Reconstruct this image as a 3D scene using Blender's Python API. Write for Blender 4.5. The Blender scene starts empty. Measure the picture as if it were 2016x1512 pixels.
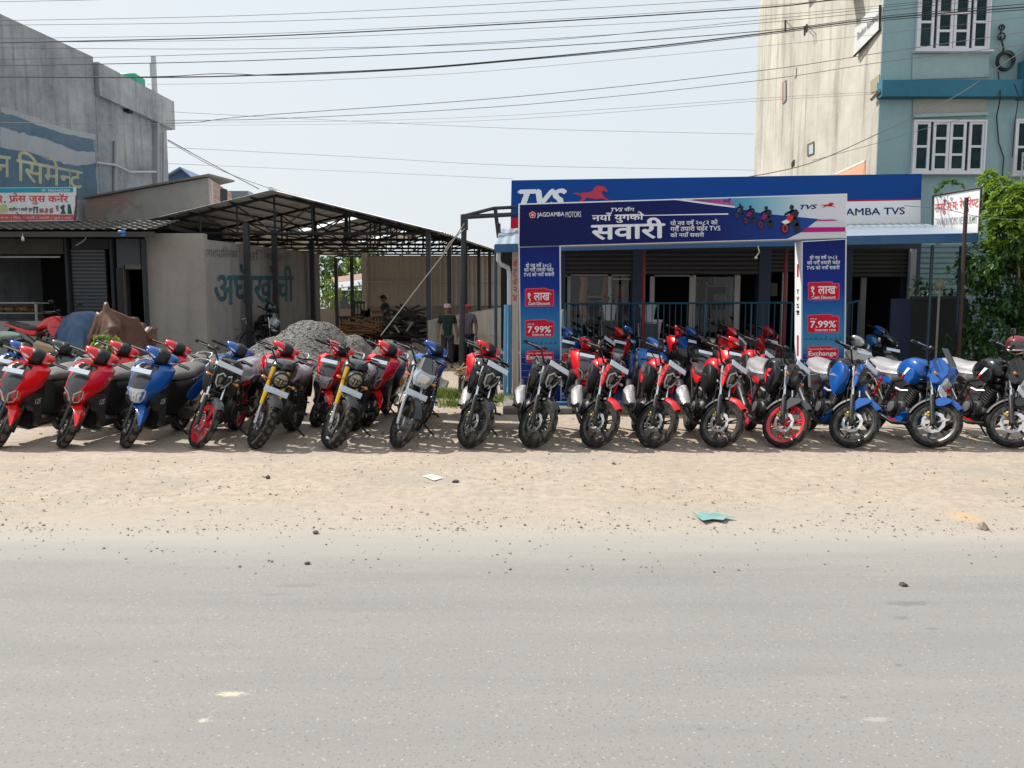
import bpy, bmesh, math, random
from mathutils import Vector, Matrix, noise
R = math.radians
SC = bpy.context.scene
COL = SC.collection
random.seed(11)
# ------------------------------------------------------------------ camera
FPX, CX, CY = 1515.0, 1008.0, 756.0
CAMH, PITCH = 1.72, math.atan(146 / 1515)
cd = bpy.data.cameras.new('camera')
cd.sensor_width = 36
cd.lens = 36 * FPX / 2016
cd.clip_start, cd.clip_end = 0.1, 2000
cam = bpy.data.objects.new('camera', cd)
cam.location = (0, 0, CAMH)
cam.rotation_euler = (math.pi / 2 - PITCH, 0, 0)
COL.objects.link(cam)
SC.camera = cam
# ------------------------------------------------------------------ world and sun
SUN_DIR = Vector((-0.62, 0.34, 0.86)).normalized()      # towards the sun: high, from behind the left buildings
ELEV = math.asin(SUN_DIR.z)
W = bpy.data.worlds.new('World')
SC.world = W
W.use_nodes = True
nt = W.node_tree
for n in list(nt.nodes): nt.nodes.remove(n)
sky = nt.nodes.new('ShaderNodeTexSky')
sky.sky_type = 'NISHITA'
sky.sun_disc = False
sky.sun_elevation = ELEV
sky.sun_rotation = math.atan2(SUN_DIR.x, SUN_DIR.y)
sky.dust_density = 4.0
sky.air_density = 1.2
sky.ozone_density = 1.5
mixn = nt.nodes.new('ShaderNodeMix'); mixn.data_type = 'RGBA'
mixn.inputs['Factor'].default_value = 0.86
mixn.inputs['B'].default_value = (6.6, 7.08, 7.4, 1)     # thin bright overcast
bg = nt.nodes.new('ShaderNodeBackground'); bg.inputs['Strength'].default_value = 0.10
wo = nt.nodes.new('ShaderNodeOutputWorld')
nt.links.new(sky.outputs['Color'], mixn.inputs['A'])
nt.links.new(mixn.outputs['Result'], bg.inputs['Color'])
nt.links.new(bg.outputs['Background'], wo.inputs['Surface'])
sl = bpy.data.lights.new('sun', 'SUN')
sl.energy, sl.angle, sl.color = 4.6, R(0.5), (1.0, 0.955, 0.89)
so = bpy.data.objects.new('sun', sl)
so.rotation_euler = SUN_DIR.to_track_quat('Z', 'Y').to_euler()
so.location = (-20, 15, 30)
COL.objects.link(so)
vs = SC.view_settings
vs.view_transform, vs.look = 'Standard', 'None'
vs.exposure, vs.gamma, vs.use_curve_mapping = 0.35, 1.0, False

# ------------------------------------------------------------------ picking points of the place
_FW = Vector((0, math.cos(PITCH), -math.sin(PITCH)))
_UP = Vector((0, math.sin(PITCH), math.cos(PITCH)))
_RT = Vector((1, 0, 0))
CAM = Vector((0, 0, CAMH))
def ray(px, py): return _FW + _RT * ((px - CX) / FPX) + _UP * ((CY - py) / FPX)
def at(px, py, Y):
    d = ray(px, py); return CAM + d * (Y / d.y)
def onz(px, py, z=0.0):
    d = ray(px, py); return CAM + d * ((z - CAMH) / d.z)
class Pl:
    """a flat face of some board or wall; hit() gives the point of that face seen at a photo pixel"""
    def __init__(s, a, b, c):
        s.p = Vector(a); s.n = (Vector(b) - s.p).cross(Vector(c) - s.p).normalized()
        if s.n.dot(CAM - s.p) < 0: s.n = -s.n
    def hit(s, px, py, off=0.0):
        d = ray(px, py); p0 = s.p + s.n * off
        return CAM + d * ((p0 - CAM).dot(s.n) / d.dot(s.n))

# ------------------------------------------------------------------ tagging
def tag(o, label=None, cat=None, group=None, kind=None):
    if label: o['label'] = label
    if cat: o['category'] = cat
    if group: o['group'] = group
    if kind: o['kind'] = kind
    return o
def empty(name, loc=(0, 0, 0), label=None, cat=None, group=None, rot=(0, 0, 0)):
    o = bpy.data.objects.new(name, None); o.empty_display_size = .2
    o.location = loc; o.rotation_euler = rot
    COL.objects.link(o)
    return tag(o, label, cat, group)

# ------------------------------------------------------------------ mesh builder
class MB:
    def __init__(s): s.v = []; s.f = []; s.M = Matrix.Identity(4)
    def add(s, vs, fs):
        b = len(s.v); M = s.M
        s.v += [M @ Vector(p) for p in vs]
        s.f += [tuple(b + i for i in f) for f in fs]
    def box(s, c, size, rot=None, b=0.0):
        hx, hy, hz = size[0] / 2, size[1] / 2, size[2] / 2
        m = Matrix.Translation(c)
        if rot is not None: m = m @ (rot if isinstance(rot, Matrix) else Matrix.Rotation(rot[2], 4, 'Z') @ Matrix.Rotation(rot[1], 4, 'Y') @ Matrix.Rotation(rot[0], 4, 'X'))
        if b <= 0:
            vs = [(x, y, z) for x in (-hx, hx) for y in (-hy, hy) for z in (-hz, hz)]
            fs = [(0, 1, 3, 2), (4, 6, 7, 5), (0, 4, 5, 1), (2, 3, 7, 6), (0, 2, 6, 4), (1, 5, 7, 3)]
        else:
            b = min(b, hx * .9, hy * .9, hz * .9)
            vs = []; ix = {}
            for x in (-1, 1):
                for y in (-1, 1):
                    for z in (-1, 1):
                        ix[(x, y, z)] = len(vs)
                        vs += [(x * hx, y * (hy - b), z * (hz - b)), (x * (hx - b), y * hy, z * (hz - b)), (x * (hx - b), y * (hy - b), z * hz)]
            fs = []
            for a in range(3):
                for sg in (-1, 1):
                    q = []
                    for (u, w) in ((-1, -1), (1, -1), (1, 1), (-1, 1)):
                        k = [0, 0, 0]; k[a] = sg; k[(a + 1) % 3] = u; k[(a + 2) % 3] = w
                        q.append(ix[tuple(k)] + a)
                    fs.append(tuple(q))
            for a in range(3):
                p, q = (a + 1) % 3, (a + 2) % 3
                for u in (-1, 1):
                    for w in (-1, 1):
                        k1 = [0, 0, 0]; k1[a] = -1; k1[p] = u; k1[q] = w
                        k2 = list(k1); k2[a] = 1
                        k1, k2 = tuple(k1), tuple(k2)
                        fs.append((ix[k1] + p, ix[k2] + p, ix[k2] + q, ix[k1] + q))
            for k, i in ix.items(): fs.append((i, i + 1, i + 2))
        s.add([m @ Vector(p) for p in vs], fs)
    def tube(s, pts, r, n=8, cap=True, flat=1.0):
        pts = [Vector(p) for p in pts]; k = len(pts)
        rs = r if isinstance(r, (list, tuple)) else [r] * k
        vs = []; up = None
        for i, p in enumerate(pts):
            t = (pts[min(i + 1, k - 1)] - pts[max(i - 1, 0)]).normalized()
            if up is None:
                up = Vector((0, 0, 1)) if abs(t.z) < .9 else Vector((1, 0, 0))
            a = t.cross(up).normalized(); bb = a.cross(t).normalized(); up = bb
            for j in range(n):
                q = 2 * math.pi * j / n
                vs.append(p + (a * math.cos(q) + bb * math.sin(q) * flat) * rs[i])
        fs = [(i * n + j, i * n + (j + 1) % n, (i + 1) * n + (j + 1) % n, (i + 1) * n + j) for i in range(k - 1) for j in range(n)]
        if cap: fs += [tuple(range(n))[::-1], tuple(range((k - 1) * n, k * n))]
        s.add(vs, fs)
    def ring(s, c, axis, R0, r, n=24, m=8):
        """torus"""
        c = Vector(c); axis = Vector(axis).normalized()
        u = axis.orthogonal().normalized(); w = axis.cross(u)
        vs = []
        for i in range(n):
            a = 2 * math.pi * i / n; d = u * math.cos(a) + w * math.sin(a)
            for j in range(m):
                b = 2 * math.pi * j / m
                vs.append(c + d * (R0 + r * math.cos(b)) + axis * r * math.sin(b))
        s.add(vs, [(i * m + j, i * m + (j + 1) % m, ((i + 1) % n) * m + (j + 1) % m, ((i + 1) % n) * m + j) for i in range(n) for j in range(m)])
    def lathe(s, c, axis, prof, n=24, closed=False, mod=None):
        """prof = [(radius, height along the axis)]"""
        c = Vector(c); axis = Vector(axis).normalized()
        u = Vector((0, 0, 1)) if abs(axis.z) < .9 else Vector((1, 0, 0))
        u = (u - axis * u.dot(axis)).normalized(); w = axis.cross(u)
        k = len(prof); vs = []
        for i in range(n):
            a = 2 * math.pi * i / n; d = u * math.cos(a) + w * math.sin(a)
            for j, (r, h) in enumerate(prof):
                if mod: r = mod(i, j, r, h)
                vs.append(c + d * r + axis * h)
        fs = [(i * k + j, ((i + 1) % n) * k + j, ((i + 1) % n) * k + j + 1, i * k + j + 1) for i in range(n) for j in range(k - 1)]
        if closed: fs += [(i * k + k - 1, ((i + 1) % n) * k + k - 1, ((i + 1) % n) * k, i * k) for i in range(n)]
        else:
            if prof[0][0] > 1e-6: fs.append(tuple(i * k for i in range(n)))
            if prof[-1][0] > 1e-6: fs.append(tuple(i * k + k - 1 for i in range(n))[::-1])
        s.add(vs, fs)
    def loft(s, secs, cap=True, wrap=True):
        n = len(secs[0]); k = len(secs)
        vs = [p for q in secs for p in q]
        fs = [(i * n + j, i * n + (j + 1) % n, (i + 1) * n + (j + 1) % n, (i + 1) * n + j) for i in range(k - 1) for j in range(n if wrap else n - 1)]
        if cap and wrap: fs += [tuple(range(n))[::-1], tuple(range((k - 1) * n, k * n))]
        s.add(vs, fs)
    def ball(s, c, r, nu=14, nv=9):
        r = r if isinstance(r, (tuple, list)) else (r, r, r)
        vs = [(c[0], c[1], c[2] + r[2])]
        for i in range(1, nv):
            t = math.pi * i / nv
            for j in range(nu):
                a = 2 * math.pi * j / nu
                vs.append((c[0] + r[0] * math.sin(t) * math.cos(a), c[1] + r[1] * math.sin(t) * math.sin(a), c[2] + r[2] * math.cos(t)))
        vs.append((c[0], c[1], c[2] - r[2])); e = len(vs) - 1
        fs = [(0, 1 + j, 1 + (j + 1) % nu) for j in range(nu)]
        for i in range(nv - 2):
            fs += [(1 + i * nu + j, 1 + (i + 1) * nu + j, 1 + (i + 1) * nu + (j + 1) % nu, 1 + i * nu + (j + 1) % nu) for j in range(nu)]
        b = 1 + (nv - 2) * nu
        fs += [(e, b + (j + 1) % nu, b + j) for j in range(nu)]
        s.add(vs, fs)
    def prism(s, pts, d):
        """closed 3-D polygon pushed along the vector d"""
        n = len(pts); d = Vector(d)
        vs = [Vector(p) for p in pts] + [Vector(p) + d for p in pts]
        s.add(vs, [tuple(range(n))[::-1], tuple(range(n, 2 * n))] + [(i, (i + 1) % n, n + (i + 1) % n, n + i) for i in range(n)])
    def mesh(s, name, smooth=40, norm=True):
        me = bpy.data.meshes.new(name)
        me.from_pydata([tuple(p) for p in s.v], [], s.f)
        if norm:
            b = bmesh.new(); b.from_mesh(me)
            bmesh.ops.recalc_face_normals(b, faces=b.faces)
            b.to_mesh(me); b.free()
        if smooth:
            me.polygons.foreach_set('use_smooth', [True] * len(me.polygons))
            me.set_sharp_from_angle(angle=R(smooth))
        me.update()
        return me
    def build(s, name, m, parent=None, smooth=40, norm=True, loc=None):
        me = s.mesh(name, smooth, norm)
        return link(name, me, m, parent)
ABS = set()
def link(name, me, m, parent=None):
    if m is not None:
        me.materials.clear(); me.materials.append(m)
    o = bpy.data.objects.new(name, me); COL.objects.link(o)
    if parent is not None:
        o.parent = parent
        if parent.name in ABS: o.matrix_parent_inverse = Matrix.LocRotScale(parent.location, parent.rotation_euler, None).inverted()
    return o
def group_at(name, loc, label, cat, group=None):
    """a thing whose parts are written in world coordinates"""
    o = empty(name, loc, label, cat, group)
    ABS.add(o.name)
    return o
def sup(cx, cy, cz, hx, hz, n=16, e=2.4, plane='xz', top=None):
    """super-ellipse loop around (cx,cy,cz) across the y axis (xz) or flat (xy); top flattens the upper half"""
    out = []
    for i in range(n):
        a = 2 * math.pi * i / n; c, q = math.cos(a), math.sin(a)
        x = math.copysign(abs(c) ** (2 / e), c) * hx; z = math.copysign(abs(q) ** (2 / e), q) * hz
        if top is not None and z > 0: z *= top
        out.append((cx + x, cy, cz + z) if plane == 'xz' else (cx + x, cy + z, cz))
    return out

# ------------------------------------------------------------------ materials
MAT = {}
def nodes(name):
    m = bpy.data.materials.new(name); m.use_nodes = True
    t = m.node_tree; b = t.nodes['Principled BSDF']
    return m, t, b
def N(t, kind, **kw):
    n = t.nodes.new(kind)
    for k, v in kw.items():
        if k in n.inputs: n.inputs[k].default_value = v
        else: setattr(n, k, v)
    return n
def ramp(t, fac, stops):
    r = t.nodes.new('ShaderNodeValToRGB'); e = r.color_ramp.elements
    while len(e) < len(stops): e.new(.5)
    for i, (p, c) in enumerate(stops):
        e[i].position = p; e[i].color = (c, c, c, 1) if isinstance(c, (int, float)) else (*c, 1)
    t.links.new(fac, r.inputs['Fac']); return r.outputs['Color']
def mixc(t, fac, a, b):
    m = t.nodes.new('ShaderNodeMix'); m.data_type = 'RGBA'
    for k, v in (('Factor', fac), ('A', a), ('B', b)):
        if isinstance(v, (int, float)): m.inputs[k].default_value = v
        elif isinstance(v, (tuple, list)): m.inputs[k].default_value = (*v, 1)
        else: t.links.new(v, m.inputs[k])
    return m.outputs['Result']
def coord(t, scale=(1, 1, 1), kind='Object', rot=(0, 0, 0)):
    c = t.nodes.new('ShaderNodeTexCoord'); mp = t.nodes.new('ShaderNodeMapping')
    mp.inputs['Scale'].default_value = scale; mp.inputs['Rotation'].default_value = rot
    t.links.new(c.outputs[kind], mp.inputs['Vector']); return mp.outputs['Vector']
def tex(t, vec, scale, detail=4, rough=.6, out='Fac', dist=0.0):
    n = N(t, 'ShaderNodeTexNoise', Scale=scale, Detail=detail, Roughness=rough, Distortion=dist)
    t.links.new(vec, n.inputs['Vector']); return n.outputs[out]
def bump(t, b, h, strength=.3, dist=.02):
    n = N(t, 'ShaderNodeBump', Strength=strength, Distance=dist)
    t.links.new(h, n.inputs['Height']); t.links.new(n.outputs['Normal'], b.inputs['Normal'])
def mat(name, col, rough=.5, metal=0.0, coat=0.0, var=.12, scale=6.0, dirt=None, bmp=0.0, spec=.5, alpha=1.0, trans=0.0):
    """general surface: base colour with a little unevenness, optional dust colour"""
    if name in MAT: return MAT[name]
    m, t, b = nodes(name)
    v = coord(t)
    f = tex(t, v, scale)
    lo = tuple(c * (1 - var) for c in col); hi = tuple(min(1, c * (1 + var)) for c in col)
    c = mixc(t, f, lo, hi)
    if dirt:
        dc, amt, ds = dirt
        df = ramp(t, tex(t, v, ds, 6, .65), [(.5 - amt * .35, 0.0), (.72, min(1, amt * 1.4))])
        c = mixc(t, df, c, dc)
    t.links.new(c, b.inputs['Base Color'])
    b.inputs['Roughness'].default_value = rough
    b.inputs['Metallic'].default_value = metal
    b.inputs['Coat Weight'].default_value = coat
    b.inputs['Coat Roughness'].default_value = .06
    b.inputs['Specular IOR Level'].default_value = spec
    b.inputs['Alpha'].default_value = alpha
    b.inputs['Transmission Weight'].default_value = trans
    if bmp: bump(t, b, tex(t, v, scale * 4, 6), bmp, .01)
    MAT[name] = m
    return m
DUST = (.42, .34, .25)
def paint(name, col): return mat('paint_' + name, col, .25, 0, .6, .06, 8, (DUST, .0, 9), spec=.35)
RED = paint('red', (.60, .006, .010)); BLUE = paint('blue', (.004, .080, .33)); LBLUE = paint('light_blue', (.01, .15, .50))
BLACK = paint('black', (.006, .006, .007)); GREY = paint('grey', (.05, .052, .056)); SILV = mat('silver_paint', (.42, .44, .46), .3, .4, .4)
NAVY = paint('navy', (.015, .04, .22))
PLAST = mat('black_plastic', (.008, .008, .009), .42, dirt=(DUST, -.02, 7), spec=.35)
DKGREY = mat('dark_grey_plastic', (.026, .026, .028), .42, dirt=(DUST, .02, 7), spec=.4)
RUBBER = mat('tyre_rubber', (.009, .009, .009), .75, dirt=((.16, .13, .10), .14, 16), spec=.3)
TREAD = mat('dusty_tread', (.055, .047, .038), .9, var=.4, scale=9, dirt=((.20, .16, .12), .25, 7), spec=.2)
SEAT = mat('seat_vinyl', (.035, .034, .034), .5, bmp=.12, scale=30)
SEATGREY = mat('dusty_seat', (.115, .105, .097), .6, bmp=.1, scale=14, var=.2)
CHROME = mat('chrome', (.72, .72, .74), .12, 1.0)
STEEL = mat('steel', (.42, .42, .43), .32, .9)
DSTEEL = mat('dark_steel', (.03, .03, .032), .4, .5)
ALU = mat('cast_alloy', (.22, .22, .225), .45, .7, dirt=(DUST, .15, 20))
ENGINE = mat('engine_black', (.012, .012, .013), .45, .3, dirt=(DUST, .04, 14))
GOLD = mat('gold_fork', (.72, .42, .035), .28, .55, .3)
BRASS = mat('caliper_gold', (.55, .42, .13), .4, .6)
LENS = mat('headlamp_lens', (.55, .58, .6), .08, .55, 1.0)
DLENS = mat('dark_lens', (.05, .055, .06), .06, .3, 1.0)
AMBER = mat('amber_lens', (.75, .25, .04), .15, 0, .8)
REDLENS = mat('red_lens', (.5, .01, .01), .15, 0, .8)
PLATE = mat('plate_white', (.62, .68, .78), .4, var=.05)
SMOKE = mat('smoked_screen', (.03, .032, .035), .08, 0, 1.0)
WRAP = mat('plastic_wrap', (.37, .36, .37), .22, 0, .4, .22, 11, bmp=.9)
RIMB = mat('rim_black', (.02, .02, .022), .35, .2, .3, dirt=(DUST, .18, 12))
RIMR = mat('rim_red', (.6, .012, .03), .3, 0, .5)
WHITEP = mat('white_print', (.78, .8, .82), .45, var=.03)
# ================================================================== two-wheelers
# local frame: x = the rider's left, y = towards the rear, z = up, front tyre touches the ground at the origin
def steer(ang, rake, y0):
    a = Vector((0, math.sin(rake), math.cos(rake))); p = Vector((0, y0, 0))
    return Matrix.Translation(p) @ Matrix.Rotation(ang, 4, a) @ Matrix.Translation(-p)
def copy_tree(o, parent=None):
    c = o.copy(); COL.objects.link(c)
    if parent is not None: c.parent = parent
    for ch in o.children: copy_tree(ch, c)
    return c
def P(b, name, m, parent, smooth=40):
    return b.build(name, m, parent, smooth)
def wheel(root, name, c, r, w, rb, rimmat, M, spokes=6, knob=False, disc=0, discr=.12, hubr=.045, twin=True):
    """rim with spokes > tyre, brake_disc"""
    d = r - rb
    b = MB(); b.M = M
    b.lathe(c, (1, 0, 0), [(rb + .004, -.36 * w), (rb - .012, -.33 * w), (rb - .034, -.20 * w), (rb - .034, .20 * w), (rb - .012, .33 * w), (rb + .004, .36 * w)], 40, closed=True)
    b.lathe(c, (1, 0, 0), [(.012, -.075), (.03, -.07), (hubr, -.045), (hubr * .85, 0), (hubr, .045), (.03, .07), (.012, .075)], 20)
    for i in range(spokes):
        a = 2 * math.pi * i / spokes
        for da in ((-.10, .10) if twin else (0,)):
            p0 = Vector((0, math.sin(a + da * .4), math.cos(a + da * .4))) * (hubr * .8); p1 = Vector((0, math.sin(a + da), math.cos(a + da))) * (rb - .02)
            mid = (p0 + p1) / 2; dv = p1 - p0
            rot = Matrix.Rotation(-math.atan2(dv.y, dv.z), 4, 'X')
            b.box(Vector(c) + mid, (.026, .016 if twin else .028, dv.length), rot, .005)
    rim = P(b, name, rimmat, root)
    t = MB(); t.M = M
    prof = [(rb, -.34), (rb + .22 * d, -.45), (rb + .55 * d, -.5), (rb + .78 * d, -.44), (r - .09 * d, -.31), (r - .015 * d, -.15), (r, 0), (r - .015 * d, .15), (r - .09 * d, .31), (rb + .78 * d, .44), (rb + .55 * d, .5), (rb + .22 * d, .45), (rb, .34)]
    prof = [(q, h * w) for q, h in prof]
    if knob:
        def mod(i, j, q, h):
            if 3 <= j <= 9:
                s = (i + (3 if j in (4, 8) else 0)) % 6
                if s < 2: return q - .014
            return q
        n = 114
    else:
        def mod(i, j, q, h):
            if 3 <= j <= 9:
                s = (i + abs(j - 6) * 2) % 8
                if s in (0, 1) and j != 6: return q - .012
            return q
        n = 96
    t.lathe(c, (1, 0, 0), prof, n, closed=True, mod=mod)
    ty = P(t, 'tyre', RUBBER, rim, 20)
    ty.data.materials.append(TREAD)
    kk = len(prof); low = lambda i, j: mod(i % n, j, 1.0, 0) < 1.0
    for i in range(n):
        for j in range(4, 8):
            if not (low(i, j) or low(i, j + 1) or low(i + 1, j) or low(i + 1, j + 1)): ty.data.polygons[i * (kk - 1) + j].material_index = 1
    if disc:
        k = MB(); k.M = M
        x = disc * .06
        k.lathe((c[0] + x, c[1], c[2]), (1, 0, 0), [(discr * .70, -.003), (discr, -.003), (discr, .003), (discr * .70, .003)], 60, closed=True, mod=lambda i, j, q, h: q - (.006 if (j in (1, 2) and i % 6 < 2) else 0))
        for i in range(5):
            a = 2 * math.pi * i / 5
            k.tube([Vector((c[0] + x, c[1], c[2])) + Vector((0, math.sin(a), math.cos(a))) * .045, Vector((c[0] + x, c[1], c[2])) + Vector((0, math.sin(a + .25), math.cos(a + .25))) * discr * .74], .008, 6)
            k.ball((c[0] + x + disc * .006, c[1] + math.sin(a + .25) * discr * .76, c[2] + math.cos(a + .25) * discr * .76), .008, 6, 4)
        P(k, 'brake_disc', STEEL, rim)
    return rim
def fender(c, Rr, a0, a1, w, M, n=14, flare=0.0, lip=.03, tip=1.0):
    b = MB(); b.M = M
    secs = []
    for i in range(n + 1):
        f = i / n; a = R(a0 + (a1 - a0) * f)
        ww = w * (1 - (1 - tip) * (abs(f - .5) * 2) ** 2) / 2
        d = Vector((0, -math.cos(a), math.sin(a)))
        rr = Rr + flare * f
        loop = []
        for (x, q) in ((-1, -lip), (-.93, -.006), (-.55, .012), (0, .02), (.55, .012), (.93, -.006), (1, -lip), (.9, -lip), (.84, -.012), (.5, .006), (0, .013), (-.5, .006), (-.84, -.012), (-.9, -lip)):
            loop.append(Vector(c) + d * (rr + q) + Vector((x * ww, 0, 0)))
        secs.append(loop)
    b.loft(secs)
    return b
def shield(out, y0, depth, bulge, T, top=.8):
    """faceted nose from an outline (x,z): flat back, bulging front, T places it"""
    cx = sum(p[0] for p in out) / len(out); cz = sum(p[1] for p in out) / len(out)
    def sc(k, y): return [T @ Vector((cx + (p[0] - cx) * k, y, cz + (p[1] - cz) * k)) for p in out]
    return [sc(top, y0 + depth), sc(.97, y0 + .012), sc(1, y0), sc(.93, y0 - bulge * .45), sc(.68, y0 - bulge * .8), sc(.34, y0 - bulge)]
def smoothloop(pts, k=2):
    for _ in range(k):
        q = []
        for i in range(len(pts)):
            a, b = Vector(pts[i]), Vector(pts[(i + 1) % len(pts)])
            q += [a * .75 + b * .25, a * .25 + b * .75]
        pts = q
    return pts
TILT = lambda y, z, deg: Matrix.Translation((0, y, z)) @ Matrix.Rotation(R(deg), 4, 'X')
def plate(root, M, y, z, w=.29, h=.068, tilt=-18, x=0):
    b = MB(); b.M = M @ Matrix.Translation((x, 0, 0)) @ TILT(y, z, tilt)
    b.box((0, 0, 0), (w, .008, h), None, .002)
    return P(b, 'number_plate', PLATE, root)
def drape(root, name, loops, m=None):
    """crumpled thin plastic over something: loops = closed rings, pushed about by noise"""
    b = MB()
    out = []
    for i, lp in enumerate(loops):
        q = []
        for p in lp:
            p = Vector(p); nn = noise.noise_vector(p * 7 + Vector((1, 5, 2))) * .028 + noise.noise_vector(p * 17 + Vector((3, 1, 7))) * .018 + noise.noise_vector(p * 41) * .007
            q.append(p + nn)
        out.append(q)
    b.loft(out)
    return P(b, name, m or WRAP, root, 30)

def motorcycle(name, label, V):
    kind = V['kind']; col = V['col']; fcol = V.get('fender', col); rimm = V.get('rim', RIMB)
    root = empty(name, (0, 0, 0), label, 'motorcycle', V.get('group', 'motorcycles parked in the front row'))
    L = 1.33; r = .297 if kind != 'ronin' else .305; w = .082; rb = .234
    if kind == 'ronin': w = .118; rb = .222
    ang = R(V.get('steer', 40)); M = steer(ang, R(26), -.09)
    I = Matrix.Identity(4)
    axis_y = lambda z: (z - r) * .488
    # ---- steering half
    wheel(root, 'front_wheel', (0, 0, r), r, w, rb, rimm, M, 5 if kind == 'commuter' else 6, kind == 'ronin', 0 if kind == 'commuter' else -1, .125 if kind != 'rtr2v' else .135, .07 if kind == 'commuter' else .045, kind in ('ap4v', 'raider'))
    for s in (-1, 1):
        b = MB(); b.M = M; x = s * .092
        if kind == 'ronin':
            b.tube([(x, axis_y(.50), .50), (x, axis_y(.93), .93)], .029, 12)
            P(b, 'fork_leg', GOLD, root)
            b = MB(); b.M = M
            b.tube([(x, -.012, r - .02), (x, axis_y(.40) - .0, .40), (x, axis_y(.52), .52)], [.026, .021, .02], 10)
            b.box((x, 0, r), (.03, .06, .07), None, .012)
            P(b, 'fork_slider', STEEL, root)
        else:
            up = CHROME
            b.tube([(x, axis_y(.56), .56), (x, axis_y(.94), .94)], .0175, 10)
            P(b, 'fork_leg', up, root)
            b = MB(); b.M = M
            b.tube([(x, -.015, r - .03), (x, axis_y(.38), .38), (x, axis_y(.58), .58), (x, axis_y(.60), .60)], [.024, .025, .027, .022], 10)
            b.box((x, 0, r), (.034, .05, .06), None, .01)
            P(b, 'fork_slider', V.get('slider', DKGREY), root)
    b = MB(); b.M = M
    b.tube([(-.1, 0, r), (.1, 0, r)], .011, 8)
    P(b, 'axle', DSTEEL, root)
    b = MB(); b.M = M
    b.box((0, axis_y(.66) + .03, .66), (.23, .07, .035), (R(-26), 0, 0), .01)
    b.box((0, axis_y(.93) + .03, .935), (.23, .08, .03), (R(-26), 0, 0), .01)
    b.tube([(0, axis_y(.60) + .055, .60), (0, axis_y(.98) + .055, .98)], .028, 10)
    P(b, 'triple_clamp', DSTEEL, root)
    if kind != 'commuter':
        b = MB(); b.M = M
        b.box((-.066, .085, r + .075), (.045, .06, .085), (R(28), 0, 0), .012)
        b.ball((-.09, .085, r + .085), .02, 8, 5); b.ball((-.09, .1, r + .05), .016, 8, 5)
        P(b, 'brake_caliper', BRASS, root)
    else:
        b = MB(); b.M = M
        b.lathe((0, 0, r), (1, 0, 0), [(.03, -.062), (.085, -.055), (.09, 0), (.085, .04), (.03, .05)], 20)
        P(b, 'drum_hub', ALU, root)
    b = MB(); b.M = M
    b.tube([(-.1, .09, r + .1), (-.125, .16, r + .2), (-.12, .22, .66), (-.13, .24, .80), (-.2, .34, .97), (-.26, .4, 1.02)], .006, 6)
    b.tube([(.1, .02, r + .05), (.11, .1, r + .22), (.1, .18, .72), (.09, .26, .92)], .005, 6)
    b.tube([(-.06, .3, 1.0), (-.03, .2, .95), (.05, .26, .84), (.07, .4, .8)], .007, 6)
    b.tube([(.1, .32, 1.02), (.16, .2, .95), (.1, .24, .82), (.02, .42, .8)], .006, 6)
    P(b, 'cable', PLAST, root)
    # fender
    fr = r + .03
    if kind == 'commuter':
        fender((0, 0, r), fr, 28, 158, .135, M, lip=.05).build('front_fender', fcol, root)
    elif kind == 'ronin':
        fender((0, 0, r), fr + .012, 52, 128, .15, M, lip=.035).build('front_fender', fcol, root)
    else:
        fo = fender((0, 0, r), fr, 52, 98, .12, M, lip=.04, tip=.7).build('front_fender', fcol, root)
        if kind == 'ap4v' or kind == 'rtr2v':
            b = MB(); b.M = M
            for s in (-1, 1):
                b.loft([smoothloop([Vector((s * x, -.10, r + .30)), Vector((s * x, -.05, r + .33)), Vector((s * x, .10, r + .28)), Vector((s * x, .06, r + .10 if kind == 'ap4v' else r + .2)), Vector((s * x, .0, r + .20))], 1) for x in (.062, .085)])
            P(b, 'fender_side', fcol, fo)
        fender((0, 0, r), fr - .006, 98, 176, .11, M, lip=.03).build('rear_mudflap', PLAST, fo)
    # handlebar
    b = MB(); b.M = M
    hz = .0
    HU = .05; b.M = M @ Matrix.Translation((0, 0, HU)); b.tube([(-.37, .52, 1.045), (-.27, .47, 1.055), (-.17, .40, 1.045), (-.07, .375, .985 - HU), (.07, .375, .985 - HU), (.17, .40, 1.045), (.27, .47, 1.055), (.37, .52, 1.045)], .0115, 8); M0 = M; M = M @ Matrix.Translation((0, 0, HU))
    hb = P(b, 'handlebar', DSTEEL, root)
    for s in (-1, 1):
        b = MB(); b.M = M
        b.tube([(s * .25, .458, 1.056), (s * .26, .463, 1.056), (s * .38, .525, 1.044), (s * .385, .528, 1.044)], [.012, .019, .018, .021], 10)
        P(b, 'grip', PLAST, hb)
        b = MB(); b.M = M
        b.box((s * .225, .43, 1.052), (.07, .05, .05), (0, 0, s * .45), .012)
        P(b, 'switch_pod', PLAST, hb)
        b = MB(); b.M = M
        b.tube([(s * .20, .405, 1.06), (s * .25, .395, 1.065), (s * .33, .435, 1.05), (s * .37, .455, 1.045)], [.011, .008, .0065, .009], 6, flat=.8)
        P(b, 'lever', STEEL, hb)
    b = MB(); b.M = M
    b.box((-.17, .375, 1.085), (.06, .045, .04), (0, 0, -.3), .01)
    P(b, 'brake_reservoir', DSTEEL, hb)
    if V.get('mirror'):
        for s in (-1, 1):
            b = MB(); b.M = M
            b.tube([(s * .22, .42, 1.06), (s * .25, .36, 1.17), (s * .3, .36, 1.22)], .006, 6)
            b.ball((s * .32, .37, 1.24), (.065, .018, .04), 12, 8)
            P(b, 'mirror', PLAST, hb)
            b = MB(); b.M = M
            b.ball((s * .32, .385, 1.241), (.056, .008, .033), 12, 6)
            P(b, 'mirror_glass', CHROME, hb)
    M = M0
    # instrument
    b = MB(); b.M = M
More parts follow.
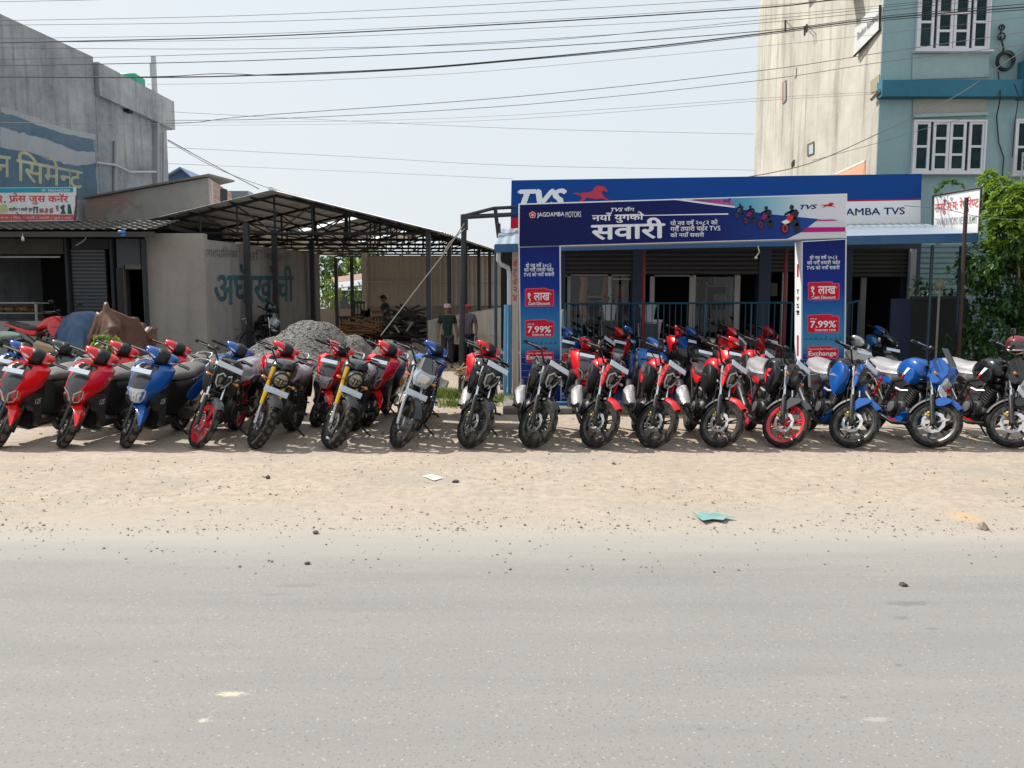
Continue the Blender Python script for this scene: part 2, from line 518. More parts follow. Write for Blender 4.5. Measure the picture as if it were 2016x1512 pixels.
    if kind == 'ronin':
        b.lathe((.09, .30, 1.0), (0, .45, .9), [(.0, -.05), (.05, -.04), (.058, .0), (.06, .02), (.05, .024), (.0, .02)], 20)
        P(b, 'instrument', PLAST, root)
    elif kind != 'rtr2v':
        b.loft([[Vector((x * k, y, z)) for (x, y, z) in ((-.08, .31, 1.05), (.08, .31, 1.05), (.085, .24, 1.0), (.06, .22, .95), (-.06, .22, .95), (-.085, .24, 1.0))] for k in (1, )] + [[Vector((x * .8, y + .05, z - .03)) for (x, y, z) in ((-.08, .31, 1.05), (.08, .31, 1.05), (.085, .24, 1.0), (.06, .22, .95), (-.06, .22, .95), (-.085, .24, 1.0))]])
        P(b, 'instrument', PLAST, root)
    # headlight
    if kind in ('raider', 'ap4v'):
        T = TILT(.185, .86, 14)
        if kind == 'raider':
            out = [(-.085, .11), (.085, .11), (.118, .03), (.085, -.10), (.025, -.145), (-.025, -.145), (-.085, -.10), (-.118, .03)]
        else:
            out = [(-.09, .12), (.09, .12), (.125, .05), (.10, -.09), (.03, -.13), (-.03, -.13), (-.10, -.09), (-.125, .05)]
        b = MB(); b.M = M
        b.loft(shield(out, 0, .13, .05, T))
        hl = P(b, 'headlight', V.get('cowl', BLACK), root, 30)
        b = MB(); b.M = M @ T
        if kind == 'raider':      # grey light-guide outline of the lamp, two lenses
            for s in (-1, 1):
                pts = [(s * .016, -.060, .055), (s * .055, -.050, .075), (s * .09, -.030, .015), (s * .068, -.040, -.07), (s * .024, -.052, -.115), (s * .014, -.060, -.07)]
                b.tube(pts, .012, 6)
            P(b, 'daylight_strip', SILV, hl)
            b = MB(); b.M = M @ T
            for s in (-1, 1):
                b.loft([[Vector((s * x, y, z)) for (x, y, z) in ((.02, -.05, .02), (.05, -.045, .035), (.07, -.034, 0), (.052, -.04, -.06), (.022, -.05, -.08))], [Vector((s * (.042 + (x - .042) * .8), y - .012, z * .8 - .005)) for (x, y, z) in ((.02, -.05, .02), (.05, -.045, .035), (.07, -.034, 0), (.052, -.04, -.06), (.022, -.05, -.08))]])
            P(b, 'lens', DLENS, hl)
        else:
            b.loft(shield([(-.075, .03), (.075, .03), (.085, 0), (.06, -.085), (-.06, -.085), (-.085, 0)], -.035, .02, .022, Matrix.Identity(4), .98))
            P(b, 'lens', DLENS, hl)
            b = MB(); b.M = M @ T
            for s in (-1, 1): b.tube([(s * .012, -.062, .075), (s * .05, -.05, .085), (s * .085, -.02, .06)], .009, 6)
            P(b, 'daylight_strip', SILV, hl)
        b = MB(); b.M = M
        for s in (-1, 1):
            k = 1.0 if kind == 'raider' else 1.25
            b.loft([[Vector((s * x, y, z)) for (y, z) in smoothloop([Vector((p[0], p[1])) for p in ((.17, .99), (.23, .985), (.245, .90), (.215, .80), (.165, .70), (.15, .72), (.175, .84))], 1)] for x in (.107, .107 + .022 * k)])
        P(b, 'headlight_trim', V.get('trim', col), hl, 30)
        plate(root, M, .155, 1.01, .33, .064)
        b = MB(); b.M = M @ TILT(.172, 1.055, -18); b.box((0, 0, 0), (.20, .012, .034), None, .004); ph = P(b, 'plate_holder', PLAST, root)
        me = textmesh('TVS', .016, .02, .25); TT_ = M @ TILT(.172, 1.055, -18) @ Matrix.Translation((-.02, -.0075, -.008)) @ Matrix.Rotation(math.pi / 2, 4, 'X')
        for v_ in me.vertices: v_.co = TT_ @ v_.co
        link('lettering', me, WHITEP, ph)
        for s in (-1, 1):
            b = MB(); b.prism([Vector((s * .179, y, z)) for y, z in ((.33, .80), (.45, .83), (.57, .80), (.46, .80))], (s * .003, 0, 0))
            P(b, 'side_stripe', SILV if col is not RED else GREY, root)
    elif kind == 'ronin':
        T = TILT(.15, .845, 8)
        b = MB(); b.M = M @ T
        b.lathe((0, 0, 0), (0, -1, 0), [(.0, -.13), (.06, -.12), (.098, -.05), (.105, 0), (.105, .035), (.09, .04), (.088, .02)], 28)
        hl = P(b, 'headlight', PLAST, root)
        b = MB(); b.M = M @ T
        b.lathe((0, 0, 0), (0, -1, 0), [(.088, .018), (.07, .034), (.035, .042), (.0, .044)], 28)
        P(b, 'lens', mat('lamp_glass', (.30, .27, .20), .1, .2, 1.0), hl)
        b = MB(); b.M = M @ T
        b.tube([(-.065, -.05, .02), (.065, -.05, .02)], .006, 6)
        for s in (-1, 1): b.tube([(s * .022, -.05, .02), (s * .018, -.05, -.06)], .006, 6); b.tube([(s * .03, -.049, -.035), (s * .07, -.045, -.02)], .005, 6)
        P(b, 'daylight_strip', PLAST, hl)
        plate(root, M, .10, .70, .30, .07, -8)
    elif kind == 'rtr2v':
        T = TILT(.12, .86, 14)
        b = MB(); b.M = M
        out = [(-.10, .14), (-.05, .17), (.05, .17), (.10, .14), (.15, .03), (.11, -.11), (.0, -.16), (-.11, -.11), (-.15, .03)]
        b.loft(shield(out, 0, .17, .055, T, .9))
        hl = P(b, 'headlight', col, root, 30)
        b = MB(); b.M = M @ T
        b.loft(shield([(-.095, .0), (.095, .0), (.11, -.03), (.07, -.12), (0, -.135), (-.07, -.12), (-.11, -.03)], -.04, .02, .03, Matrix.Identity(4), .98))
        P(b, 'lens', LENS, hl)
        b = MB(); b.M = M
        lo = [Vector((-.105, .10, .99)), Vector((-.06, .05, 1.0)), Vector((.06, .05, 1.0)), Vector((.105, .10, .99))]
        hi = [Vector((-.075, .30, 1.20)), Vector((-.04, .255, 1.22)), Vector((.04, .255, 1.22)), Vector((.075, .30, 1.20))]
        b.loft([lo + [p + Vector((0, .012, 0)) for p in lo[::-1]], hi + [p + Vector((0, .012, 0)) for p in hi[::-1]]])
        P(b, 'windscreen', SMOKE, hl)
        b = MB(); b.M = M
        for s in (-1, 1):
            b.loft([[Vector((s * x, p.x, p.y)) for p in smoothloop([Vector((.06, .92)), Vector((.2, 1.06)), Vector((.33, 1.02)), Vector((.30, .86)), Vector((.2, .72)), Vector((.12, .76))], 1)] for x in (.11, .145)])
        P(b, 'fairing', col, hl, 30)
        plate(root, M, .09, .69, .30, .07, -8)
    else:
        T = TILT(.10, .86, 12)
        b = MB(); b.M = M
        out = [(-.112, .10), (.112, .10), (.118, .0), (.088, -.105), (-.088, -.105), (-.118, .0)]
        b.loft(shield(out, 0, .15, .03, T))
        hl = P(b, 'headlight', mat('pale_blue_cowl', (.42, .5, .6), .3, .1, .6), root, 30)
        b = MB(); b.M = M @ T
        b.loft(shield([(-.088, .07), (.088, .07), (.094, .0), (.07, -.085), (-.07, -.085), (-.094, .0)], -.02, .015, .03, Matrix.Identity(4), .98))
        P(b, 'lens', LENS, hl)
        b = MB(); b.M = M
        lo = [Vector((-.13, .16, .94)), Vector((-.10, .08, .95)), Vector((0, .055, .96)), Vector((.10, .08, .95)), Vector((.13, .16, .94))]
        hi = [Vector((-.095, .25, 1.06)), Vector((-.07, .19, 1.10)), Vector((0, .17, 1.115)), Vector((.07, .19, 1.10)), Vector((.095, .25, 1.06))]
        b.loft([lo + [p + Vector((0, .02, 0)) for p in lo[::-1]], hi + [p + Vector((0, .012, 0)) for p in hi[::-1]]])
        P(b, 'windscreen', SMOKE, hl)
        plate(root, M, .09, .66, .30, .07, -8)
    for s in (-1, 1):
        b = MB(); b.M = M
        z = .84 if kind != 'ronin' else .80
        b.tube([(s * .10, .2, z), (s * .17, .19, z)], .008, 6)
        b.ball((s * .19, .185, z), (.03, .02, .018), 8, 6)
        P(b, 'indicator', AMBER if not V.get('wrapped') else WRAP, root)
    # ---- chassis half
    b = MB()
    for s in (-1, 1):
        b.tube([(s * .03, .33, .86), (s * .1, .5, .78), (s * .12, .85, .70), (s * .13, .95, .42), (s * .11, .9, .3)], .018, 8)
        b.tube([(s * .03, .36, .72), (s * .08, .44, .45), (s * .1, .55, .24), (s * .11, .9, .24)], .016, 8)
        b.tube([(s * .11, .9, .68), (s * .1, 1.5, .80)], .014, 6)
        b.tube([(s * .12, .95, .42), (s * .1, 1.45, .78)], .012, 6)
    P(b, 'frame', DSTEEL, root)
    b = MB()
    b.box((0, .66, .37), (.27, .36, .24), None, .04)
    b.box((0, .48, .33), (.2, .12, .2), None, .03)
    for k in range(7):
        b.box((0, .50 - k * .012, .49 + k * .028), (.20, .19, .013), (R(20), 0, 0), .004)
    b.box((0, .41, .70), (.15, .15, .07), (R(20), 0, 0), .02)
    for s in (-1, 1):
        b.lathe((s * .135, .68, .37), (s, 0, 0), [(.11, 0), (.105, .025), (.06, .04), (0, .042)], 20)
    P(b, 'engine', ENGINE, root)
    b = MB()
    b.lathe((-.176, .66, .38), (-1, 0, 0), [(.07, 0), (.066, .012), (.03, .018), (0, .018)], 18)
    P(b, 'engine_cover', ALU, root)
    b = MB(); b.box((.165, .78, .33), (.03, .09, .06), None, .01); P(b, 'sprocket_cover', ALU, root)
    b = MB(); b.tube([(-.12, .75, .62), (-.1, .66, .6), (-.05, .56, .62)], .02, 8); P(b, 'intake_pipe', ALU, root)
    b = MB()
    b.tube([(-.03, .38, .64), (-.05, .28, .56), (-.06, .28, .38), (-.09, .36, .22), (-.14, .6, .19), (-.165, .85, .24), (-.175, 1.0, .32)], [.02, .021, .021, .022, .024, .03, .04], 10)
    b.tube([(-.175, .98, .31), (-.18, 1.05, .35), (-.20, 1.42, .56), (-.205, 1.52, .61)], [.04, .052, .056, .046], 14)
    ex = P(b, 'exhaust', V.get('exhaust', DSTEEL), root)
    if V.get('wrapped'):
        rings = []
        for f, q in ((-.02, .058), (.12, .082), (.4, .088), (.62, .082), (.72, .064)):
            c = Vector((-.18, 1.0, .32)).lerp(Vector((-.205, 1.5, .6)), f)
            rings.append([c + Vector((math.cos(t) * q, -math.sin(t) * q * .45, math.sin(t) * q * (1.1 if abs(math.cos(t)) < .7 else 1))) * 1.0 for t in [2 * math.pi * j / 18 for j in range(18)]])
        drape(ex, 'muffler_wrap', rings)
    # tank
    b = MB()
    wd = {'raider': 1.0, 'ap4v': 1.1, 'rtr2v': 1.12, 'ronin': .95, 'commuter': .95}[kind]
    sec = [(.33, .875, .06, .05), (.37, .89, .115, .09), (.45, .905, .15, .125), (.58, .91, .160, .125), (.73, .89, .145, .11), (.85, .855, .105, .08), (.96, .815, .08, .045)]
    b.loft([sup(0, y, cz, hx * wd, hz, 20, 3.1, top=1.05) for y, cz, hx, hz in sec])
    tk = P(b, 'fuel_tank', V.get('tank', col), root)
    b = MB()
    b.lathe((0, .52, 1.0), (0, 0, 1), [(.045, 0), (.045, .008), (.03, .014), (0, .014)], 16)
    P(b, 'fuel_cap', DSTEEL, tk)
    if kind == 'rtr2v':
        b = MB(); b.loft([sup(0, y, cz, hx, hz, 16, 3) for y, cz, hx, hz in ((.56, .99, .05, .05), (.62, .965, .12, .085), (.75, .935, .13, .08), (.88, .875, .10, .07), (.95, .83, .07, .05))]); P(b, 'tank_pad', PLAST, tk)
        for s in (-1, 1):
            b = MB(); b.prism([Vector((s * .181, y, z)) for y, z in ((.44, .885), (.50, .895), (.575, .80), (.56, .775))], (s * .006, 0, 0)); P(b, 'white_decal', WHITEP if V.get('accent') else GREY, tk)
    if kind in ('raider', 'ap4v', 'rtr2v'):
        for s in (-1, 1):
            b = MB()
            pr = {'raider': ((.25, .80), (.33, .93), (.50, .97), (.66, .88), (.62, .72), (.50, .60), (.36, .58), (.28, .68)),
                  'ap4v': ((.20, .84), (.28, .96), (.46, .985), (.64, .90), (.60, .76), (.46, .62), (.33, .56), (.25, .66)),
                  'rtr2v': ((.36, .80), (.40, .88), (.52, .92), (.64, .86), (.58, .74), (.46, .70), (.40, .70))}[kind]
            lp = smoothloop([Vector(p) for p in pr], 1)
            cy = sum(p.x for p in lp) / len(lp); cz = sum(p.y for p in lp) / len(lp)
            b.loft([[Vector((s * x, cy + (p.x - cy) * k, cz + (p.y - cz) * k)) for p in lp] for x, k in ((.07, .92), (.13, 1), (.160, .985), (.172, .90), (.178, .62))])
            P(b, 'tank_shroud', V.get('shroud', col), tk, 32)
        if V.get('accent'):
            b = MB()
            for s in (-1, 1):
                b.prism([Vector((s * .166, .30, .90)), Vector((s * .182, .44, .89)), Vector((s * .184, .52, .80)), Vector((s * .182, .42, .70)), Vector((s * .180, .44, .82))] if kind != 'rtr2v' else [Vector((s * .169, .5, .86)), Vector((s * .183, .54, .78)), Vector((s * .178, .60, .74)), Vector((s * .17, .60, .77)), Vector((s * .18, .56, .82))], (s * .007, 0, 0))
            P(b, 'decal', V['accent'], tk)
    # seat and tail
    b = MB()
    b.loft([sup(0, y, cz, hx, hz, 16, 3) for y, cz, hx, hz in ((.88, .80, .07, .03), (.95, .80, .10, .05), (1.1, .795, .125, .055), (1.22, .81, .125, .06), (1.28, .85, .12, .05), (1.45, .87, .11, .045), (1.58, .88, .08, .03))])
    P(b, 'seat', SEAT, root)
    b = MB()
    b.loft([sup(0, y, cz, hx, hz, 14, 3) for y, cz, hx, hz in ((.92, .70, .12, .06), (1.05, .71, .135, .07), (1.3, .77, .125, .06), (1.5, .83, .10, .05), (1.68, .88, .06, .03))])
    tl = P(b, 'tail_panel', V.get('tail', col), root)
    b = MB(); b.box((0, 1.68, .86), (.1, .05, .05), (R(20), 0, 0), .012)
    P(b, 'tail_lamp', REDLENS, tl)
    b = MB()
    for s in (-1, 1): b.tube([(s * .1, 1.35, .86), (s * .13, 1.5, .92), (s * .09, 1.66, .95), (0, 1.69, .955)], .013, 8)
    P(b, 'grab_rail', DSTEEL, tl)
    b = MB()
    b.loft([sup(0, y, z, hx, .012, 10, 3) for y, z, hx in ((1.52, .80, .08), (1.66, .68, .075), (1.74, .52, .07), (1.76, .44, .06))])
    P(b, 'rear_fender', PLAST, root)
    # rear wheel
    wheel(root, 'rear_wheel', (0, L, r), r, w * 1.25, rb, rimm, I, 6, kind == 'ronin', 0, .1, .06, False)
    b = MB()
    for s in (-1, 1):
        b.box((s * .105, 1.12, .335), (.035, .5, .05), (R(-4), 0, 0), .01)
    P(b, 'swingarm', DSTEEL, root)
    b = MB()
    pts = []
    if kind in ('rtr2v', 'commuter'):
        for s in (-1, 1):
            hel = [(s * .13 + math.cos(t) * .022, 1.2 + .06 * t / 40 + 0.0, .40 + t * .0085 + 0) for t in [i * .8 for i in range(48)]]
            hel = [(s * .13 + .026 * math.cos(i * .8), 1.26 - i * .0028 + .026 * math.sin(i * .8), .42 + i * .0065) for i in range(48)]
            b.tube(hel, .006, 5)
            b.tube([(s * .13, 1.28, .36), (s * .13, 1.12, .76)], .013, 8)
        P(b, 'shock', REDLENS if V.get('accent') else STEEL, root)
    else:
        b.tube([(.03, 1.0, .42), (.02, .93, .68)], .03, 10)
        P(b, 'shock', DSTEEL, root)
    b = MB()
    b.box((.12, 1.08, .40), (.02, .42, .05), (R(-4), 0, 0), .006)
    P(b, 'chain_guard', PLAST, root)
    b = MB()
    for s in (-1, 1):
        b = MB(); b.tube([(s * .11, .86, .33), (s * .23, .88, .345)], .012, 8); b.tube([(s * .22, .88, .346), (s * .29, .88, .35)], .016, 8)
        b.tube([(s * .13, .86, .33), (s * .15, .71, .29), (s * .195, .68, .30)], .009, 6)
        P(b, 'footpeg', DSTEEL, root)
        b = MB(); b.tube([(s * .12, 1.15, .46), (s * .22, 1.14, .46)], .011, 6); P(b, 'passenger_peg', DSTEEL, root)
    b = MB()
    b.tube([(.1, .80, .27), (.17, .82, .18), (.30, .86, .075), (.31, .87, .066)], .012, 8)
    b.box((.315, .87, .066), (.05, .045, .01), (0, R(11), 0), .003)
    P(b, 'side_stand', DSTEEL, root)
    if kind == 'rtr2v' or V.get('belly'):
        b = MB()
        for s in (-1, 1):
            b.loft([[Vector((s * x, p.x, p.y)) for p in smoothloop([Vector(q) for q in ((.36, .34), (.44, .36), (.72, .26), (.84, .24), (.78, .18), (.5, .17))], 1)] for x in (.08, .125)])
        P(b, 'belly_pan', V.get('belly', col), root, 30)
        if kind == 'rtr2v':
            b = MB()
            for s in (-1, 1): b.prism([Vector((s * .127, .50, .22)), Vector((s * .127, .72, .25)), Vector((s * .127, .80, .22)), Vector((s * .127, .55, .185))], (s * .003, 0, 0))
            P(b, 'belly_decal', V['accent'] if V.get('accent') else RED, root)
    cov = V.get('cover')
    if cov == 'seat':
        drape(root, 'plastic_cover', [[(0 + math.cos(t) * hx * (1 + (.18 if math.sin(t) < -.3 else 0)), y, cz + math.sin(t) * hz * (1 if math.sin(t) > 0 else 1.5 + .7 * math.sin(y * 9 + 1))) for t in [2 * math.pi * j / 30 for j in range(30)]] for y, cz, hx, hz in
              ((.80, .86, .10, .07), (.88, .86, .14, .11), (1.0, .85, .165, .12), (1.15, .85, .17, .12), (1.28, .87, .17, .11), (1.42, .89, .16, .11), (1.56, .90, .13, .10), (1.64, .90, .07, .06))])
    elif cov == 'tank':
        drape(root, 'plastic_cover', [[(math.cos(t) * hx, y, cz + math.sin(t) * hz) for t in [2 * math.pi * j / 22 for j in range(22)]] for y, cz, hx, hz in
              ((.52, .87, .13, .10), (.58, .88, .17, .14), (.72, .87, .17, .14), (.88, .84, .15, .12), (1.05, .82, .15, .10), (1.25, .84, .14, .10), (1.42, .87, .10, .07))])
    root.scale = (1.06, 1.06, 1.06)
    return root

def scooter(name, label, V):
    col = V['col']
    root = empty(name, (0, 0, 0), label, 'scooter', V.get('group', 'scooters parked in the front row'))
    r, w, rb, L = .236, .105, .15, 1.285
    ang = R(V.get('steer', 38)); M = steer(ang, R(27), -.08); I = Matrix.Identity(4)
    wheel(root, 'front_wheel', (0, 0, r), r, w, rb, V.get('rim', RIMB), M, 5, False, -1, .095, .04, False)
    ay = lambda z: (z - r) * .51
    for s in (-1, 1):
        b = MB(); b.M = M
        b.tube([(s * .085, 0, r - .02), (s * .085, ay(.42), .42), (s * .085, ay(.56), .56)], [.023, .024, .018], 10)
        P(b, 'fork_leg', DKGREY, root)
    b = MB(); b.M = M
    b.box((-.06, .07, r + .05), (.04, .05, .07), (R(30), 0, 0), .01)
    P(b, 'brake_caliper', BRASS, root)
    # fender: coloured nose wedge + black rear
    b = MB(); b.M = M; secs = []
    for i in range(9):
        f = i / 8; a = R(118 - 92 * f); dv = Vector((0, -math.cos(a), math.sin(a))); wd = .088 * (1 - f) ** .7 + .008; q = r + .055 - .03 * f
        secs.append([Vector((0, 0, r)) + dv * (q + h) + Vector((x * wd, 0, 0)) for x, h in ((-1, -.05 * (1 - f) - .012), (-.55, -.008), (0, .022), (.55, -.008), (1, -.05 * (1 - f) - .012), (.8, -.055 * (1 - f) - .016), (0, .0), (-.8, -.055 * (1 - f) - .016))])
    b.loft(secs); fo = b.build('front_fender', col, root, 20)
    fender((0, 0, r), r + .035, 100, 172, .16, M, lip=.10, tip=.9).build('fender_rear', PLAST, fo)
    # apron
    ZS = [.50, .54, .60, .66, .72, .79, .86, .92, .97]
    PR = {'yf': [.06, .00, -.04, -.045, -.03, .02, .09, .16, .24], 'hx': [.055, .088, .125, .158, .186, .208, .226, .232, .17], 'ys': [.20, .19, .18, .18, .20, .24, .29, .33, .36], 'yb': [.28, .30, .32, .34, .36, .38, .40, .42, .43]}
    def pv(k, z):
        z = max(ZS[0], min(ZS[-1], z))
        for i in range(len(ZS) - 1):
            if z <= ZS[i + 1]:
                f = (z - ZS[i]) / (ZS[i + 1] - ZS[i]); return PR[k][i] * (1 - f) + PR[k][i + 1] * f
        return PR[k][-1]
    def yfr(x, z):
        hx = pv('hx', z); q = min(1, abs(x) / hx); g = .14 * q / .56 if q < .56 else .14 + .86 * ((q - .56) / .44) ** 1.15; return pv('yf', z) + (pv('ys', z) - pv('yf', z)) * g
    b = MB(); secs = []
    XS = [-1, -.9, -.78, -.66, -.56, -.3, 0, .3, .56, .66, .78, .9, 1]
    for z in ZS:
        hx = pv('hx', z)
        secs.append([Vector((q * hx, yfr(q * hx, z), z)) for q in XS] + [Vector((hx * .96, pv('yb', z), z)), Vector((0, pv('yb', z) + .02, z)), Vector((-hx * .96, pv('yb', z), z))])
    b.loft(secs)
    ap = P(b, 'apron', col, root, 24)
    def patch(name, poly, m, off=.008, par=None, th=.012, sub=5):
        """panel lying on the apron: poly of (x,z) rows: [(z, xl, xr)...]"""
        rows = []
        for z, xl, xr in poly:
            rows.append([Vector((xl + (xr - xl) * i / sub, 0, z)) for i in range(sub + 1)])
        f = []; bk = []
        for row in rows:
            f.append([Vector((p.x, yfr(p.x, p.z) - off, p.z)) for p in row])
        b = MB(); loops = [rw + [p + Vector((0, th + off, 0)) for p in rw[::-1]] for rw in f]
        b.loft(loops)
        return P(b, name, m, par or ap, 35)
    hm = V.get('lamp', DLENS)
    hl = patch('headlight', [(.535, -.045, .045), (.57, -.07, .07), (.62, -.09, .09), (.68, -.108, .108), (.705, -.10, .10)], hm, .010)
    b = MB()
    for s in (-1, 1):
        pl = [(s * .10, .695), (s * .035, .645), (s * .018, .56)]
        b.tube([Vector((x, yfr(x, z) - .012, z)) for x, z in pl], .009, 6)
        pl = [(s * .108, .69), (s * .09, .61), (s * .058, .55), (s * .018, .543)]
        b.tube([Vector((x, yfr(x, z) - .009, z)) for x, z in pl], .007, 6)
    P(b, 'daylight_strip', SILV, hl)
    patch('top_cover', [(.875, -.05, .05), (.90, -.085, .085), (.93, -.12, .12), (.965, -.10, .10)], PLAST, .006)
    patch('visor', [(.705, -.05, .05), (.73, -.085, .085), (.79, -.105, .105), (.85, -.10, .10), (.885, -.085, .085)], SMOKE, .012)
    b = MB()
    for s in (-1, 1):
        b.loft([[Vector((s * x, p.x, p.y)) for p in smoothloop([Vector(q) for q in ((.10, .56), (.22, .66), (.40, .62), (.40, .46), (.46, .24), (.36, .22), (.30, .40))], 1)] for x in (.10, .175, .185)])
    lg = P(b, 'leg_shield', DKGREY, root, 35)
    for s in (-1, 1):
        badge(lg, '125', Vector((s * .188, .24 if s > 0 else .40, .52)), Vector((0, 1 if s > 0 else -1, .0)), Vector((0, 0, 1)), .06)
    b = MB()
    b.loft([[Vector((x, y, z)) for x, y in ((-hx, y0), (hx, y0), (hx, y1), (-hx, y1))] for z, hx, y0, y1 in ((.22, .12, .28, .48), (.4, .15, .26, .47), (.7, .17, .30, .45), (.94, .10, .34, .46))])
    P(b, 'inner_panel', PLAST, root)
    plate(root, I, .045, .905, .23, .06, -38)
    # turning head
    b = MB(); b.M = M
    b.tube([(0, ay(.5) + .06, .5), (0, ay(.98) + .06, .98)], .03, 8)
    b.tube([(-.345, .47, 1.03), (-.2, .43, 1.04), (0, .40, 1.03), (.2, .43, 1.04), (.345, .47, 1.03)], .012, 8)
    hb = P(b, 'handlebar', DSTEEL, root)
    b = MB(); b.M = M
    b.loft([[Vector((x, .385 + math.sin(t) * ry, zc + math.cos(t) * rz)) for t in [2 * math.pi * j / 18 for j in range(18)]] for x, ry, rz, zc in ((-.085, .09, .075, 1.045), (-.07, .115, .092, 1.05), (-.03, .135, .105, 1.052), (0, .14, .108, 1.053), (.03, .135, .105, 1.052), (.07, .115, .092, 1.05), (.085, .09, .075, 1.045))])
    P(b, 'meter_cowl', PLAST, hb)
    for s in (-1, 1):
        b = MB(); b.M = M
        b.loft([[Vector((s * x, yc + math.sin(t) * ry, zc + math.cos(t) * rz)) for t in [2 * math.pi * j / 14 for j in range(14)]] for x, yc, ry, rz, zc in ((.06, .385, .118, .088, 1.05), (.10, .375, .118, .078, 1.062), (.15, .38, .09, .055, 1.078), (.19, .40, .05, .028, 1.092), (.20, .41, .02, .01, 1.098))])
        hp = P(b, 'handlebar_cowl', col, hb, 35)
        b = MB(); b.M = M
        b.tube([(s * .085, .258, 1.045), (s * .13, .283, 1.055), (s * .175, .345, 1.078)], [.012, .014, .006], 6)
        P(b, 'indicator', LENS, hp)
        b = MB(); b.M = M
        b.tube([(s * .215, .435, 1.04), (s * .23, .44, 1.04), (s * .355, .475, 1.03), (s * .36, .476, 1.03)], [.014, .019, .018, .021], 10)
        P(b, 'grip', PLAST, hb)
        b = MB(); b.M = M
        b.tube([(s * .17, .39, 1.045), (s * .24, .385, 1.05), (s * .32, .42, 1.04), (s * .35, .43, 1.035)], [.011, .008, .0065, .009], 6)
        P(b, 'lever', DSTEEL if V.get('dark') else STEEL, hb)
    if V.get('mirror'):
        for s in (-1, 1):
            b = MB(); b.M = M
            b.tube([(s * .16, .42, 1.06), (s * .2, .40, 1.18), (s * .26, .40, 1.24)], .006, 6)
            b.ball((s * .29, .40, 1.27), (.065, .02, .045), 12, 8)
            P(b, 'mirror', PLAST, hb)
    # floor, body, seat
    b = MB()
    b.box((0, .64, .27), (.27, .44, .06), None, .02); b.box((0, .66, .20), (.16, .5, .1), None, .03)
    P(b, 'floorboard', PLAST, root)
    b = MB()
    b.loft([sup(0, y, cz, hx, hz, 18, 3) for y, cz, hx, hz in ((.78, .50, .12, .24), (.84, .52, .16, .25), (1.0, .56, .18, .22), (1.2, .62, .18, .18), (1.45, .70, .15, .12), (1.62, .76, .10, .07), (1.70, .79, .05, .03))])
    bd = P(b, 'body', V.get('body', PLAST), root)
    b = MB()
    for s in (-1, 1):
        b.loft([[Vector((s * x, p.x, p.y)) for p in smoothloop([Vector(q) for q in ((.92, .50), (.98, .63), (1.3, .74), (1.66, .83), (1.68, .79), (1.40, .60), (1.15, .46))], 1)] for x in (.09, .172, .188)])
    P(b, 'side_panel', col, bd, 35)
    b = MB()
    b.loft([sup(0, y, cz, hx, hz, 18, 2.8) for y, cz, hx, hz in ((.76, .77, .07, .03), (.82, .785, .125, .055), (.98, .79, .155, .06), (1.15, .80, .16, .06), (1.25, .83, .155, .06), (1.42, .85, .135, .055), (1.58, .86, .09, .035))])
    P(b, 'seat', SEATGREY, root)
    b = MB(); b.box((0, 1.70, .77), (.12, .05, .06), (R(20), 0, 0), .015)
    P(b, 'tail_lamp', REDLENS, bd)
    b = MB()
    b.tube([(-.1, 1.45, .82), (-.11, 1.62, .90), (-.07, 1.74, .92), (.07, 1.74, .92), (.11, 1.62, .90), (.1, 1.45, .82)], .013, 8)
    P(b, 'grab_rail', mat('rail_silver', (.5, .5, .5), .35, .6), bd)
    wheel(root, 'rear_wheel', (0, L, r), r, w, rb, RIMB, I, 5, False, 0, .1, .05, False)
    b = MB()
    b.box((.11, 1.12, .28), (.1, .42, .16), (R(-5), 0, 0), .04)
    b.box((0, .92, .3), (.2, .22, .18), None, .04)
    b.tube([(-.13, 1.0, .3), (-.16, 1.2, .33), (-.165, 1.55, .42)], [.04, .055, .05], 12)
    P(b, 'engine', ENGINE, root)
    b = MB()
    b.tube([(.09, .86, .24), (.16, .88, .15), (.27, .92, .07), (.28, .93, .06)], .012, 8)
    b.box((.285, .93, .058), (.05, .04, .01), (0, R(11), 0), .003)
    P(b, 'side_stand', DSTEEL, root)
    root.scale = (1.09, 1.09, 1.09)
    return root
def badge(parent, s, o, u, v, h):
    """small lettering on a panel"""
    me = textmesh(s, h, 0.0, .15)
    u = u.normalized(); v = v.normalized(); n = u.cross(v)
    for p in me.vertices:
        p.co = o + u * p.co.x + v * p.co.y + n * (p.co.z)
    return link('lettering', me, WHITEP, parent)
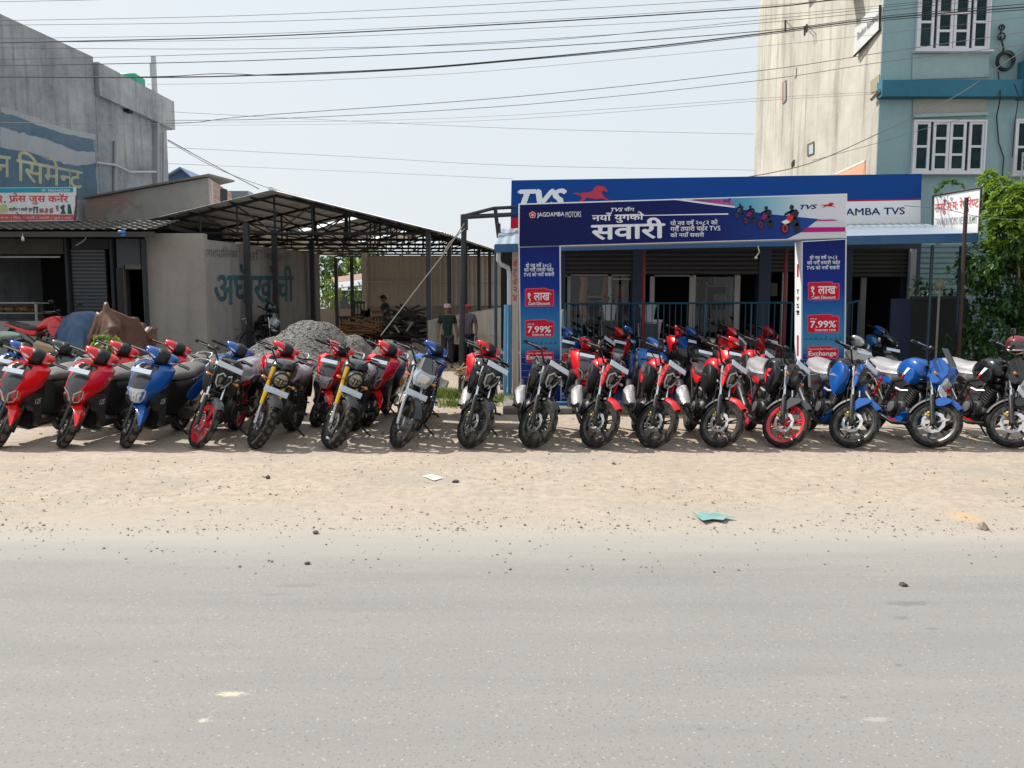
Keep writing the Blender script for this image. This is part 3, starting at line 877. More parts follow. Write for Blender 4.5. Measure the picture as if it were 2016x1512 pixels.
# ================================================================== lettering
_CONS = set(chr(c) for c in range(0x915, 0x93A))
_VIR, _I = '\u094d', '\u093f'
_TC = {}
def _raw(body, bold, shear):
    c = bpy.data.curves.new('lettering', 'FONT')
    c.body = body; c.size = 1; c.offset = bold; c.shear = shear; c.resolution_u = 3
    o = bpy.data.objects.new('lettering', c); COL.objects.link(o)
    dg = bpy.context.evaluated_depsgraph_get(); dg.update()
    me = bpy.data.meshes.new_from_object(o.evaluated_get(dg))
    bpy.data.objects.remove(o); bpy.data.curves.remove(c)
    return me
def _segs(s):
    # the short-i sign is written before its consonant cluster
    out = []; i = 0
    while i < len(s):
        if s[i] in _CONS:
            j = i + 1
            while j + 1 < len(s) and s[j] == _VIR and s[j + 1] in _CONS: j += 2
            cl = s[i:j]
            if j < len(s) and s[j] == _I: out.append(_I); out += [cl]; i = j + 1
            else: out.append(cl); i = j
        else: out.append(s[i]); i += 1
    segs = []
    def put(t):
        if segs and (segs[-1][1] == '' or (segs[-1][1] == 'rakar' and ('\u0900' <= t[0] <= '\u0903' or '\u093e' <= t[0] <= '\u094f'))): segs[-1][0] += t
        else: segs.append([t, ''])
    for cl in out:
        if len(cl) == 1: put(cl); continue
        cs = [c for c in cl if c != _VIR]; reph = False
        if cs[0] == '\u0930' and len(cs) > 1: reph = True; cs = cs[1:]
        rak = len(cs) > 1 and cs[-1] == '\u0930'
        if rak: cs = cs[:-1]
        for c in cs[:-1]: segs.append([c, 'half']); segs.append(['', ''])
        if rak: segs.append([cs[-1], 'rakar'])
        else: put(cs[-1])
        if reph: put('\u0945')
    return [q for q in segs if q[0]]
def textmesh(s, height=1.0, bold=0.0, shear=0.0, width=None):
    """flat lettering, lower left corner of its box at the origin"""
    key = (s, shear)
    if key not in _TC:
        segs = _segs(s) if any('\u0900' <= c <= '\u097f' for c in s) else [[s, '']]
        V = []; F = []; x = 0.0
        for t, fl in segs:
            me = _raw(t, 0, shear)
            b = bmesh.new(); b.from_mesh(me); bpy.data.meshes.remove(me)
            if not b.verts: b.free(); x += .3; continue
            x0 = min(v.co.x for v in b.verts); x1 = max(v.co.x for v in b.verts)
            if fl == 'half':
                cut = x0 + (x1 - x0) * .70
                bmesh.ops.bisect_plane(b, geom=b.verts[:] + b.edges[:] + b.faces[:], plane_co=(cut, 0, 0), plane_no=(1, 0, 0), clear_outer=True)
                x1 = cut
            if fl == 'rakar':
                w = x1 - x0
                q = [b.verts.new(p) for p in ((x0 + w * .02, -.10, 0), (x0 + w * .10, -.13, 0), (x0 + w * .42, .16, 0), (x0 + w * .36, .22, 0))]
                b.faces.new(q)
            off = x - x0
            b.verts.index_update(); n = len(V)
            V += [(v.co.x + off, v.co.y) for v in b.verts]
            F += [tuple(n + v.index for v in f.verts) for f in b.faces]
            x += (x1 - x0) - (.02 if len(segs) > 1 else 0)
            if t.endswith(' '): x += .22
            b.free()
        _TC[key] = (V, F)
    V, F = _TC[key]
    mx = min(v[0] for v in V); Mx = max(v[0] for v in V); my = min(v[1] for v in V); My = max(v[1] for v in V)
    sy = height / (My - my); sx = sy if width is None else width / (Mx - mx)
    VV = []; FF = []
    for k, (dx, dy) in enumerate(((0, 0), (bold, 0), (-bold, 0), (0, bold * .8), (0, -bold * .8)) if bold else ((0, 0), )):
        n = len(VV)
        VV += [((x + dx - mx) * sx, (y + dy - my) * sy, k * .0004) for x, y in V]; FF += [tuple(n + i for i in f) for f in F]
    me = bpy.data.meshes.new('lettering')
    me.from_pydata(VV, [], FF)
    return me
PM = {}
def ink(name, col, rough=.5):
    return mat('print_' + name, col, .6, var=.03, scale=3, spec=.2)
I_WHITE = ink('white', (.74, .76, .80)); I_NAVY = ink('navy', (.012, .02, .13)); I_RED = ink('red', (.55, .006, .03)); I_DARK = ink('dark', (.02, .025, .05))
def write(pl, body, q, m, parent, bold=0.0, shear=0.0, off=.006, name='lettering'):
    """q = (x0, x1, top0, bottom0, top1, bottom1) in photo pixels on the face pl"""
    x0, x1, t0, b0, t1, b1 = q
    A = pl.hit(x0, b0, off); B = pl.hit(x1, b1, off); C = pl.hit(x0, t0, off); D = pl.hit(x1, t1, off)
    me = textmesh(body, 1.0, bold, shear, 1.0)
    for v in me.vertices:
        u, w = v.co.x, v.co.y
        v.co = A * (1 - u) * (1 - w) + B * u * (1 - w) + C * (1 - u) * w + D * u * w + pl.n * v.co.z
    return link(name, me, m, parent)
def shape(pl, pts, m, parent, name='print', off=.003, th=.0015):
    b = MB(); b.prism([pl.hit(x, y, off) for x, y in pts], pl.n * th)
    return b.build(name, m, parent, 0)
def shapes(pl, plist, m, parent, name='print', off=.003, th=.0015):
    b = MB()
    for pts in plist: b.prism([pl.hit(x, y, off) for x, y in pts], pl.n * th)
    return b.build(name, m, parent, 0)
def slab(pl, pts, depth, m, parent, name, off=0.0):
    b = MB(); b.prism([pl.hit(x, y, off) for x, y in pts], pl.n * -depth)
    return b.build(name, m, parent, 0)
HORSE = [(0, .62), (.10, .66), (.18, .60), (.27, .66), (.40, .66), (.52, .74), (.58, .90), (.66, .98), (.72, .94), (.78, .96), (.86, .88), (.92, .74), (.89, .68), (.82, .74), (.77, .72), (.78, .58), (.84, .46), (.98, .30), (1.0, .20), (.86, .36), (.74, .38), (.62, .36), (.46, .40), (.36, .42), (.30, .30), (.14, .16), (.02, .10), (.16, .26), (.24, .40), (.20, .50), (.12, .56)]
def horse(pl, x0, x1, y0, y1, m, parent, off=.006):
    return shape(pl, [(x0 + (x1 - x0) * u, y1 - (y1 - y0) * v) for u, v in HORSE], m, parent, 'horse_emblem', off)
def gradmat(name, stops, axis=2, lo=0.0, hi=1.0):
    """printed vinyl whose ink runs from one colour to another between two heights"""
    m, t, b = nodes(name)
    c = t.nodes.new('ShaderNodeTexCoord'); s = t.nodes.new('ShaderNodeSeparateXYZ'); t.links.new(c.outputs['Object'], s.inputs[0])
    r = N(t, 'ShaderNodeMapRange'); r.inputs[1].default_value = lo; r.inputs[2].default_value = hi
    t.links.new(s.outputs[axis], r.inputs[0])
    t.links.new(ramp(t, r.outputs[0], stops), b.inputs['Base Color'])
    b.inputs['Roughness'].default_value = .6; b.inputs['Specular IOR Level'].default_value = .15
    bump(t, b, tex(t, coord(t, (1.2, 1, .5)), 1.6, 3), .5, .05)
    return m
def wobble(x0, y0, x1, y1, k=2.5):
    """card with slightly brushed corners"""
    return [(x0 + k, y0), ((x0 + x1) / 2 + 8, y0 - 1.5), (x1 - 14, y0 - 1), (x1 - 13, y0 + 2), (x1 - 1, y0 + 2), (x1, y0 + 6), (x1 - .5, y1 - k), (x1 - k, y1 - .5), (x0 + k, y1), (x0, y1 - k), (x0 + .5, (y0 + y1) / 2), (x0 - .5, y0 + k)]

# ------------------------------------------------------------------ promotional arch in front of the showroom
AY = 13.5
ap_ = Pl((0, AY, 0), (1, AY, 0), (0, AY, 1))
arch = group_at('promotional_arch', ap_.hit(1344, 800), 'dark blue printed promotional arch with red offer cards, standing before the showroom', 'arch')
LEGM = gradmat('leg_print', [(0.0, (.012, .025, .16)), (.30, (.01, .03, .2)), (.38, (.05, .22, .38)), (.55, (.02, .14, .36)), (.72, (.006, .03, .24)), (1.0, (.006, .012, .12))], 2, 0.0, 2.9)
TRIM = mat('arch_trim', (.55, .57, .62), .4)
def leg(px, top, bot, name, cards, lines):
    xl0, xr0, xl1, xr1 = px
    b = MB(); b.prism([ap_.hit(xl0, top[0]), ap_.hit(xr0, top[1]), ap_.hit(xr1, bot), ap_.hit(xl1, bot)], (0, .31, 0))
    lg = b.build(name, WHITEP, arch, 0)
    shape(ap_, [(xl0 + 1, top[0] + 1.5), (xr0 - 1, top[1] + 1.5), (xr1 - 1, bot - 2), (xl1 + 1, bot - 2)], LEGM, lg, 'printed_panel', .002, .003)
    b = MB()
    for (xa, ya, xb, yb) in ((xr0 - 2, top[1], xr1 - 2, bot), (xl0 + .5, top[0], xl1 + .5, bot)):
        b.prism([ap_.hit(xa - .8, ya, .004), ap_.hit(xa + 1.6, ya, .004), ap_.hit(xb + 1.6, yb, .004), ap_.hit(xb - .8, yb, .004)], (0, -.006, 0))
    b.build('trim', TRIM, lg, 0)
    for s, q in lines: write(ap_, s, q, I_WHITE, lg, .012, off=.008)
    for x0, y0, x1, y1 in cards:
        shape(ap_, wobble(x0, y0, x1, y1), ink('rose', (.60, .12, .20)), lg, 'offer_card', .007)
        shape(ap_, wobble(x0 + 1.3, y0 + 1.3, x1 - 1.3, y1 - 1.3), I_RED, lg, 'offer_card', .010)
    # bridge and skyline drawn low on the print
    w = xr0 - xl0; yy = cards[2][1] - 14
    shapes(ap_, [[(xl0 + 4 + i * w * .11, yy + 1), (xl0 + 4 + i * w * .11 + w * .06, yy - 3 - (i * 37 % 5)), (xl0 + 4 + i * w * .11 + w * .1, yy + 1)] for i in range(8)], ink('skyline', (.03, .12, .26)), lg, 'skyline_print', .007)
    shapes(ap_, [[(xl1 + 2, yy + 26 + k * 13), (xr1 - 2, yy + 31 + k * 12), (xr1 - 2, yy + 32 + k * 12), (xl1 + 2, yy + 27.5 + k * 13)] for k in range(4)], ink('road_lines', (.10, .16, .40)), lg, 'line_print', .005)
    return lg
lgL = leg((1021, 1104, 1024.5, 1106), (486, 483.5), 802, 'leg', [(1033.5, 568, 1091, 603.5), (1033.5, 630, 1091, 663.6), (1035, 690.5, 1090, 713.5)],
          [('यो नव वर्ष २०८२', (1035, 1085, 517, 527, 516, 526)), ('को गरौँ तयारी चढेर', (1032, 1090, 526, 535, 525, 534)), ('TVS को नयाँ सवारी', (1031, 1091, 535.5, 544.5, 534.5, 543.5))])
lgR = leg((1578, 1667, 1576.5, 1663.5), (475, 470), 802, 'leg', [(1590.5, 555.7, 1653, 591), (1589.5, 619.7, 1652.5, 655.4), (1589, 682, 1651, 706.7)],
          [('यो नव वर्ष २०८२', (1594, 1648, 502, 511, 501, 510)), ('को गरौँ तयारी चढेर', (1589, 1654, 512, 521, 511, 520)), ('TVS को नयाँ सवारी', (1588, 1653, 522, 531, 521, 530))])
for lg, c in ((lgL, ((1039, 1082, 577, 593), (1040, 1083, 594.5, 600.5), (1039, 1052, 637, 640.5), (1039, 1084, 642.5, 655), (1048, 1085, 656.5, 661), (1038, 1086, 693.5, 697), (1037, 1086, 699.5, 710))),
              (lgR, ((1597, 1645, 564, 580.5), (1598, 1645, 582.5, 588.5), (1595, 1608, 626.5, 630), (1595.5, 1645, 632, 645), (1605, 1645, 647, 652), (1592, 1646, 685.5, 688.8), (1592, 1646, 691.5, 703)))):
    for s, (x0, x1, y0, y1), bo in zip(('१ लाख', 'Cash Discount', 'EMI @', '7.99%', 'Interest rate', 'Guaranteed Best Valuation on', 'Exchange'), c, (.02, .02, .01, .025, .02, 0.0, .02)):
        write(ap_, s, (x0, x1, y0, y1, y0 - .5, y1 - .5), I_WHITE, lg, bo, off=.014)
    write(ap_, '*', (c[0][1] + 1, c[0][1] + 3.5, c[0][2] + 1, c[0][2] + 3.5, c[0][2] + 1, c[0][2] + 3.5), I_WHITE, lg, .01, off=.014)
    write(ap_, '*', (c[3][1] + .5, c[3][1] + 3, c[3][2] - 1, c[3][2] + 1.5, c[3][2] - 1, c[3][2] + 1.5), I_WHITE, lg, .01, off=.014)
# side of the right leg: printed red bars and dark characters
sp = Pl(ap_.hit(1578, 475), ap_.hit(1578, 475) + Vector((0, .4, 0)), ap_.hit(1576.5, 800))
shapes(sp, [[(1569, y0), (1572, y0), (1572, y1), (1569, y1)] for y0, y1 in ((520, 545), (660, 700))], I_RED, lgR, 'side_print', .004)
for y, s in ((570, 'T'), (584, 'V'), (598, 'S'), (611, '!')): write(sp, s, (1568.5, 1572.5, y, y + 8, y, y + 8), I_DARK, lgR, .03, off=.005)
# banner
def bl(x, e=0): return 487 - (x - 1021) * (18.5 / 646) - e      # lower edge
def tl(x, e=0): return 401 - (x - 1022) * (20 / 646) + e        # upper edge
b = MB(); b.prism([ap_.hit(1021, 401), ap_.hit(1668, 381), ap_.hit(1667, 468.5), ap_.hit(1021, 487)], (0, .31, 0))
bn = b.build('banner', WHITEP, arch, 0)
BANM = gradmat('banner_print', [(0.0, (.006, .010, .075)), (.55, (.006, .014, .11)), (.8, (.012, .04, .22)), (1, (.02, .10, .34))], 0, .1, 5.8)
shape(ap_, [(1023.5, tl(1023, 2.5)), (1666, tl(1666, 2)), (1665, bl(1665, 1.5)), (1022.5, bl(1022, 1.5))], BANM, bn, 'printed_panel', .002, .003)
shape(ap_, [(1330, tl(1330, 2)), (1666, tl(1666, 2)), (1665.5, 440), (1640, 432), (1612, 431), (1560, 426), (1500, 420), (1440, 408), (1400, 401)], gradmat('sky_print', [(0, (.03, .14, .36)), (.35, (.10, .34, .5)), (.62, (.34, .52, .62)), (.8, (.62, .66, .72)), (1, (.66, .68, .74))], 0, 3.2, 5.6), bn, 'sky_print', .006)
shape(ap_, [(1360, tl(1360, 3)), (1425, tl(1425, 3)), (1446, 399), (1440, 404)], ink('rose2', (.42, .10, .28)), bn, 'streak_print', .009)
shapes(ap_, [[(1212, 424.5), (1434, 420), (1434, 422.5), (1212, 425.5)], [(1322, 392.5), (1340, 392), (1447, 406), (1446, 409), (1390, 402)], [(1330, 391), (1420, 396), (1420, 397), (1330, 391.8)]], I_WHITE, bn, 'streak_print', .009)
shape(ap_, [(1549, 470.5), (1578, 457), (1611, 432), (1642, 429), (1665.5, 438), (1665, 468)], ink('pale', (.58, .6, .66)), bn, 'swoosh_print', .009)
shapes(ap_, [[(1577, 457.5), (1590, 447.5), (1664, 447), (1664, 456)], [(1612, 432.5), (1640, 432), (1650, 434.5), (1606, 435.5)]], ink('magenta', (.45, .01, .18)), bn, 'stripe_print', .012)
write(ap_, 'JAGDAMBA', (1057.5, 1111, 418.5, 429.5, 417, 428), I_WHITE, bn, .014, off=.010)
write(ap_, 'MOTORS', (1113.5, 1144, 417, 428, 416, 427), I_WHITE, bn, .0, off=.010)
shape(ap_, [(1048.5 + 7.4 * math.sin(2 * math.pi * i / 5), 423 - 7.4 * math.cos(2 * math.pi * i / 5)) for i in range(5)], ink('cream', (.7, .55, .45)), bn, 'pentagon_emblem', .010)
shape(ap_, [(1048.5 + 5.8 * math.sin(2 * math.pi * i / 5), 423 - 5.8 * math.cos(2 * math.pi * i / 5)) for i in range(5)], I_RED, bn, 'pentagon_emblem', .013)
shape(ap_, [(1048.5 + (3.6 if i % 2 else 1.8) * math.sin(math.pi * i / 5), 423.3 - (3.6 if i % 2 else 1.8) * math.cos(math.pi * i / 5)) for i in range(10)], ink('cream', (.7, .55, .45)), bn, 'flower_emblem', .016)
write(ap_, 'TVS', (1203, 1226, 409.5, 416.5, 409, 416), I_WHITE, bn, .03, .3, off=.010)
write(ap_, 'सँग', (1229, 1249, 407.5, 416, 407, 415.5), I_WHITE, bn, .015, off=.010)
write(ap_, 'नयाँ युगको', (1166, 1267, 419.5, 440, 416.5, 437), I_WHITE, bn, .022, off=.010)
write(ap_, 'सवारी', (1165, 1308, 432, 472, 428.5, 468.5), I_WHITE, bn, .028, off=.013)
write(ap_, 'यो नव वर्ष २०८२ को', (1320, 1413, 433, 444, 431, 442), I_WHITE, bn, .015, off=.010)
write(ap_, 'गरौँ तयारी चढेर TVS', (1320, 1418, 444, 455.5, 442, 453.5), I_WHITE, bn, .015, off=.010)
write(ap_, 'को नयाँ सवारी', (1320, 1386, 457, 467, 456, 466), I_WHITE, bn, .015, off=.010)
write(ap_, 'TVS', (1575.5, 1608.5, 403.5, 412, 402.5, 411), I_NAVY, bn, .03, .3, off=.012)
horse(ap_, 1616, 1645, 398.5, 411, I_RED, bn, .012)
write(ap_, 'नयाँ', (1423, 1439, 391, 399, 390.5, 398.5), I_NAVY, bn, .02, off=.012)
def rider(cx, y, s, body, wheelc):
    """small printed picture of a motorcycle with its rider"""
    e = lambda ox, oy, rx, ry, n=12: [(cx + s * (ox + rx * math.cos(2 * math.pi * i / n)), y + s * (oy + ry * math.sin(2 * math.pi * i / n))) for i in range(n)]
    shapes(ap_, [e(-.24, -.26, .19, .26), e(.27, -.26, .14, .22), [(cx + s * a, y + s * c) for a, c in ((-.2, -.4), (.3, -.35), (.34, -.6), (.1, -.75), (-.1, -.7))],
                 [(cx + s * a, y + s * c) for a, c in ((-.02, -.7), (.22, -.62), (.34, -.9), (.24, -1.04), (.02, -1.02), (-.16, -.86), (-.30, -.74), (-.24, -.88), (-.06, -.98))], e(.04, -1.12, .09, .11)], I_DARK, bn, 'rider_print', .012)
    shapes(ap_, [[(cx + s * a, y + s * c) for a, c in ((-.22, -.55), (-.12, -.82), (.12, -.78), (.05, -.58), (-.1, -.5))], e(-.24, -.26, .11, .16)], body, bn, 'rider_print', .015)
    shapes(ap_, [e(-.24, -.26, .07, .11)], I_DARK, bn, 'rider_print', .018)
rider(1456, 430, 24, ink('blue_grey', (.06, .08, .16)), None); rider(1476, 442, 31, ink('wine', (.22, .02, .10)), None)
rider(1507, 452, 38, ink('wine', (.22, .02, .10)), None); rider(1557, 462, 48, ink('racing_red', (.6, .03, .04)), None)
shapes(ap_, [[(1538, 437), (1548, 432), (1556, 437), (1546, 442)]], I_WHITE, bn, 'rider_print', .018)

# ------------------------------------------------------------------ fascia sign over the showroom roof
FY = 16.6
fp = Pl((0, FY, 0), (1, FY, 0), (0, FY, 1))
fas = group_at('fascia_sign', fp.hit(1410, 448), 'long deep blue shop fascia with white letters and red horse emblem above the awning', 'shop sign')
b = MB(); b.prism([fp.hit(1007, 355), fp.hit(1815, 342), fp.hit(1812, 441), fp.hit(1005, 456)], (0, .18, 0))
b.build('sign_box', mat('fascia_blue', (.004, .055, .25), .6, 0, 0, .06, 1.2, spec=.15), fas, 0)
shape(fp, [(1640, 397.3), (1812.6, 393.5), (1812, 441), (1640, 444)], WHITEP, fas, 'white_band', .003, .004)
shape(fp, [(1640, 395), (1812.8, 391.5), (1812.6, 394), (1640, 397.6)], I_RED, fas, 'red_stripe', .006)
shape(fp, [(1005.5, 430), (1030, 430), (1030, 454), (1005.2, 455)], I_RED, fas, 'red_panel', .003)
b = MB()
write(fp, 'TVS', (1022, 1113, 375, 409, 373, 407), I_WHITE, fas, .055, .3, off=.02)
horse(fp, 1128, 1202, 364, 408, mat('emblem_red', (.42, .012, .05), .4), fas, .02)
write(fp, 'JAGDAMBA TVS', (1603, 1781, 412, 430, 408, 426), I_NAVY, fas, .018, .0, off=.010)
# ================================================================== ground and road
def ss(a, b, x):
    t = max(0, min(1, (x - a) / (b - a))); return t * t * (3 - 2 * t)
def gz(x, y):
    bank = .50 * ss(12.2, 14.6, y) * (1 - ss(-4.4, -2.4, x))
    lane = .20 * ss(13.5, 19.5, y) * (1 - ss(-.8, .4, x))
    return max(bank, lane)
ROADSTAINS = [(455, 1368, 40, 6, (.50, .47, .36)), (400, 1420, 12, 5, (.48, .45, .37)), (590, 1154, 70, 5, (.205, .198, .193)), (540, 1172, 40, 4, (.205, .198, .193)), (1790, 1189, 70, 6, (.165, .165, .163)), (1775, 1218, 22, 4, (.165, .165, .163)), (1835, 1239, 20, 3, (.165, .165, .163)), (1770, 1311, 13, 4, (.165, .165, .163)), (1660, 1375, 10, 4, (.165, .165, .163)), (1378, 1437, 10, 4, (.165, .165, .163)), (308, 1304, 8, 2, (.12, .12, .12)), (1725, 1418, 38, 6, (.34, .33, .31))]
DIRTSTAINS = [(1900, 1018, 46, 12, (.47, .335, .20))]
def add_stains(t, v, c, lst):
    """patches with a ragged outline lying in the surface itself"""
    for k, (px, py, rx, ry, col) in enumerate(lst):
        o = onz(px, py); sx = abs(onz(px + rx, py).x - o.x); sy = abs(onz(px, py - ry).y - o.y)
        mp = t.nodes.new('ShaderNodeMapping'); mp.vector_type = 'POINT'
        mp.inputs['Location'].default_value = (-o.x / sx, -o.y / sy, 0); mp.inputs['Scale'].default_value = (1 / sx, 1 / sy, 0)
        t.links.new(v, mp.inputs['Vector'])
        ln = N(t, 'ShaderNodeVectorMath', operation='LENGTH'); t.links.new(mp.outputs[0], ln.inputs[0])
        ad = N(t, 'ShaderNodeMath', operation='MULTIPLY_ADD'); t.links.new(tex(t, mp.outputs[0], 2.6, 8, .75), ad.inputs[0]); ad.inputs[1].default_value = 3.4; t.links.new(ln.outputs['Value'], ad.inputs[2])
        c = mixc(t, ramp(t, N2(t, ad.outputs[0]), [(.74, .85), (.90, 0.0)]), c, col)
    return c
def N2(t, s):
    m = N(t, 'ShaderNodeMath', operation='MULTIPLY'); m.inputs[1].default_value = .35; t.links.new(s, m.inputs[0]); return m.outputs[0]
def dirt_material():
    m, t, b = nodes('dirt')
    v = coord(t)
    n1 = tex(t, v, .9, 6, .6); n2 = tex(t, v, 9, 8, .7); n3 = tex(t, v, 45, 4, .6)
    c = mixc(t, ramp(t, n1, [(.3, 0.0), (.7, 1.0)]), (.372, .303, .240), (.455, .378, .305))
    c = mixc(t, ramp(t, n2, [(.42, 0.0), (.62, .9)]), c, (.30, .255, .205))
    # grey gravel patches
    g = tex(t, coord(t, (1, 1.6, 1)), .55, 5, .65)
    c = mixc(t, ramp(t, g, [(.52, 0.0), (.66, .7)]), c, (.30, .275, .235))
    # pebbles
    vo = N(t, 'ShaderNodeTexVoronoi', Scale=26.0); t.links.new(v, vo.inputs['Vector'])
    pm = ramp(t, vo.outputs['Distance'], [(.10, 1.0), (.17, 0.0)])
    hs = N(t, 'ShaderNodeTexWhiteNoise'); t.links.new(vo.outputs['Color'], hs.inputs['Vector'])
    pk = N(t, 'ShaderNodeMath', operation='MULTIPLY'); t.links.new(pm, pk.inputs[0])
    t.links.new(ramp(t, hs.outputs['Value'], [(.62, 0.0), (.70, .8)]), pk.inputs[1])
    c = mixc(t, pk.outputs[0], c, (.24, .20, .155))
    # pale road dust near the carriageway
    s = t.nodes.new('ShaderNodeSeparateXYZ'); t.links.new(v, s.inputs[0])
    r = N(t, 'ShaderNodeMapRange'); r.inputs[1].default_value = 7.1; r.inputs[2].default_value = 5.7
    ad = N(t, 'ShaderNodeMath', operation='ADD'); t.links.new(s.outputs['Y'], ad.inputs[0])
    ns = N(t, 'ShaderNodeMath', operation='MULTIPLY_ADD'); t.links.new(tex(t, coord(t, (.5, 2.2, 1)), 1.1, 5), ns.inputs[0]); ns.inputs[1].default_value = 1.6; ns.inputs[2].default_value = -.8
    t.links.new(ns.outputs[0], ad.inputs[1]); t.links.new(ad.outputs[0], r.inputs[0])
    c = mixc(t, r.outputs[0], c, (.36, .325, .283))
    c = add_stains(t, v, c, DIRTSTAINS)
    t.links.new(c, b.inputs['Base Color']); b.inputs['Roughness'].default_value = .95; b.inputs['Specular IOR Level'].default_value = .15
    h = N(t, 'ShaderNodeMath', operation='ADD'); t.links.new(n2, h.inputs[0]); t.links.new(pm, h.inputs[1])
    h2 = N(t, 'ShaderNodeMath', operation='ADD'); t.links.new(h.outputs[0], h2.inputs[0]); t.links.new(n3, h2.inputs[1])
    bump(t, b, h2.outputs[0], .7, .009)
    return m
def road_material():
    m, t, b = nodes('asphalt')
    v = coord(t)
    n1 = tex(t, v, .7, 5, .6); n2 = tex(t, v, 60, 3, .6)
    c = mixc(t, n1, (.206, .200, .187), (.262, .254, .238))
    c = mixc(t, ramp(t, n2, [(.35, 0.0), (.65, .6)]), c, (.268, .264, .254))
    st = tex(t, coord(t, (.25, 3.0, 1)), 1.2, 5, .6)                  # worn wheel tracks along the road
    c = mixc(t, ramp(t, st, [(.40, 0.0), (.68, .5)]), c, (.200, .196, .186))
    vo = N(t, 'ShaderNodeTexVoronoi', Scale=58.0); t.links.new(coord(t, (1, 1, 1), 'Object', (0, 0, .4)), vo.inputs['Vector'])
    hs = N(t, 'ShaderNodeTexWhiteNoise'); t.links.new(vo.outputs['Color'], hs.inputs['Vector'])
    pk = N(t, 'ShaderNodeMath', operation='MULTIPLY')
    t.links.new(ramp(t, vo.outputs['Distance'], [(.24, 1.0), (.40, 0.0)]), pk.inputs[0])
    t.links.new(ramp(t, hs.outputs['Value'], [(.88, 0.0), (.96, .55)]), pk.inputs[1])
    c = mixc(t, pk.outputs[0], c, (.42, .405, .37))
    pd = N(t, 'ShaderNodeMath', operation='MULTIPLY')
    t.links.new(ramp(t, vo.outputs['Distance'], [(.2, 1.0), (.4, 0.0)]), pd.inputs[0])
    t.links.new(ramp(t, hs.outputs['Value'], [(.20, .6), (.28, 0.0)]), pd.inputs[1])
    c = mixc(t, pd.outputs[0], c, (.13, .13, .128))
    s = t.nodes.new('ShaderNodeSeparateXYZ'); t.links.new(v, s.inputs[0])
    ad = N(t, 'ShaderNodeMath', operation='ADD'); t.links.new(s.outputs['Y'], ad.inputs[0])
    ns = N(t, 'ShaderNodeMath', operation='MULTIPLY_ADD'); t.links.new(tex(t, coord(t, (.22, 1.8, 1)), 1.3, 6, .65), ns.inputs[0]); ns.inputs[1].default_value = 1.0; ns.inputs[2].default_value = -.5
    t.links.new(ns.outputs[0], ad.inputs[1])
    r = N(t, 'ShaderNodeMapRange'); r.inputs[1].default_value = 4.85; r.inputs[2].default_value = 5.8
    t.links.new(ad.outputs[0], r.inputs[0])
    c = mixc(t, r.outputs[0], c, (.335, .312, .282))
    c = add_stains(t, v, c, ROADSTAINS)
    t.links.new(c, b.inputs['Base Color']); b.inputs['Roughness'].default_value = .88; b.inputs['Specular IOR Level'].default_value = .25
    bump(t, b, ramp(t, tex(t, v, 120, 3, .6), [(.3, 0.0), (.7, 1.0)]), .35, .004)
    return m
def axis(lo, hi, step, far, k=1.35):
    a = []; x = lo
    while x <= hi + 1e-6: a.append(x); x += step
    d = step; x = a[-1]
    while x < far: d *= k; x += d; a.append(x)
    d = step; x = a[0]; pre = []
    while x > -far: d *= k; x -= d; pre.append(x)
    return pre[::-1] + a
xs = axis(-10.5, 10.5, .11, 420); ys = axis(5.4, 21.0, .09, 520)
b = MB()
vs = []
for y in ys:
    for x in xs:
        z = gz(x, y)
        if 5.6 < y < 26 and abs(x) < 14:
            z += (noise.noise(Vector((x * 1.1, y * 1.1, 0))) * .016 + noise.noise(Vector((x * 5, y * 5, 3))) * .006) * ss(5.6, 6.8, y)
        vs.append((x, y, z))
n = len(xs)
b.add(vs, [(j * n + i, j * n + i + 1, (j + 1) * n + i + 1, (j + 1) * n + i) for j in range(len(ys) - 1) for i in range(n - 1)])
tag(b.build('ground', dirt_material(), None, 60, False), kind='structure')
b = MB(); ex = [-420, -60, -20] + [-12 + .2 * i for i in range(121)] + [20, 60, 420]
edge = [(x, 5.75 + .16 * noise.noise(Vector((x * .35, 4, 0))) + .05 * noise.noise(Vector((x * 2, 9, 0))), .004) for x in ex]
b.add(edge + [(x, -25, .004) for x in ex], [(i, i + 1, len(ex) + i + 1, len(ex) + i) for i in range(len(ex) - 1)])
tag(b.build('road', road_material(), None, 0, False), kind='structure')

# pebbles on the shoulder: far too many to count
def rock(b, c, s, seed):
    r = random.Random(seed)
    P0 = [(0, 0, 1)] + [(math.cos(a) * .95, math.sin(a) * .95, .35) for a in [2 * math.pi * i / 5 for i in range(5)]] + [(math.cos(a) * .95, math.sin(a) * .95, -.35) for a in [2 * math.pi * (i + .5) / 5 for i in range(5)]] + [(0, 0, -1)]
    F0 = [(0, 1 + i, 1 + (i + 1) % 5) for i in range(5)] + [(1 + i, 6 + i, 1 + (i + 1) % 5) for i in range(5)] + [(1 + (i + 1) % 5, 6 + i, 6 + (i + 1) % 5) for i in range(5)] + [(11, 6 + (i + 1) % 5, 6 + i) for i in range(5)]
    k = [r.uniform(.7, 1.25) for _ in P0]; sx, sy, sz = s * r.uniform(.7, 1.4), s * r.uniform(.7, 1.3), s * r.uniform(.4, .8); a = r.uniform(0, 6.3); ca, sa = math.cos(a), math.sin(a)
    b.add([(c[0] + (p[0] * ca * sx - p[1] * sa * sy) * q, c[1] + (p[0] * sa * sx + p[1] * ca * sy) * q, c[2] + p[2] * sz * q) for p, q in zip(P0, k)], F0)
STONE = mat('stone', (.25, .205, .165), .9, var=.35, scale=5)
b = MB(); rr = random.Random(5)
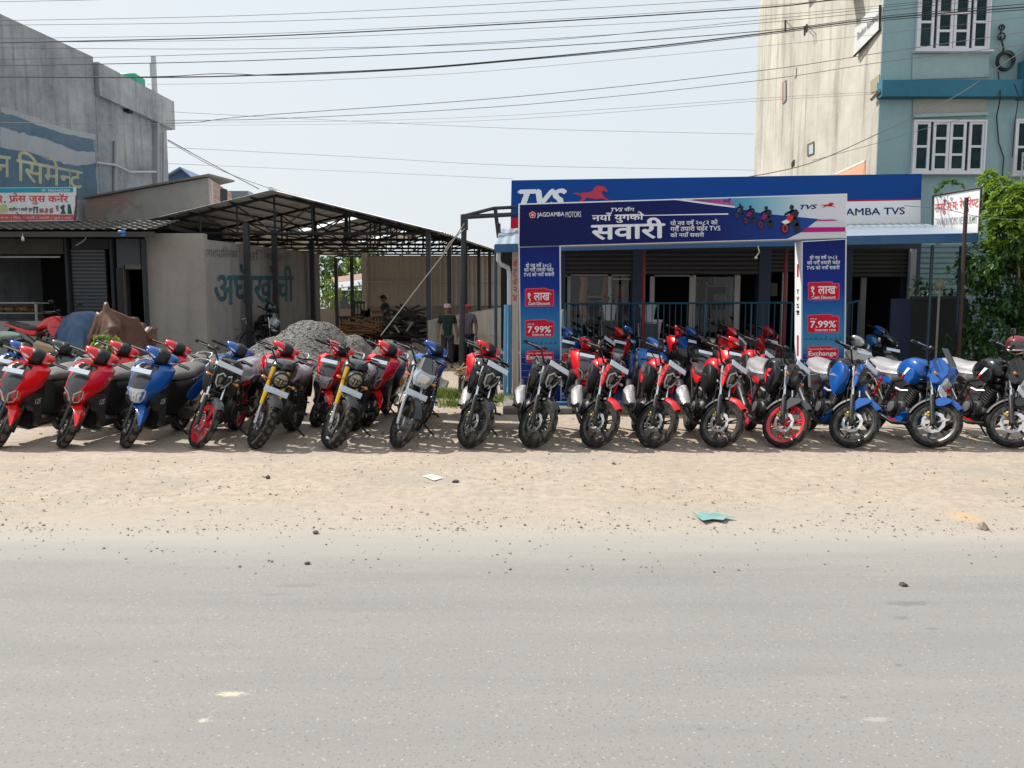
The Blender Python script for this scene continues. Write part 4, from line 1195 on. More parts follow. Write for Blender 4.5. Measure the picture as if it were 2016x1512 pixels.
for i in range(5200):
    px, py = rr.uniform(-40, 2060), 885 + 160 * rr.random()
    if noise.noise(Vector((px / 260, py / 60, 1.3))) < -.12 and rr.random() < .75: continue
    c = onz(px, py); s = .003 + .0095 * rr.random() ** 5
    rock(b, (c.x, c.y, s * .35), s, i)
for i in range(900):
    x, y = rr.uniform(-9, 9), rr.uniform(9.5, 13)
    s = .006 + .016 * rr.random() ** 3
    rock(b, (x, y, gz(x, y) + s * .35), s, i + 5000)
for i in range(420):
    c = onz(rr.uniform(0, 2016), 1042 + 90 * rr.random() ** 2.2); s = .0035 + .007 * rr.random() ** 3
    rock(b, (c.x, c.y, .006 + s * .35), s, i + 9000)
tag(b.build('pebbles', STONE, None, 0, False), 'small stones strewn over the sandy shoulder', 'pebbles', kind='stuff')
DSTONE = mat('dark_stone', (.06, .05, .042), .9, var=.3, scale=8)
for k, (px, py, s, lab) in enumerate(((621, 1051, .028, 'dark stone lying on the pale dust strip in the middle left'), (605, 1112, .026, 'dark stone lying alone on the bare road'), (897, 950, .035, 'dark stone just right of the white paper sheet'),
                           (1935, 1042, .05, 'brown clod at the lower edge of the tan soil patch'), (528, 942, .03, 'stone on the grey gravel patch left of the white paper'), (1208, 914, .03, 'stone lying just in front of the first red motorcycle'), (1778, 1154, .022, 'small dark stone on the road at right, above the oil stain'))):
    c = onz(px, py); b = MB(); rock(b, (0, 0, 0), s, 100 + k)
    o = b.build('stone', STONE if k in (3, 5) else DSTONE, None, 0); o.location = (c.x, c.y, .004 + s * .3)
    tag(o, lab, 'stone', 'larger loose stones')
# paper and torn plastic on the ground
b = MB(); c = [onz(832, 937, .012), onz(850, 934, .03), onz(873, 941, .012), onz(855, 946, .014)]
b.prism(c, (0, 0, .003)); tag(b.build('paper_sheet', mat('paper', (.72, .70, .74), .8), None, 0), 'white paper sheet lying flat on the sandy shoulder', 'paper')
b = MB(); pts = []
out = [(1362, 1006), (1372, 1012), (1384, 1007), (1396, 1012), (1408, 1009), (1422, 1013), (1448, 1018), (1430, 1019), (1424, 1024), (1404, 1022), (1384, 1025), (1374, 1019)]
b.prism([onz(x, y, .012 + .02 * abs(math.sin(i * 1.7))) for i, (x, y) in enumerate(out)], (0, 0, .003))
tag(b.build('plastic_scrap', mat('teal_plastic', (.13, .33, .32), .6, var=.3, dirt=((.40, .34, .27), .35, 9)), None, 0), 'torn turquoise plastic scrap lying on the shoulder by the road', 'plastic scrap')

# ================================================================== weathered walls
def concrete(name, base, dark, streak=.6, scale=1.0, tint=None):
    m, t, b = nodes(name)
    v = coord(t)
    a = tex(t, v, .55 * scale, 7, .65); s = tex(t, coord(t, (2.2, 2.2, .16)), 1.3 * scale, 6, .65); f = tex(t, v, 7, 6, .7)
    c = mixc(t, ramp(t, a, [(.34, 0.0), (.66, 1.0)]), base, dark)
    c = mixc(t, ramp(t, s, [(.50, 0.0), (.74, streak)]), c, tuple(k * .55 for k in dark))
    c = mixc(t, ramp(t, f, [(.3, 0.0), (.8, .35)]), c, tint or tuple(min(1, k * 1.25) for k in base))
    t.links.new(c, b.inputs['Base Color']); b.inputs['Roughness'].default_value = .9; b.inputs['Specular IOR Level'].default_value = .2
    bump(t, b, f, .25, .02)
    return m
GREYWALL = concrete('grey_render', (.36, .375, .385), (.16, .185, .215), .85, 1.3)
PLASTER = concrete('raw_plaster', (.33, .30, .265), (.26, .24, .215), .5)
CREAM = concrete('cream_render', (.53, .50, .43), (.345, .325, .28), 1.0, 1.0, (.57, .54, .47))
TEAL = concrete('teal_render', (.26, .385, .405), (.22, .345, .365), .25, .7)
TEALL = concrete('pale_teal_render', (.31, .41, .42), (.28, .385, .40), .15, .6)
LEDGE = concrete('blue_ledge_paint', (.045, .17, .25), (.038, .15, .22), .25)
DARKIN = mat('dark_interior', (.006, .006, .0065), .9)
def foot(pts, z0, z1, name, m, parent, smooth=0):
    b = MB(); b.prism([(x, y, z0) for x, y in pts], (0, 0, z1 - z0)); return b.build(name, m, parent, smooth)
# ---- grey building at left
A = at(0, 27, 21); B = at(183, 110, 24.45); C = at(334, 190, 29.0)
zt = A.z; d = (B - A); d.z = 0; A0 = A - d.normalized() * 5
lb = group_at('grey_building', (A.x, A.y, 0), 'tall grey rendered building with a faded blue painted advert on its side wall', 'building')
w1 = foot([(A0.x, A0.y), (B.x, B.y), (B.x - 9, B.y + 1), (A0.x - 9, A0.y + 1)], 0, zt, 'wall', GREYWALL, lb)
gp = Pl((A.x, A.y, 0), (B.x, B.y, 0), (A.x, A.y, 5))
gp2 = Pl((B.x, B.y, 0), (C.x, C.y, 0), (B.x, B.y, 5))
z2 = at(200, 131, 24.9).z
C2 = at(327, 232, 28.8)
foot([(B.x, B.y + .02), (C2.x, C2.y), (C2.x - 8, C2.y + 2), (B.x - 8, B.y + 2)], 0, z2 - 1.0, 'wall', GREYWALL, lb)
nrm = gp2.n * .16
foot([(B.x + nrm.x, B.y + nrm.y), (C.x + nrm.x, C.y + nrm.y), (C.x - 8, C.y + 2), (B.x - 8, B.y + 2)], z2 - 1.0, z2, 'parapet', GREYWALL, lb)
MUR = concrete('faded_mural', (.06, .135, .21), (.13, .18, .235), .5, 1.6, (.18, .25, .32))
def jag(pts, k=6, a=4, seed=0):
    out = []
    for i in range(len(pts)):
        p, q = pts[i], pts[(i + 1) % len(pts)]
        for j in range(k):
            f = j / k; x, y = p[0] + (q[0] - p[0]) * f, p[1] + (q[1] - p[1]) * f
            if j: x += a * .5 * noise.noise(Vector((x * .09, y * .09, seed))); y += a * noise.noise(Vector((x * .12, y * .12, seed + 5)))
            out.append((x, y))
    return out
shape(gp, jag([(0, 290), (60, 300), (110, 318), (150, 327), (184, 322), (188, 300), (191, 395), (0, 395)], 6, 8), MUR, w1, 'painted_advert', .004)
shape(gp, jag([(0, 222), (50, 232), (110, 255), (184, 275), (186, 305), (150, 297), (100, 277), (50, 262), (0, 250)], 6, 8, 2), MUR, w1, 'painted_advert', .004)
BARE = concrete('bare_patch', (.36, .385, .41), (.31, .335, .36), .2)
shape(gp, jag([(0, 250), (30, 258), (50, 263), (100, 278), (150, 298), (188, 300), (188, 322), (150, 326), (110, 317), (60, 300), (0, 288)], 5, 6, 3), BARE, w1, 'bare_plaster', .007)
shape(gp, jag([(0, 209), (60, 228), (120, 250), (188, 265), (188, 275), (120, 262), (60, 240), (0, 218)], 5, 5, 4), BARE, w1, 'bare_plaster', .007)
YEL = mat('faded_yellow_paint', (.44, .44, .27), .85, var=.35, scale=2, dirt=((.12, .18, .24), .30, 2.2))
write(gp, 'न', (-8, 21, 305, 350, 309, 347), YEL, w1, .015, off=.012)
write(gp, 'सिमेन्ट', (33, 162, 295, 356, 324, 372), YEL, w1, .015, off=.012)
b = MB(); p = [gp2.hit(310, y, .08) for y in (225, 300, 365)]; b.tube(p, .07, 8); p = [gp2.hit(322, y, .08) for y in (262, 320, 380)]; b.tube(p, .045, 8); b.tube([gp2.hit(228, 278, .05), gp2.hit(226, 400, .05)], .06, 8)
b.build('drain_pipe', mat('grey_pipe', (.30, .33, .36), .5), lb)
b = MB(); b.tube([gp2.hit(190, 320, .1), gp2.hit(228, 325, .1), gp2.hit(255, 338, .1), gp2.hit(307, 338, .1)], .035, 6)
b.build('wall_cable', mat('pale_cable', (.42, .45, .48), .5), lb)
b = MB(); b.box(gp2.hit(250, 213, .02), (.25, .3, .28)); b.build('wall_vent', DARKIN, lb)
b = MB(); q = at(257, 160, 27.5); b.box((q.x, q.y, q.z), (.72, .7, .36), None, .04); o = b.build('roof_tank', mat('green_tank', (.02, .34, .22), .5), None, 40)
tag(o, 'green box standing on the roof edge of the grey building', 'tank')
b = MB(); q0 = at(303, 200, 31); q1 = at(302, 111, 31); b.tube([(q0.x, q0.y, 5.5), q1], [.14, .10], 8); b.box((q1.x - .08, q1.y, q1.z - .5), (.12, .1, .5))
tag(b.build('utility_pole', mat('pole_concrete', (.42, .44, .45), .8), None), 'pale concrete pole rising behind the grey building roof', 'pole')

# ---- brick outbuilding with mono-pitch roof
BRICK = None
def brick(name, c1, c2, mortar, sc, plasterc=None, amt=.5, rot=(math.pi / 2, 0, 0)):
    m, t, b = nodes(name)
    v = coord(t, (1, 1, 1), 'Object', rot)
    bt = N(t, 'ShaderNodeTexBrick', Scale=sc); bt.inputs['Color1'].default_value = (*c1, 1); bt.inputs['Color2'].default_value = (*c2, 1); bt.inputs['Mortar'].default_value = (*mortar, 1); bt.inputs['Mortar Size'].default_value = .025; bt.inputs['Brick Width'].default_value = .5; bt.inputs['Row Height'].default_value = .19
    t.links.new(v, bt.inputs['Vector'])
    c = bt.outputs['Color']
    if plasterc:
        a = tex(t, coord(t), .8, 7, .7)
        c = mixc(t, ramp(t, a, [(.5 - amt * .2, 0.0), (.56 - amt * .2, 1.0)]), c, plasterc)
    c = mixc(t, ramp(t, tex(t, coord(t), 4, 6), [(.35, 0.0), (.8, .5)]), c, tuple(k * .6 for k in mortar))
    t.links.new(c, b.inputs['Base Color']); b.inputs['Roughness'].default_value = .92
    return m
BRF = brick('plastered_brick', (.30, .16, .12), (.22, .14, .11), (.26, .24, .22), 3.0, (.27, .255, .235), .35)
BRS = brick('bare_brick', (.34, .20, .16), (.26, .16, .13), (.42, .38, .34), 3.0, None, 0, (math.pi / 2, 0, math.pi / 2))
by = 23.4
q = [at(168, 392, by), at(410, 350, by), at(410, 470, by), at(165, 470, by)]
bh = group_at('brick_house', (q[3].x, by, 0), 'low brick outbuilding with a sloping sheet roof behind the tiled shop', 'building')
q[2].z = q[3].z = 1.0
b = MB(); b.prism(q, (0, .25, 0)); b.build('wall', BRF, bh, 0)
r1 = at(455, 356, 25.6); r0 = q[1]
b = MB(); b.prism([(r0.x, by + .02, 1), (r0.x, by + .02, r0.z), (r1.x, r1.y, r0.z - .12), (r1.x, r1.y, 1)], (-.25, .1, 0)); b.build('wall', BRS, bh, 0)
s0, s1, s2, s3 = at(163, 391, by - .1), at(412, 345, by - .15), at(462, 358, 25.8), at(300, 372, 25.8)
b = MB(); b.prism([s0, s1, s2, Vector((s0.x, 25.8, s0.z + .1))], (0, 0, .05)); b.build('roof', mat('rusty_sheet', (.17, .15, .14), .7, .3, var=.3), bh, 0)
wp = Pl((r0.x, by + .02, 1), (r1.x, r1.y, 1), (r0.x, by + .02, 2))
b = MB(); b.prism([wp.hit(x, y, .004) for x, y in ((434, 371), (447, 373), (447, 402), (434, 403))], wp.n * .01); b.build('window', DARKIN, bh, 0)
b = MB(); q = at(467, 386, 26.5); b.box((q.x, q.y + .4, q.z - .3), (.66, .5, 1.0), None, .01)
tag(b.build('metal_cabinet', mat('blue_grey_sheet', (.20, .24, .28), .6), None, 0), 'blue grey metal box beside the brick outbuilding', 'cabinet')
q = at(352, 345, 36)
gb = group_at('blue_roof_house', (q.x, q.y, 0), 'small distant house with a blue sheet roof', 'house')
pk_, le, re_ = at(358, 334, 36), at(322, 356, 36), at(376, 352, 36)
b = MB(); b.prism([pk_, re_, (re_.x, 36, 1), (le.x, 36, 1), le], (0, 3, 0)); b.build('wall', mat('blue_wall', (.05, .10, .22), .7), gb, 0)
b = MB(); b.prism([le + Vector((-.1, -.2, 0)), pk_ + Vector((0, -.2, .03)), re_ + Vector((.1, -.2, 0)), re_ + Vector((.1, -.2, .06)), pk_ + Vector((0, -.2, .10)), le + Vector((-.1, -.2, .06))], (0, 3.3, 0)); b.build('roof', mat('blue_sheet_roof', (.16, .26, .40), .5), gb, 0)

# ---- tiled shop row at left
sy = 18.5
shop = group_at('tiled_shop', (at(140, 600, sy).x, sy, .55), 'dark tiled-roof shop row with a rolled shutter and an open stall front', 'shop building')
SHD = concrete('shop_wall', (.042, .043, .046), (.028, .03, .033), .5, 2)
def fpanel(x0, x1, y0, y1, yy, m, name, par, depth=.2, z0=None, b=None):
    own = b is None; b = b or MB()
    p = at(x0, y0, yy); q = at(x1, y1, yy); zb = q.z if z0 is None else z0
    b.box(((p.x + q.x) / 2, yy + depth / 2, (p.z + zb) / 2), (q.x - p.x, depth, p.z - zb))
    if own: return b.build(name, m, par, 0)
G0 = .5
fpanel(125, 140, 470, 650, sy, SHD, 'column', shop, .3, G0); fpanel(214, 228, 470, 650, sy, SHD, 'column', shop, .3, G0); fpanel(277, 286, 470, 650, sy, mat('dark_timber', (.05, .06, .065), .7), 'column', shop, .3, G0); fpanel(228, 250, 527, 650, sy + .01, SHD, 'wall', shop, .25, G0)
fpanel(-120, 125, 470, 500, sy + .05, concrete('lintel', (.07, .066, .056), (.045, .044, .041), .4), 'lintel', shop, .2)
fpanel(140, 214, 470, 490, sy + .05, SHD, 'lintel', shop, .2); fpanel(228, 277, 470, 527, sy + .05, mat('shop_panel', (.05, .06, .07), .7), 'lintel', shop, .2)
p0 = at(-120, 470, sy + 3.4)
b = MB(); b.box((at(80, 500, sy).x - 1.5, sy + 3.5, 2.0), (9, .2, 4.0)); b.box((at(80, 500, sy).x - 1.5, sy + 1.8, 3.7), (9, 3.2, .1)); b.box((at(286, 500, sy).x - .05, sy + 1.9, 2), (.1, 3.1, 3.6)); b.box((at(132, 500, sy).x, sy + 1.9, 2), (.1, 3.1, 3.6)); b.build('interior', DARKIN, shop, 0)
def shutter(x0, x1, y0, y1, yy, m, name, par, z0=None, pitch=.085):
    p = at(x0, y0, yy); q = at(x1, y1, yy); zb = q.z if z0 is None else z0
    n = max(3, int((p.z - zb) / pitch)); b = MB(); vs = []
    h = (p.z - zb) / n
    prof = []
    for i in range(n):
        z = zb + i * h
        prof += [(0, z), (-.022, z + h * .25), (-.022, z + h * .7), (0, z + h * .95)]
    prof.append((0, p.z)); k = len(prof)
    vs = [(x, yy + a, z) for x in (p.x, q.x) for a, z in prof] + [(x, yy + .04, z) for x in (p.x, q.x) for a, z in prof]
    fs = [(i, i + 1, k + i + 1, k + i) for i in range(k - 1)] + [(2 * k + i, 3 * k + i, 3 * k + i + 1, 2 * k + i + 1) for i in range(k - 1)]
    fs += [(0, k, 3 * k, 2 * k), (k - 1, 3 * k - 1, 4 * k - 1, 2 * k - 1)]
    b.add(vs, fs)
    return b.build(name, m, par, 30)
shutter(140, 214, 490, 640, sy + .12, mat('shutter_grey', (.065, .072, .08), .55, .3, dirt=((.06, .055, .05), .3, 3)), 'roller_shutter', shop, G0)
fpanel(246, 277, 521, 530, sy - .03, mat('door_frame_wood', (.10, .085, .07), .8), 'door_frame', shop, .1); fpanel(242, 249, 521, 650, sy - .02, mat('door_frame_wood', (.10, .085, .07), .8), 'door_frame', shop, .1, G0)
b = MB(); b.tube([at(0, 506, sy - .02), at(118, 506, sy - .02)], .02, 6); b.build('shutter_rail', mat('pale_rail', (.35, .36, .36), .5), shop)
b = MB(); b.tube([at(150, 483, sy - .15), at(165, 474, sy - .3), at(172, 463, sy - .5)], .016, 6); b.build('bracket', mat('pale_rail', (.35, .36, .36), .5), shop)
# tiles
b = MB(); xa, xb = at(-150, 455, 17.9).x, at(303, 455, 17.9).x; ze = at(100, 456, 17.9).z; zu = at(100, 437, 19.4).z
nx = int((xb - xa) / .035); rows = 6; vs = []; fs = []
for r_ in range(rows):
    for e in (0, 1):
        f = (r_ + e * 1.08) / rows; yy = 17.9 + (19.4 - 17.9) * f; zz = ze + (zu - ze) * f + (.045 if e == 0 else 0)
        for i in range(nx + 1):
            x = xa + i * .035; vs.append((x, yy, zz + .035 * abs(math.sin(x * math.pi / .24)) + .01 * noise.noise(Vector((x * 3, yy * 5, 0)))))
for k in range(rows * 2 - 1):
    fs += [(k * (nx + 1) + i, k * (nx + 1) + i + 1, (k + 1) * (nx + 1) + i + 1, (k + 1) * (nx + 1) + i) for i in range(nx)]
b.add(vs, fs); b.build('tile_roof', mat('old_tiles', (.115, .11, .10), .85, var=.45, scale=3, dirt=((.20, .19, .15), .35, 4)), shop, 40, False)
b = MB(); b.box(((xa + xb) / 2, 17.93, ze - .06), (xb - xa, .05, .12)); b.build('eave_board', mat('eave_wood', (.05, .045, .042), .8), shop, 0)
b = MB(); q = at(45, 470, 17.8); b.tube([(q.x, q.y, q.z + .12), (q.x, q.y, q.z + .04)], .006, 5); b.ball((q.x, q.y, q.z), (.035, .035, .06), 10, 7)
tag(b.build('bulb', mat('bulb_glass', (.55, .52, .45), .2), None), 'bare light bulb hanging under the tiled eave', 'light bulb')
b = MB(); q = at(240, 457, 17.7); b.box((q.x, q.y, q.z + .0), (.16, .12, .07), (0, 0, .3), .02); b.box((q.x + .03, q.y, q.z - .07), (.10, .1, .06), None, .02)
tag(b.build('blue_bag', mat('blue_bag_plastic', (.05, .17, .42), .5), None), 'small blue plastic bundle stuck on the tile roof edge', 'plastic bundle')
# juice shop board
jy = 18.9
jp = Pl((0, jy, 0), (1, jy, 0), (0, jy, 1))
jb = group_at('juice_board', jp.hit(70, 437), 'white juice shop sign board with red lettering standing on the tiled roof', 'sign')
slab(jp, [(-90, 370), (147, 368.5), (149, 434.5), (-90, 438)], .06, mat('board_white', (.62, .64, .66), .5), jb, 'board')
shape(jp, [(-88, 371), (144, 369.5), (144.3, 378.5), (-88, 380)], ink('teal', (.02, .30, .40)), jb, 'teal_band', .004)
shape(jp, [(-88, 420.5), (145, 422.5), (145.5, 433), (-88, 436)], ink('brick_red', (.50, .10, .09)), jb, 'red_band', .004)
write(jp, 'फ्रेस जुस कर्नर', (18, 134, 380, 402, 381, 403), ink('sign_red', (.55, .06, .07)), jb, .018, off=.008)
write(jp, '२.', (-6, 11, 384, 399, 384, 399), ink('sign_red', (.55, .06, .07)), jb, .018, off=.008)
write(jp, 'मो. 9865402303', (82, 137, 371, 378, 370.5, 377.5), ink('pale', (.58, .6, .66)), jb, .01, off=.008)
write(jp, 'चाउमिन र लस्सी जुस', (17, 64, 407, 418, 407, 418), I_DARK, jb, .01, off=.008)
write(jp, 'मःमः | चिया | कफी | लस्सी | जुस | चाट', (1, 141, 425, 433, 426, 432.5), ink('pale', (.58, .6, .66)), jb, .0, off=.008)
shapes(jp, [[(65, 407), (75, 407), (74, 420), (72, 420), (71, 410), (68, 410), (68, 420), (66, 420)], [(118, 408), (124, 403), (128, 404), (126, 412), (130, 421), (119, 421), (122, 414)], [(133, 402), (138, 402), (142, 421), (133, 421)]], ink('dark_green', (.03, .10, .10)), jb, 'food_picture', .008)
shapes(jp, [[(77, 411), (85, 410), (87, 418), (78, 419)], [(90, 409), (95, 411), (93, 420), (88, 419)], [(97, 412), (104, 408), (104, 419), (98, 420)], [(109, 405), (115, 404), (115, 414), (112, 416)]], ink('dish', (.30, .14, .16)), jb, 'food_picture', .008)
shapes(jp, [[(0, 404), (6, 401), (13, 403), (15, 417), (0, 418)]], ink('pale_green', (.42, .5, .25)), jb, 'food_picture', .008)
b = MB(); b.tube([at(32, 418, 18.7), at(42, 428, 18.6), at(58, 438, 18.4)], .012, 5); b.tube([at(148, 434, 18.9), at(150, 385, 18.95)], .03, 6); b.build('support', mat('rust', (.10, .06, .05), .8), jb)
# food stall in front
fy = 17.2
st = group_at('food_stall', (at(40, 640, fy).x, fy, G0), 'glass fronted street food counter in front of the dark open shop', 'food stall')
fpanel(-40, 92, 632, 700, fy, mat('stall_white', (.22, .22, .215), .6), 'counter', st, .6, G0)
b = MB(); pz0 = at(0, 613, fy).z; pz1 = at(0, 598, fy).z
for x in (-40, 69): b.box((at(x, 600, fy).x, fy + .03, (at(0, 632, fy).z + pz1) / 2), (.04, .04, pz1 - at(0, 632, fy).z))
b.box((at(15, 600, fy).x, fy + .3, pz1 + .02), (at(71, 0, fy).x - at(-42, 0, fy).x, .62, .03)); b.box((at(15, 600, fy).x, fy + .3, pz0 - .04), (at(71, 0, fy).x - at(-42, 0, fy).x, .6, .02)); b.build('case_frame', mat('stall_white', (.22, .22, .215), .6), st, 0)
b = MB(); rr = random.Random(3)
for i in range(60):
    q = at(rr.uniform(-35, 64), 611 - rr.random() * 5, fy + .2); rock(b, (q.x, q.y + rr.uniform(-.05, .3), q.z), .07, i)
b.build('food', mat('fried_food', (.22, .12, .04), .7, var=.5, scale=9), st, 30)
# ================================================================== open truss shed
SD = Vector((.1135, 1, 0)); SY0 = 21.0
PR = at(843, 455, SY0); PLf = at(240, 455, SY0); APX = at(544, 379, SY0)
xr, xl, xm = PR.x, PLf.x, APX.x; ze0, za0 = 3.86, APX.z; RISE = .0335
def sh(x, t, z): return Vector((x + SD.x * t, SY0 + t, z + RISE * t))
SROOT = group_at('truss_shed', (xm, SY0, .2), 'large open steel truss shed with a grey sheet gable roof and dark posts', 'shed')
SST = mat('shed_steel', (.026, .032, .036), .55, .3, dirt=((.10, .06, .04), .2, 4))
SHEET = mat('roof_sheet', (.84, .85, .85), .55, .2, var=.18, scale=2.5, dirt=((.20, .18, .16), .3, 1.5))
def rf(x):   # roof height across the gable
    f = (x - xl) / (xm - xl) if x < xm else (xr - x) / (xr - xm)
    return ze0 + (za0 - ze0) * f
TT = [0, 2.9, 5.8, 8.7, 11.6, 14.5, 17.4]
for k, t in enumerate(TT):
    b = MB(); B_ = lambda p, q, r=.035: b.tube([p, q], r * .8, 4)
    zb = ze0 - .10
    xs_ = [xl + .1 + (xr - xl - .2) * i / 8 for i in range(9)]
    B_(sh(xl, t, zb), sh(xr, t, zb), .05)
    B_(sh(xl - .25, t, rf(xl) - .12), sh(xm, t, za0 - .08), .05); B_(sh(xm, t, za0 - .08), sh(xr + .25, t, rf(xr) - .12), .05)
    for i in range(1, 8): B_(sh(xs_[i], t, zb), sh(xs_[i], t, rf(xs_[i]) - .08), .038)
    for i in range(1, 7):
        if i < 4: B_(sh(xs_[i], t, rf(xs_[i]) - .1), sh(xs_[i + 1], t, zb), .026)
        else: B_(sh(xs_[i], t, zb), sh(xs_[i + 1], t, rf(xs_[i + 1]) - .1), .026)
    b.build('truss', SST, SROOT, 0)
for k, t in enumerate(TT):
    b = MB(); p = sh(xr, t, 0); b.box((p.x, p.y, (ze0 + RISE * t) / 2 + .05), (.13, .13, ze0 + RISE * t - .1)); b.build('post', SST, SROOT, 0)
for px, yy in ((486, 20.6), (541, 22.4), (614, 25.3), (661, 34.4), (692, 34.4)):
    b = MB(); p = at(px, 500, yy); b.box((p.x, p.y, 2.0), (.14, .14, 4.0)); b.build('post', SST, SROOT, 0)
b = MB(); p = sh(xl + .55, .1, 0); b.box((p.x, p.y, 1.9), (.12, .12, 3.9)); b.build('post', SST, SROOT, 0)
b = MB()
for i in range(1, 8):
    for s in (0, 1):
        x = (xl - .3) + (xm - xl + .3) * i / 8 if s == 0 else xm + (xr + .3 - xm) * i / 8
        b.tube([sh(x, -.3, rf(x) - .03), sh(x, 18, rf(x) - .03)], .03, 4)
b.build('purlin', SST, SROOT, 0)
def roof_side(xa, xb, gaps):
    b = MB(); st = .085
    def seg(t0, t1, u0, u1):
        n = max(2, int((t1 - t0) / st)); vs = []; fs = []
        for i in range(n + 1):
            t = t0 + (t1 - t0) * i / n; w = .018 * math.sin(t * 2 * math.pi / .34)
            for u in (u0, u1):
                x = xa + (xb - xa) * u; vs.append(sh(x, t, rf(x) + .03 + w))
        b.add(vs, [(2 * i, 2 * i + 2, 2 * i + 3, 2 * i + 1) for i in range(n)])
    ts = -.35
    for (g0, g1, u0, u1) in gaps:
        seg(ts, g0, 0, 1); seg(g0, g1, 0, u0); seg(g0, g1, u1, 1); ts = g1
    seg(ts, 18.2, 0, 1)
    return b
GAPS = [(7.1, 7.8, .52, .97), (14.3, 15.1, .50, .96)]
roof_side(xl - .45, xm, GAPS).build('roof', SHEET, SROOT, 60, False)
roof_side(xm, xr + .45, []).build('roof', SHEET, SROOT, 60, False)
b = MB(); b.tube([sh(xm, -.35, za0 + .06), sh(xm, 18.2, za0 + .06)], .09, 6, flat=.5); b.build('ridge_cap', SHEET, SROOT)
m, t_, b_ = nodes('translucent_sheet')
tb = N(t_, 'ShaderNodeBsdfTranslucent'); tb.inputs['Color'].default_value = (.82, .86, .88, 1)
t_.links.new(tb.outputs[0], t_.nodes['Material Output'].inputs['Surface'])
for (g0, g1, u0, u1) in GAPS:
    b = MB(); xa, xb = xl - .45, xm
    b.add([sh(xa + (xb - xa) * u, t, rf(xa + (xb - xa) * u) + .035) for t in (g0 - .02, g1 + .02) for u in (u0 - .01, u1 + .01)], [(0, 1, 3, 2)])
    b.build('skylight_sheet', m, SROOT, 0)
# walls of the shed
b = MB(); WY0 = 18.75; p, q = at(285, 462, WY0), at(401, 470, WY0)
b.box(((p.x + q.x) / 2, WY0 + .11, 1.75), (q.x - p.x, .22, 3.6)); wl = b.build('end_wall', PLASTER, SROOT, 0)
X0 = q.x; TW = 7.5
b = MB(); a0, a1 = Vector((X0, WY0 + .22, 0)), Vector((X0 + SD.x * TW, WY0 + .22 + TW, 0))
b.prism([a0, a1, a1 + Vector((0, 0, 3.62)), a0 + Vector((0, 0, 3.42))], (-.2, .02, 0)); tw = b.build('side_wall', concrete('limewashed_wall', (.29, .275, .265), (.20, .19, .185), .6), SROOT, 0)
tp = Pl(a0, a1, a0 + Vector((0, 0, 3)))
TEALP = mat('faded_teal_paint', (.02, .095, .12), .85, var=.6, scale=2.2, dirt=((.20, .19, .18), .25, 3))
write(tp, 'अर्घाखाँची', (423, 578, 518, 600, 524, 592), TEALP, tw, .02, off=.012)
write(tp, 'नगरपालिका', (400, 468, 484, 506, 488, 508), mat('faded_black_paint', (.09, .085, .09), .85, var=.5, scale=3, dirt=((.25, .235, .225), .4, 4)), tw, .0, off=.012)
write(tp, 'सन्धिखर्क', (487, 570, 490, 512, 497, 514), mat('faded_black_paint', (.09, .085, .09), .85, var=.5, scale=3, dirt=((.25, .235, .225), .4, 4)), tw, .0, off=.012)
p0, p1 = at(722, 513, 35.4), at(1000, 513, 35.4)
b = MB(); n = int((p1.x - p0.x) / .04); vs = []
for i in range(n + 1):
    x = p0.x + (p1.x - p0.x) * i / n; w = .025 * (1 if (i % 6) < 3 else 0)
    vs += [(x, 35.4 + w, 1.9), (x, 35.4 + w, 4.15)]
b.add(vs, [(2 * i, 2 * i + 2, 2 * i + 3, 2 * i + 1) for i in range(n)])
b.build('back_cladding', mat('tan_cladding', (.42, .38, .33), .6, .1, var=.08), SROOT, 0, False)
b = MB(); b.box(((p0.x + p1.x) / 2, 35.3, 3.0), (p1.x - p0.x, .06, .05)); b.box((p0.x - .1, 35.3, 3.0), (.2, .2, 2.6)); b.build('back_frame', mat('tan_frame', (.48, .42, .35), .6), SROOT, 0)
b = MB(); b.box(((p0.x + p1.x) / 2 - .1, 35.6, 1.0), (p1.x - p0.x + .4, .25, 1.95)); q = at(640, 598, 35.6); b.box(((q.x + p0.x) / 2 - .5, 35.6, .9), (p0.x - q.x + 1.2, .25, 1.75)); b.build('low_wall', PLASTER, SROOT, 0)
# right boundary low wall with sloping top
lw = group_at('low_wall', sh(xr + .3, 0, 0), 'low grey concrete wall rising beside the lane at the shed posts', 'wall')
b = MB(); e0, e1 = sh(xr + .22, -.2, 0), sh(xr + .22, 18, 0)
b.prism([Vector((e0.x, e0.y, 0)), Vector((e1.x, e1.y, 0)), Vector((e1.x, e1.y, 1.95)), Vector((e0.x, e0.y, 1.44))], (-.22, .02, 0)); b.build('wall', concrete('low_wall_render', (.36, .33, .29), (.27, .25, .22), .5), lw, 0)
# earth bank in the lane behind the people
b = MB(); pr = []
for i in range(22):
    t = i / 21; x0 = -1.75 + .9 * t; y = 22 + 8 * t
    pr.append([Vector((x0 - .1, y, .1)), Vector((x0 + .1, y, .75 + .1 * noise.noise(Vector((i * .6, 0, 0))))), Vector((x0 + .45, y, .7 + .12 * noise.noise(Vector((i * .5, 3, 0))))), Vector((x0 + 1.0, y, .3)), Vector((x0 + 1.4, y, .1))])
b.loft(pr, False, False); tag(b.build('earth_bank', mat('earth', (.26, .20, .15), .95, var=.35, scale=3, bmp=.6), None, 60, False), kind='structure')
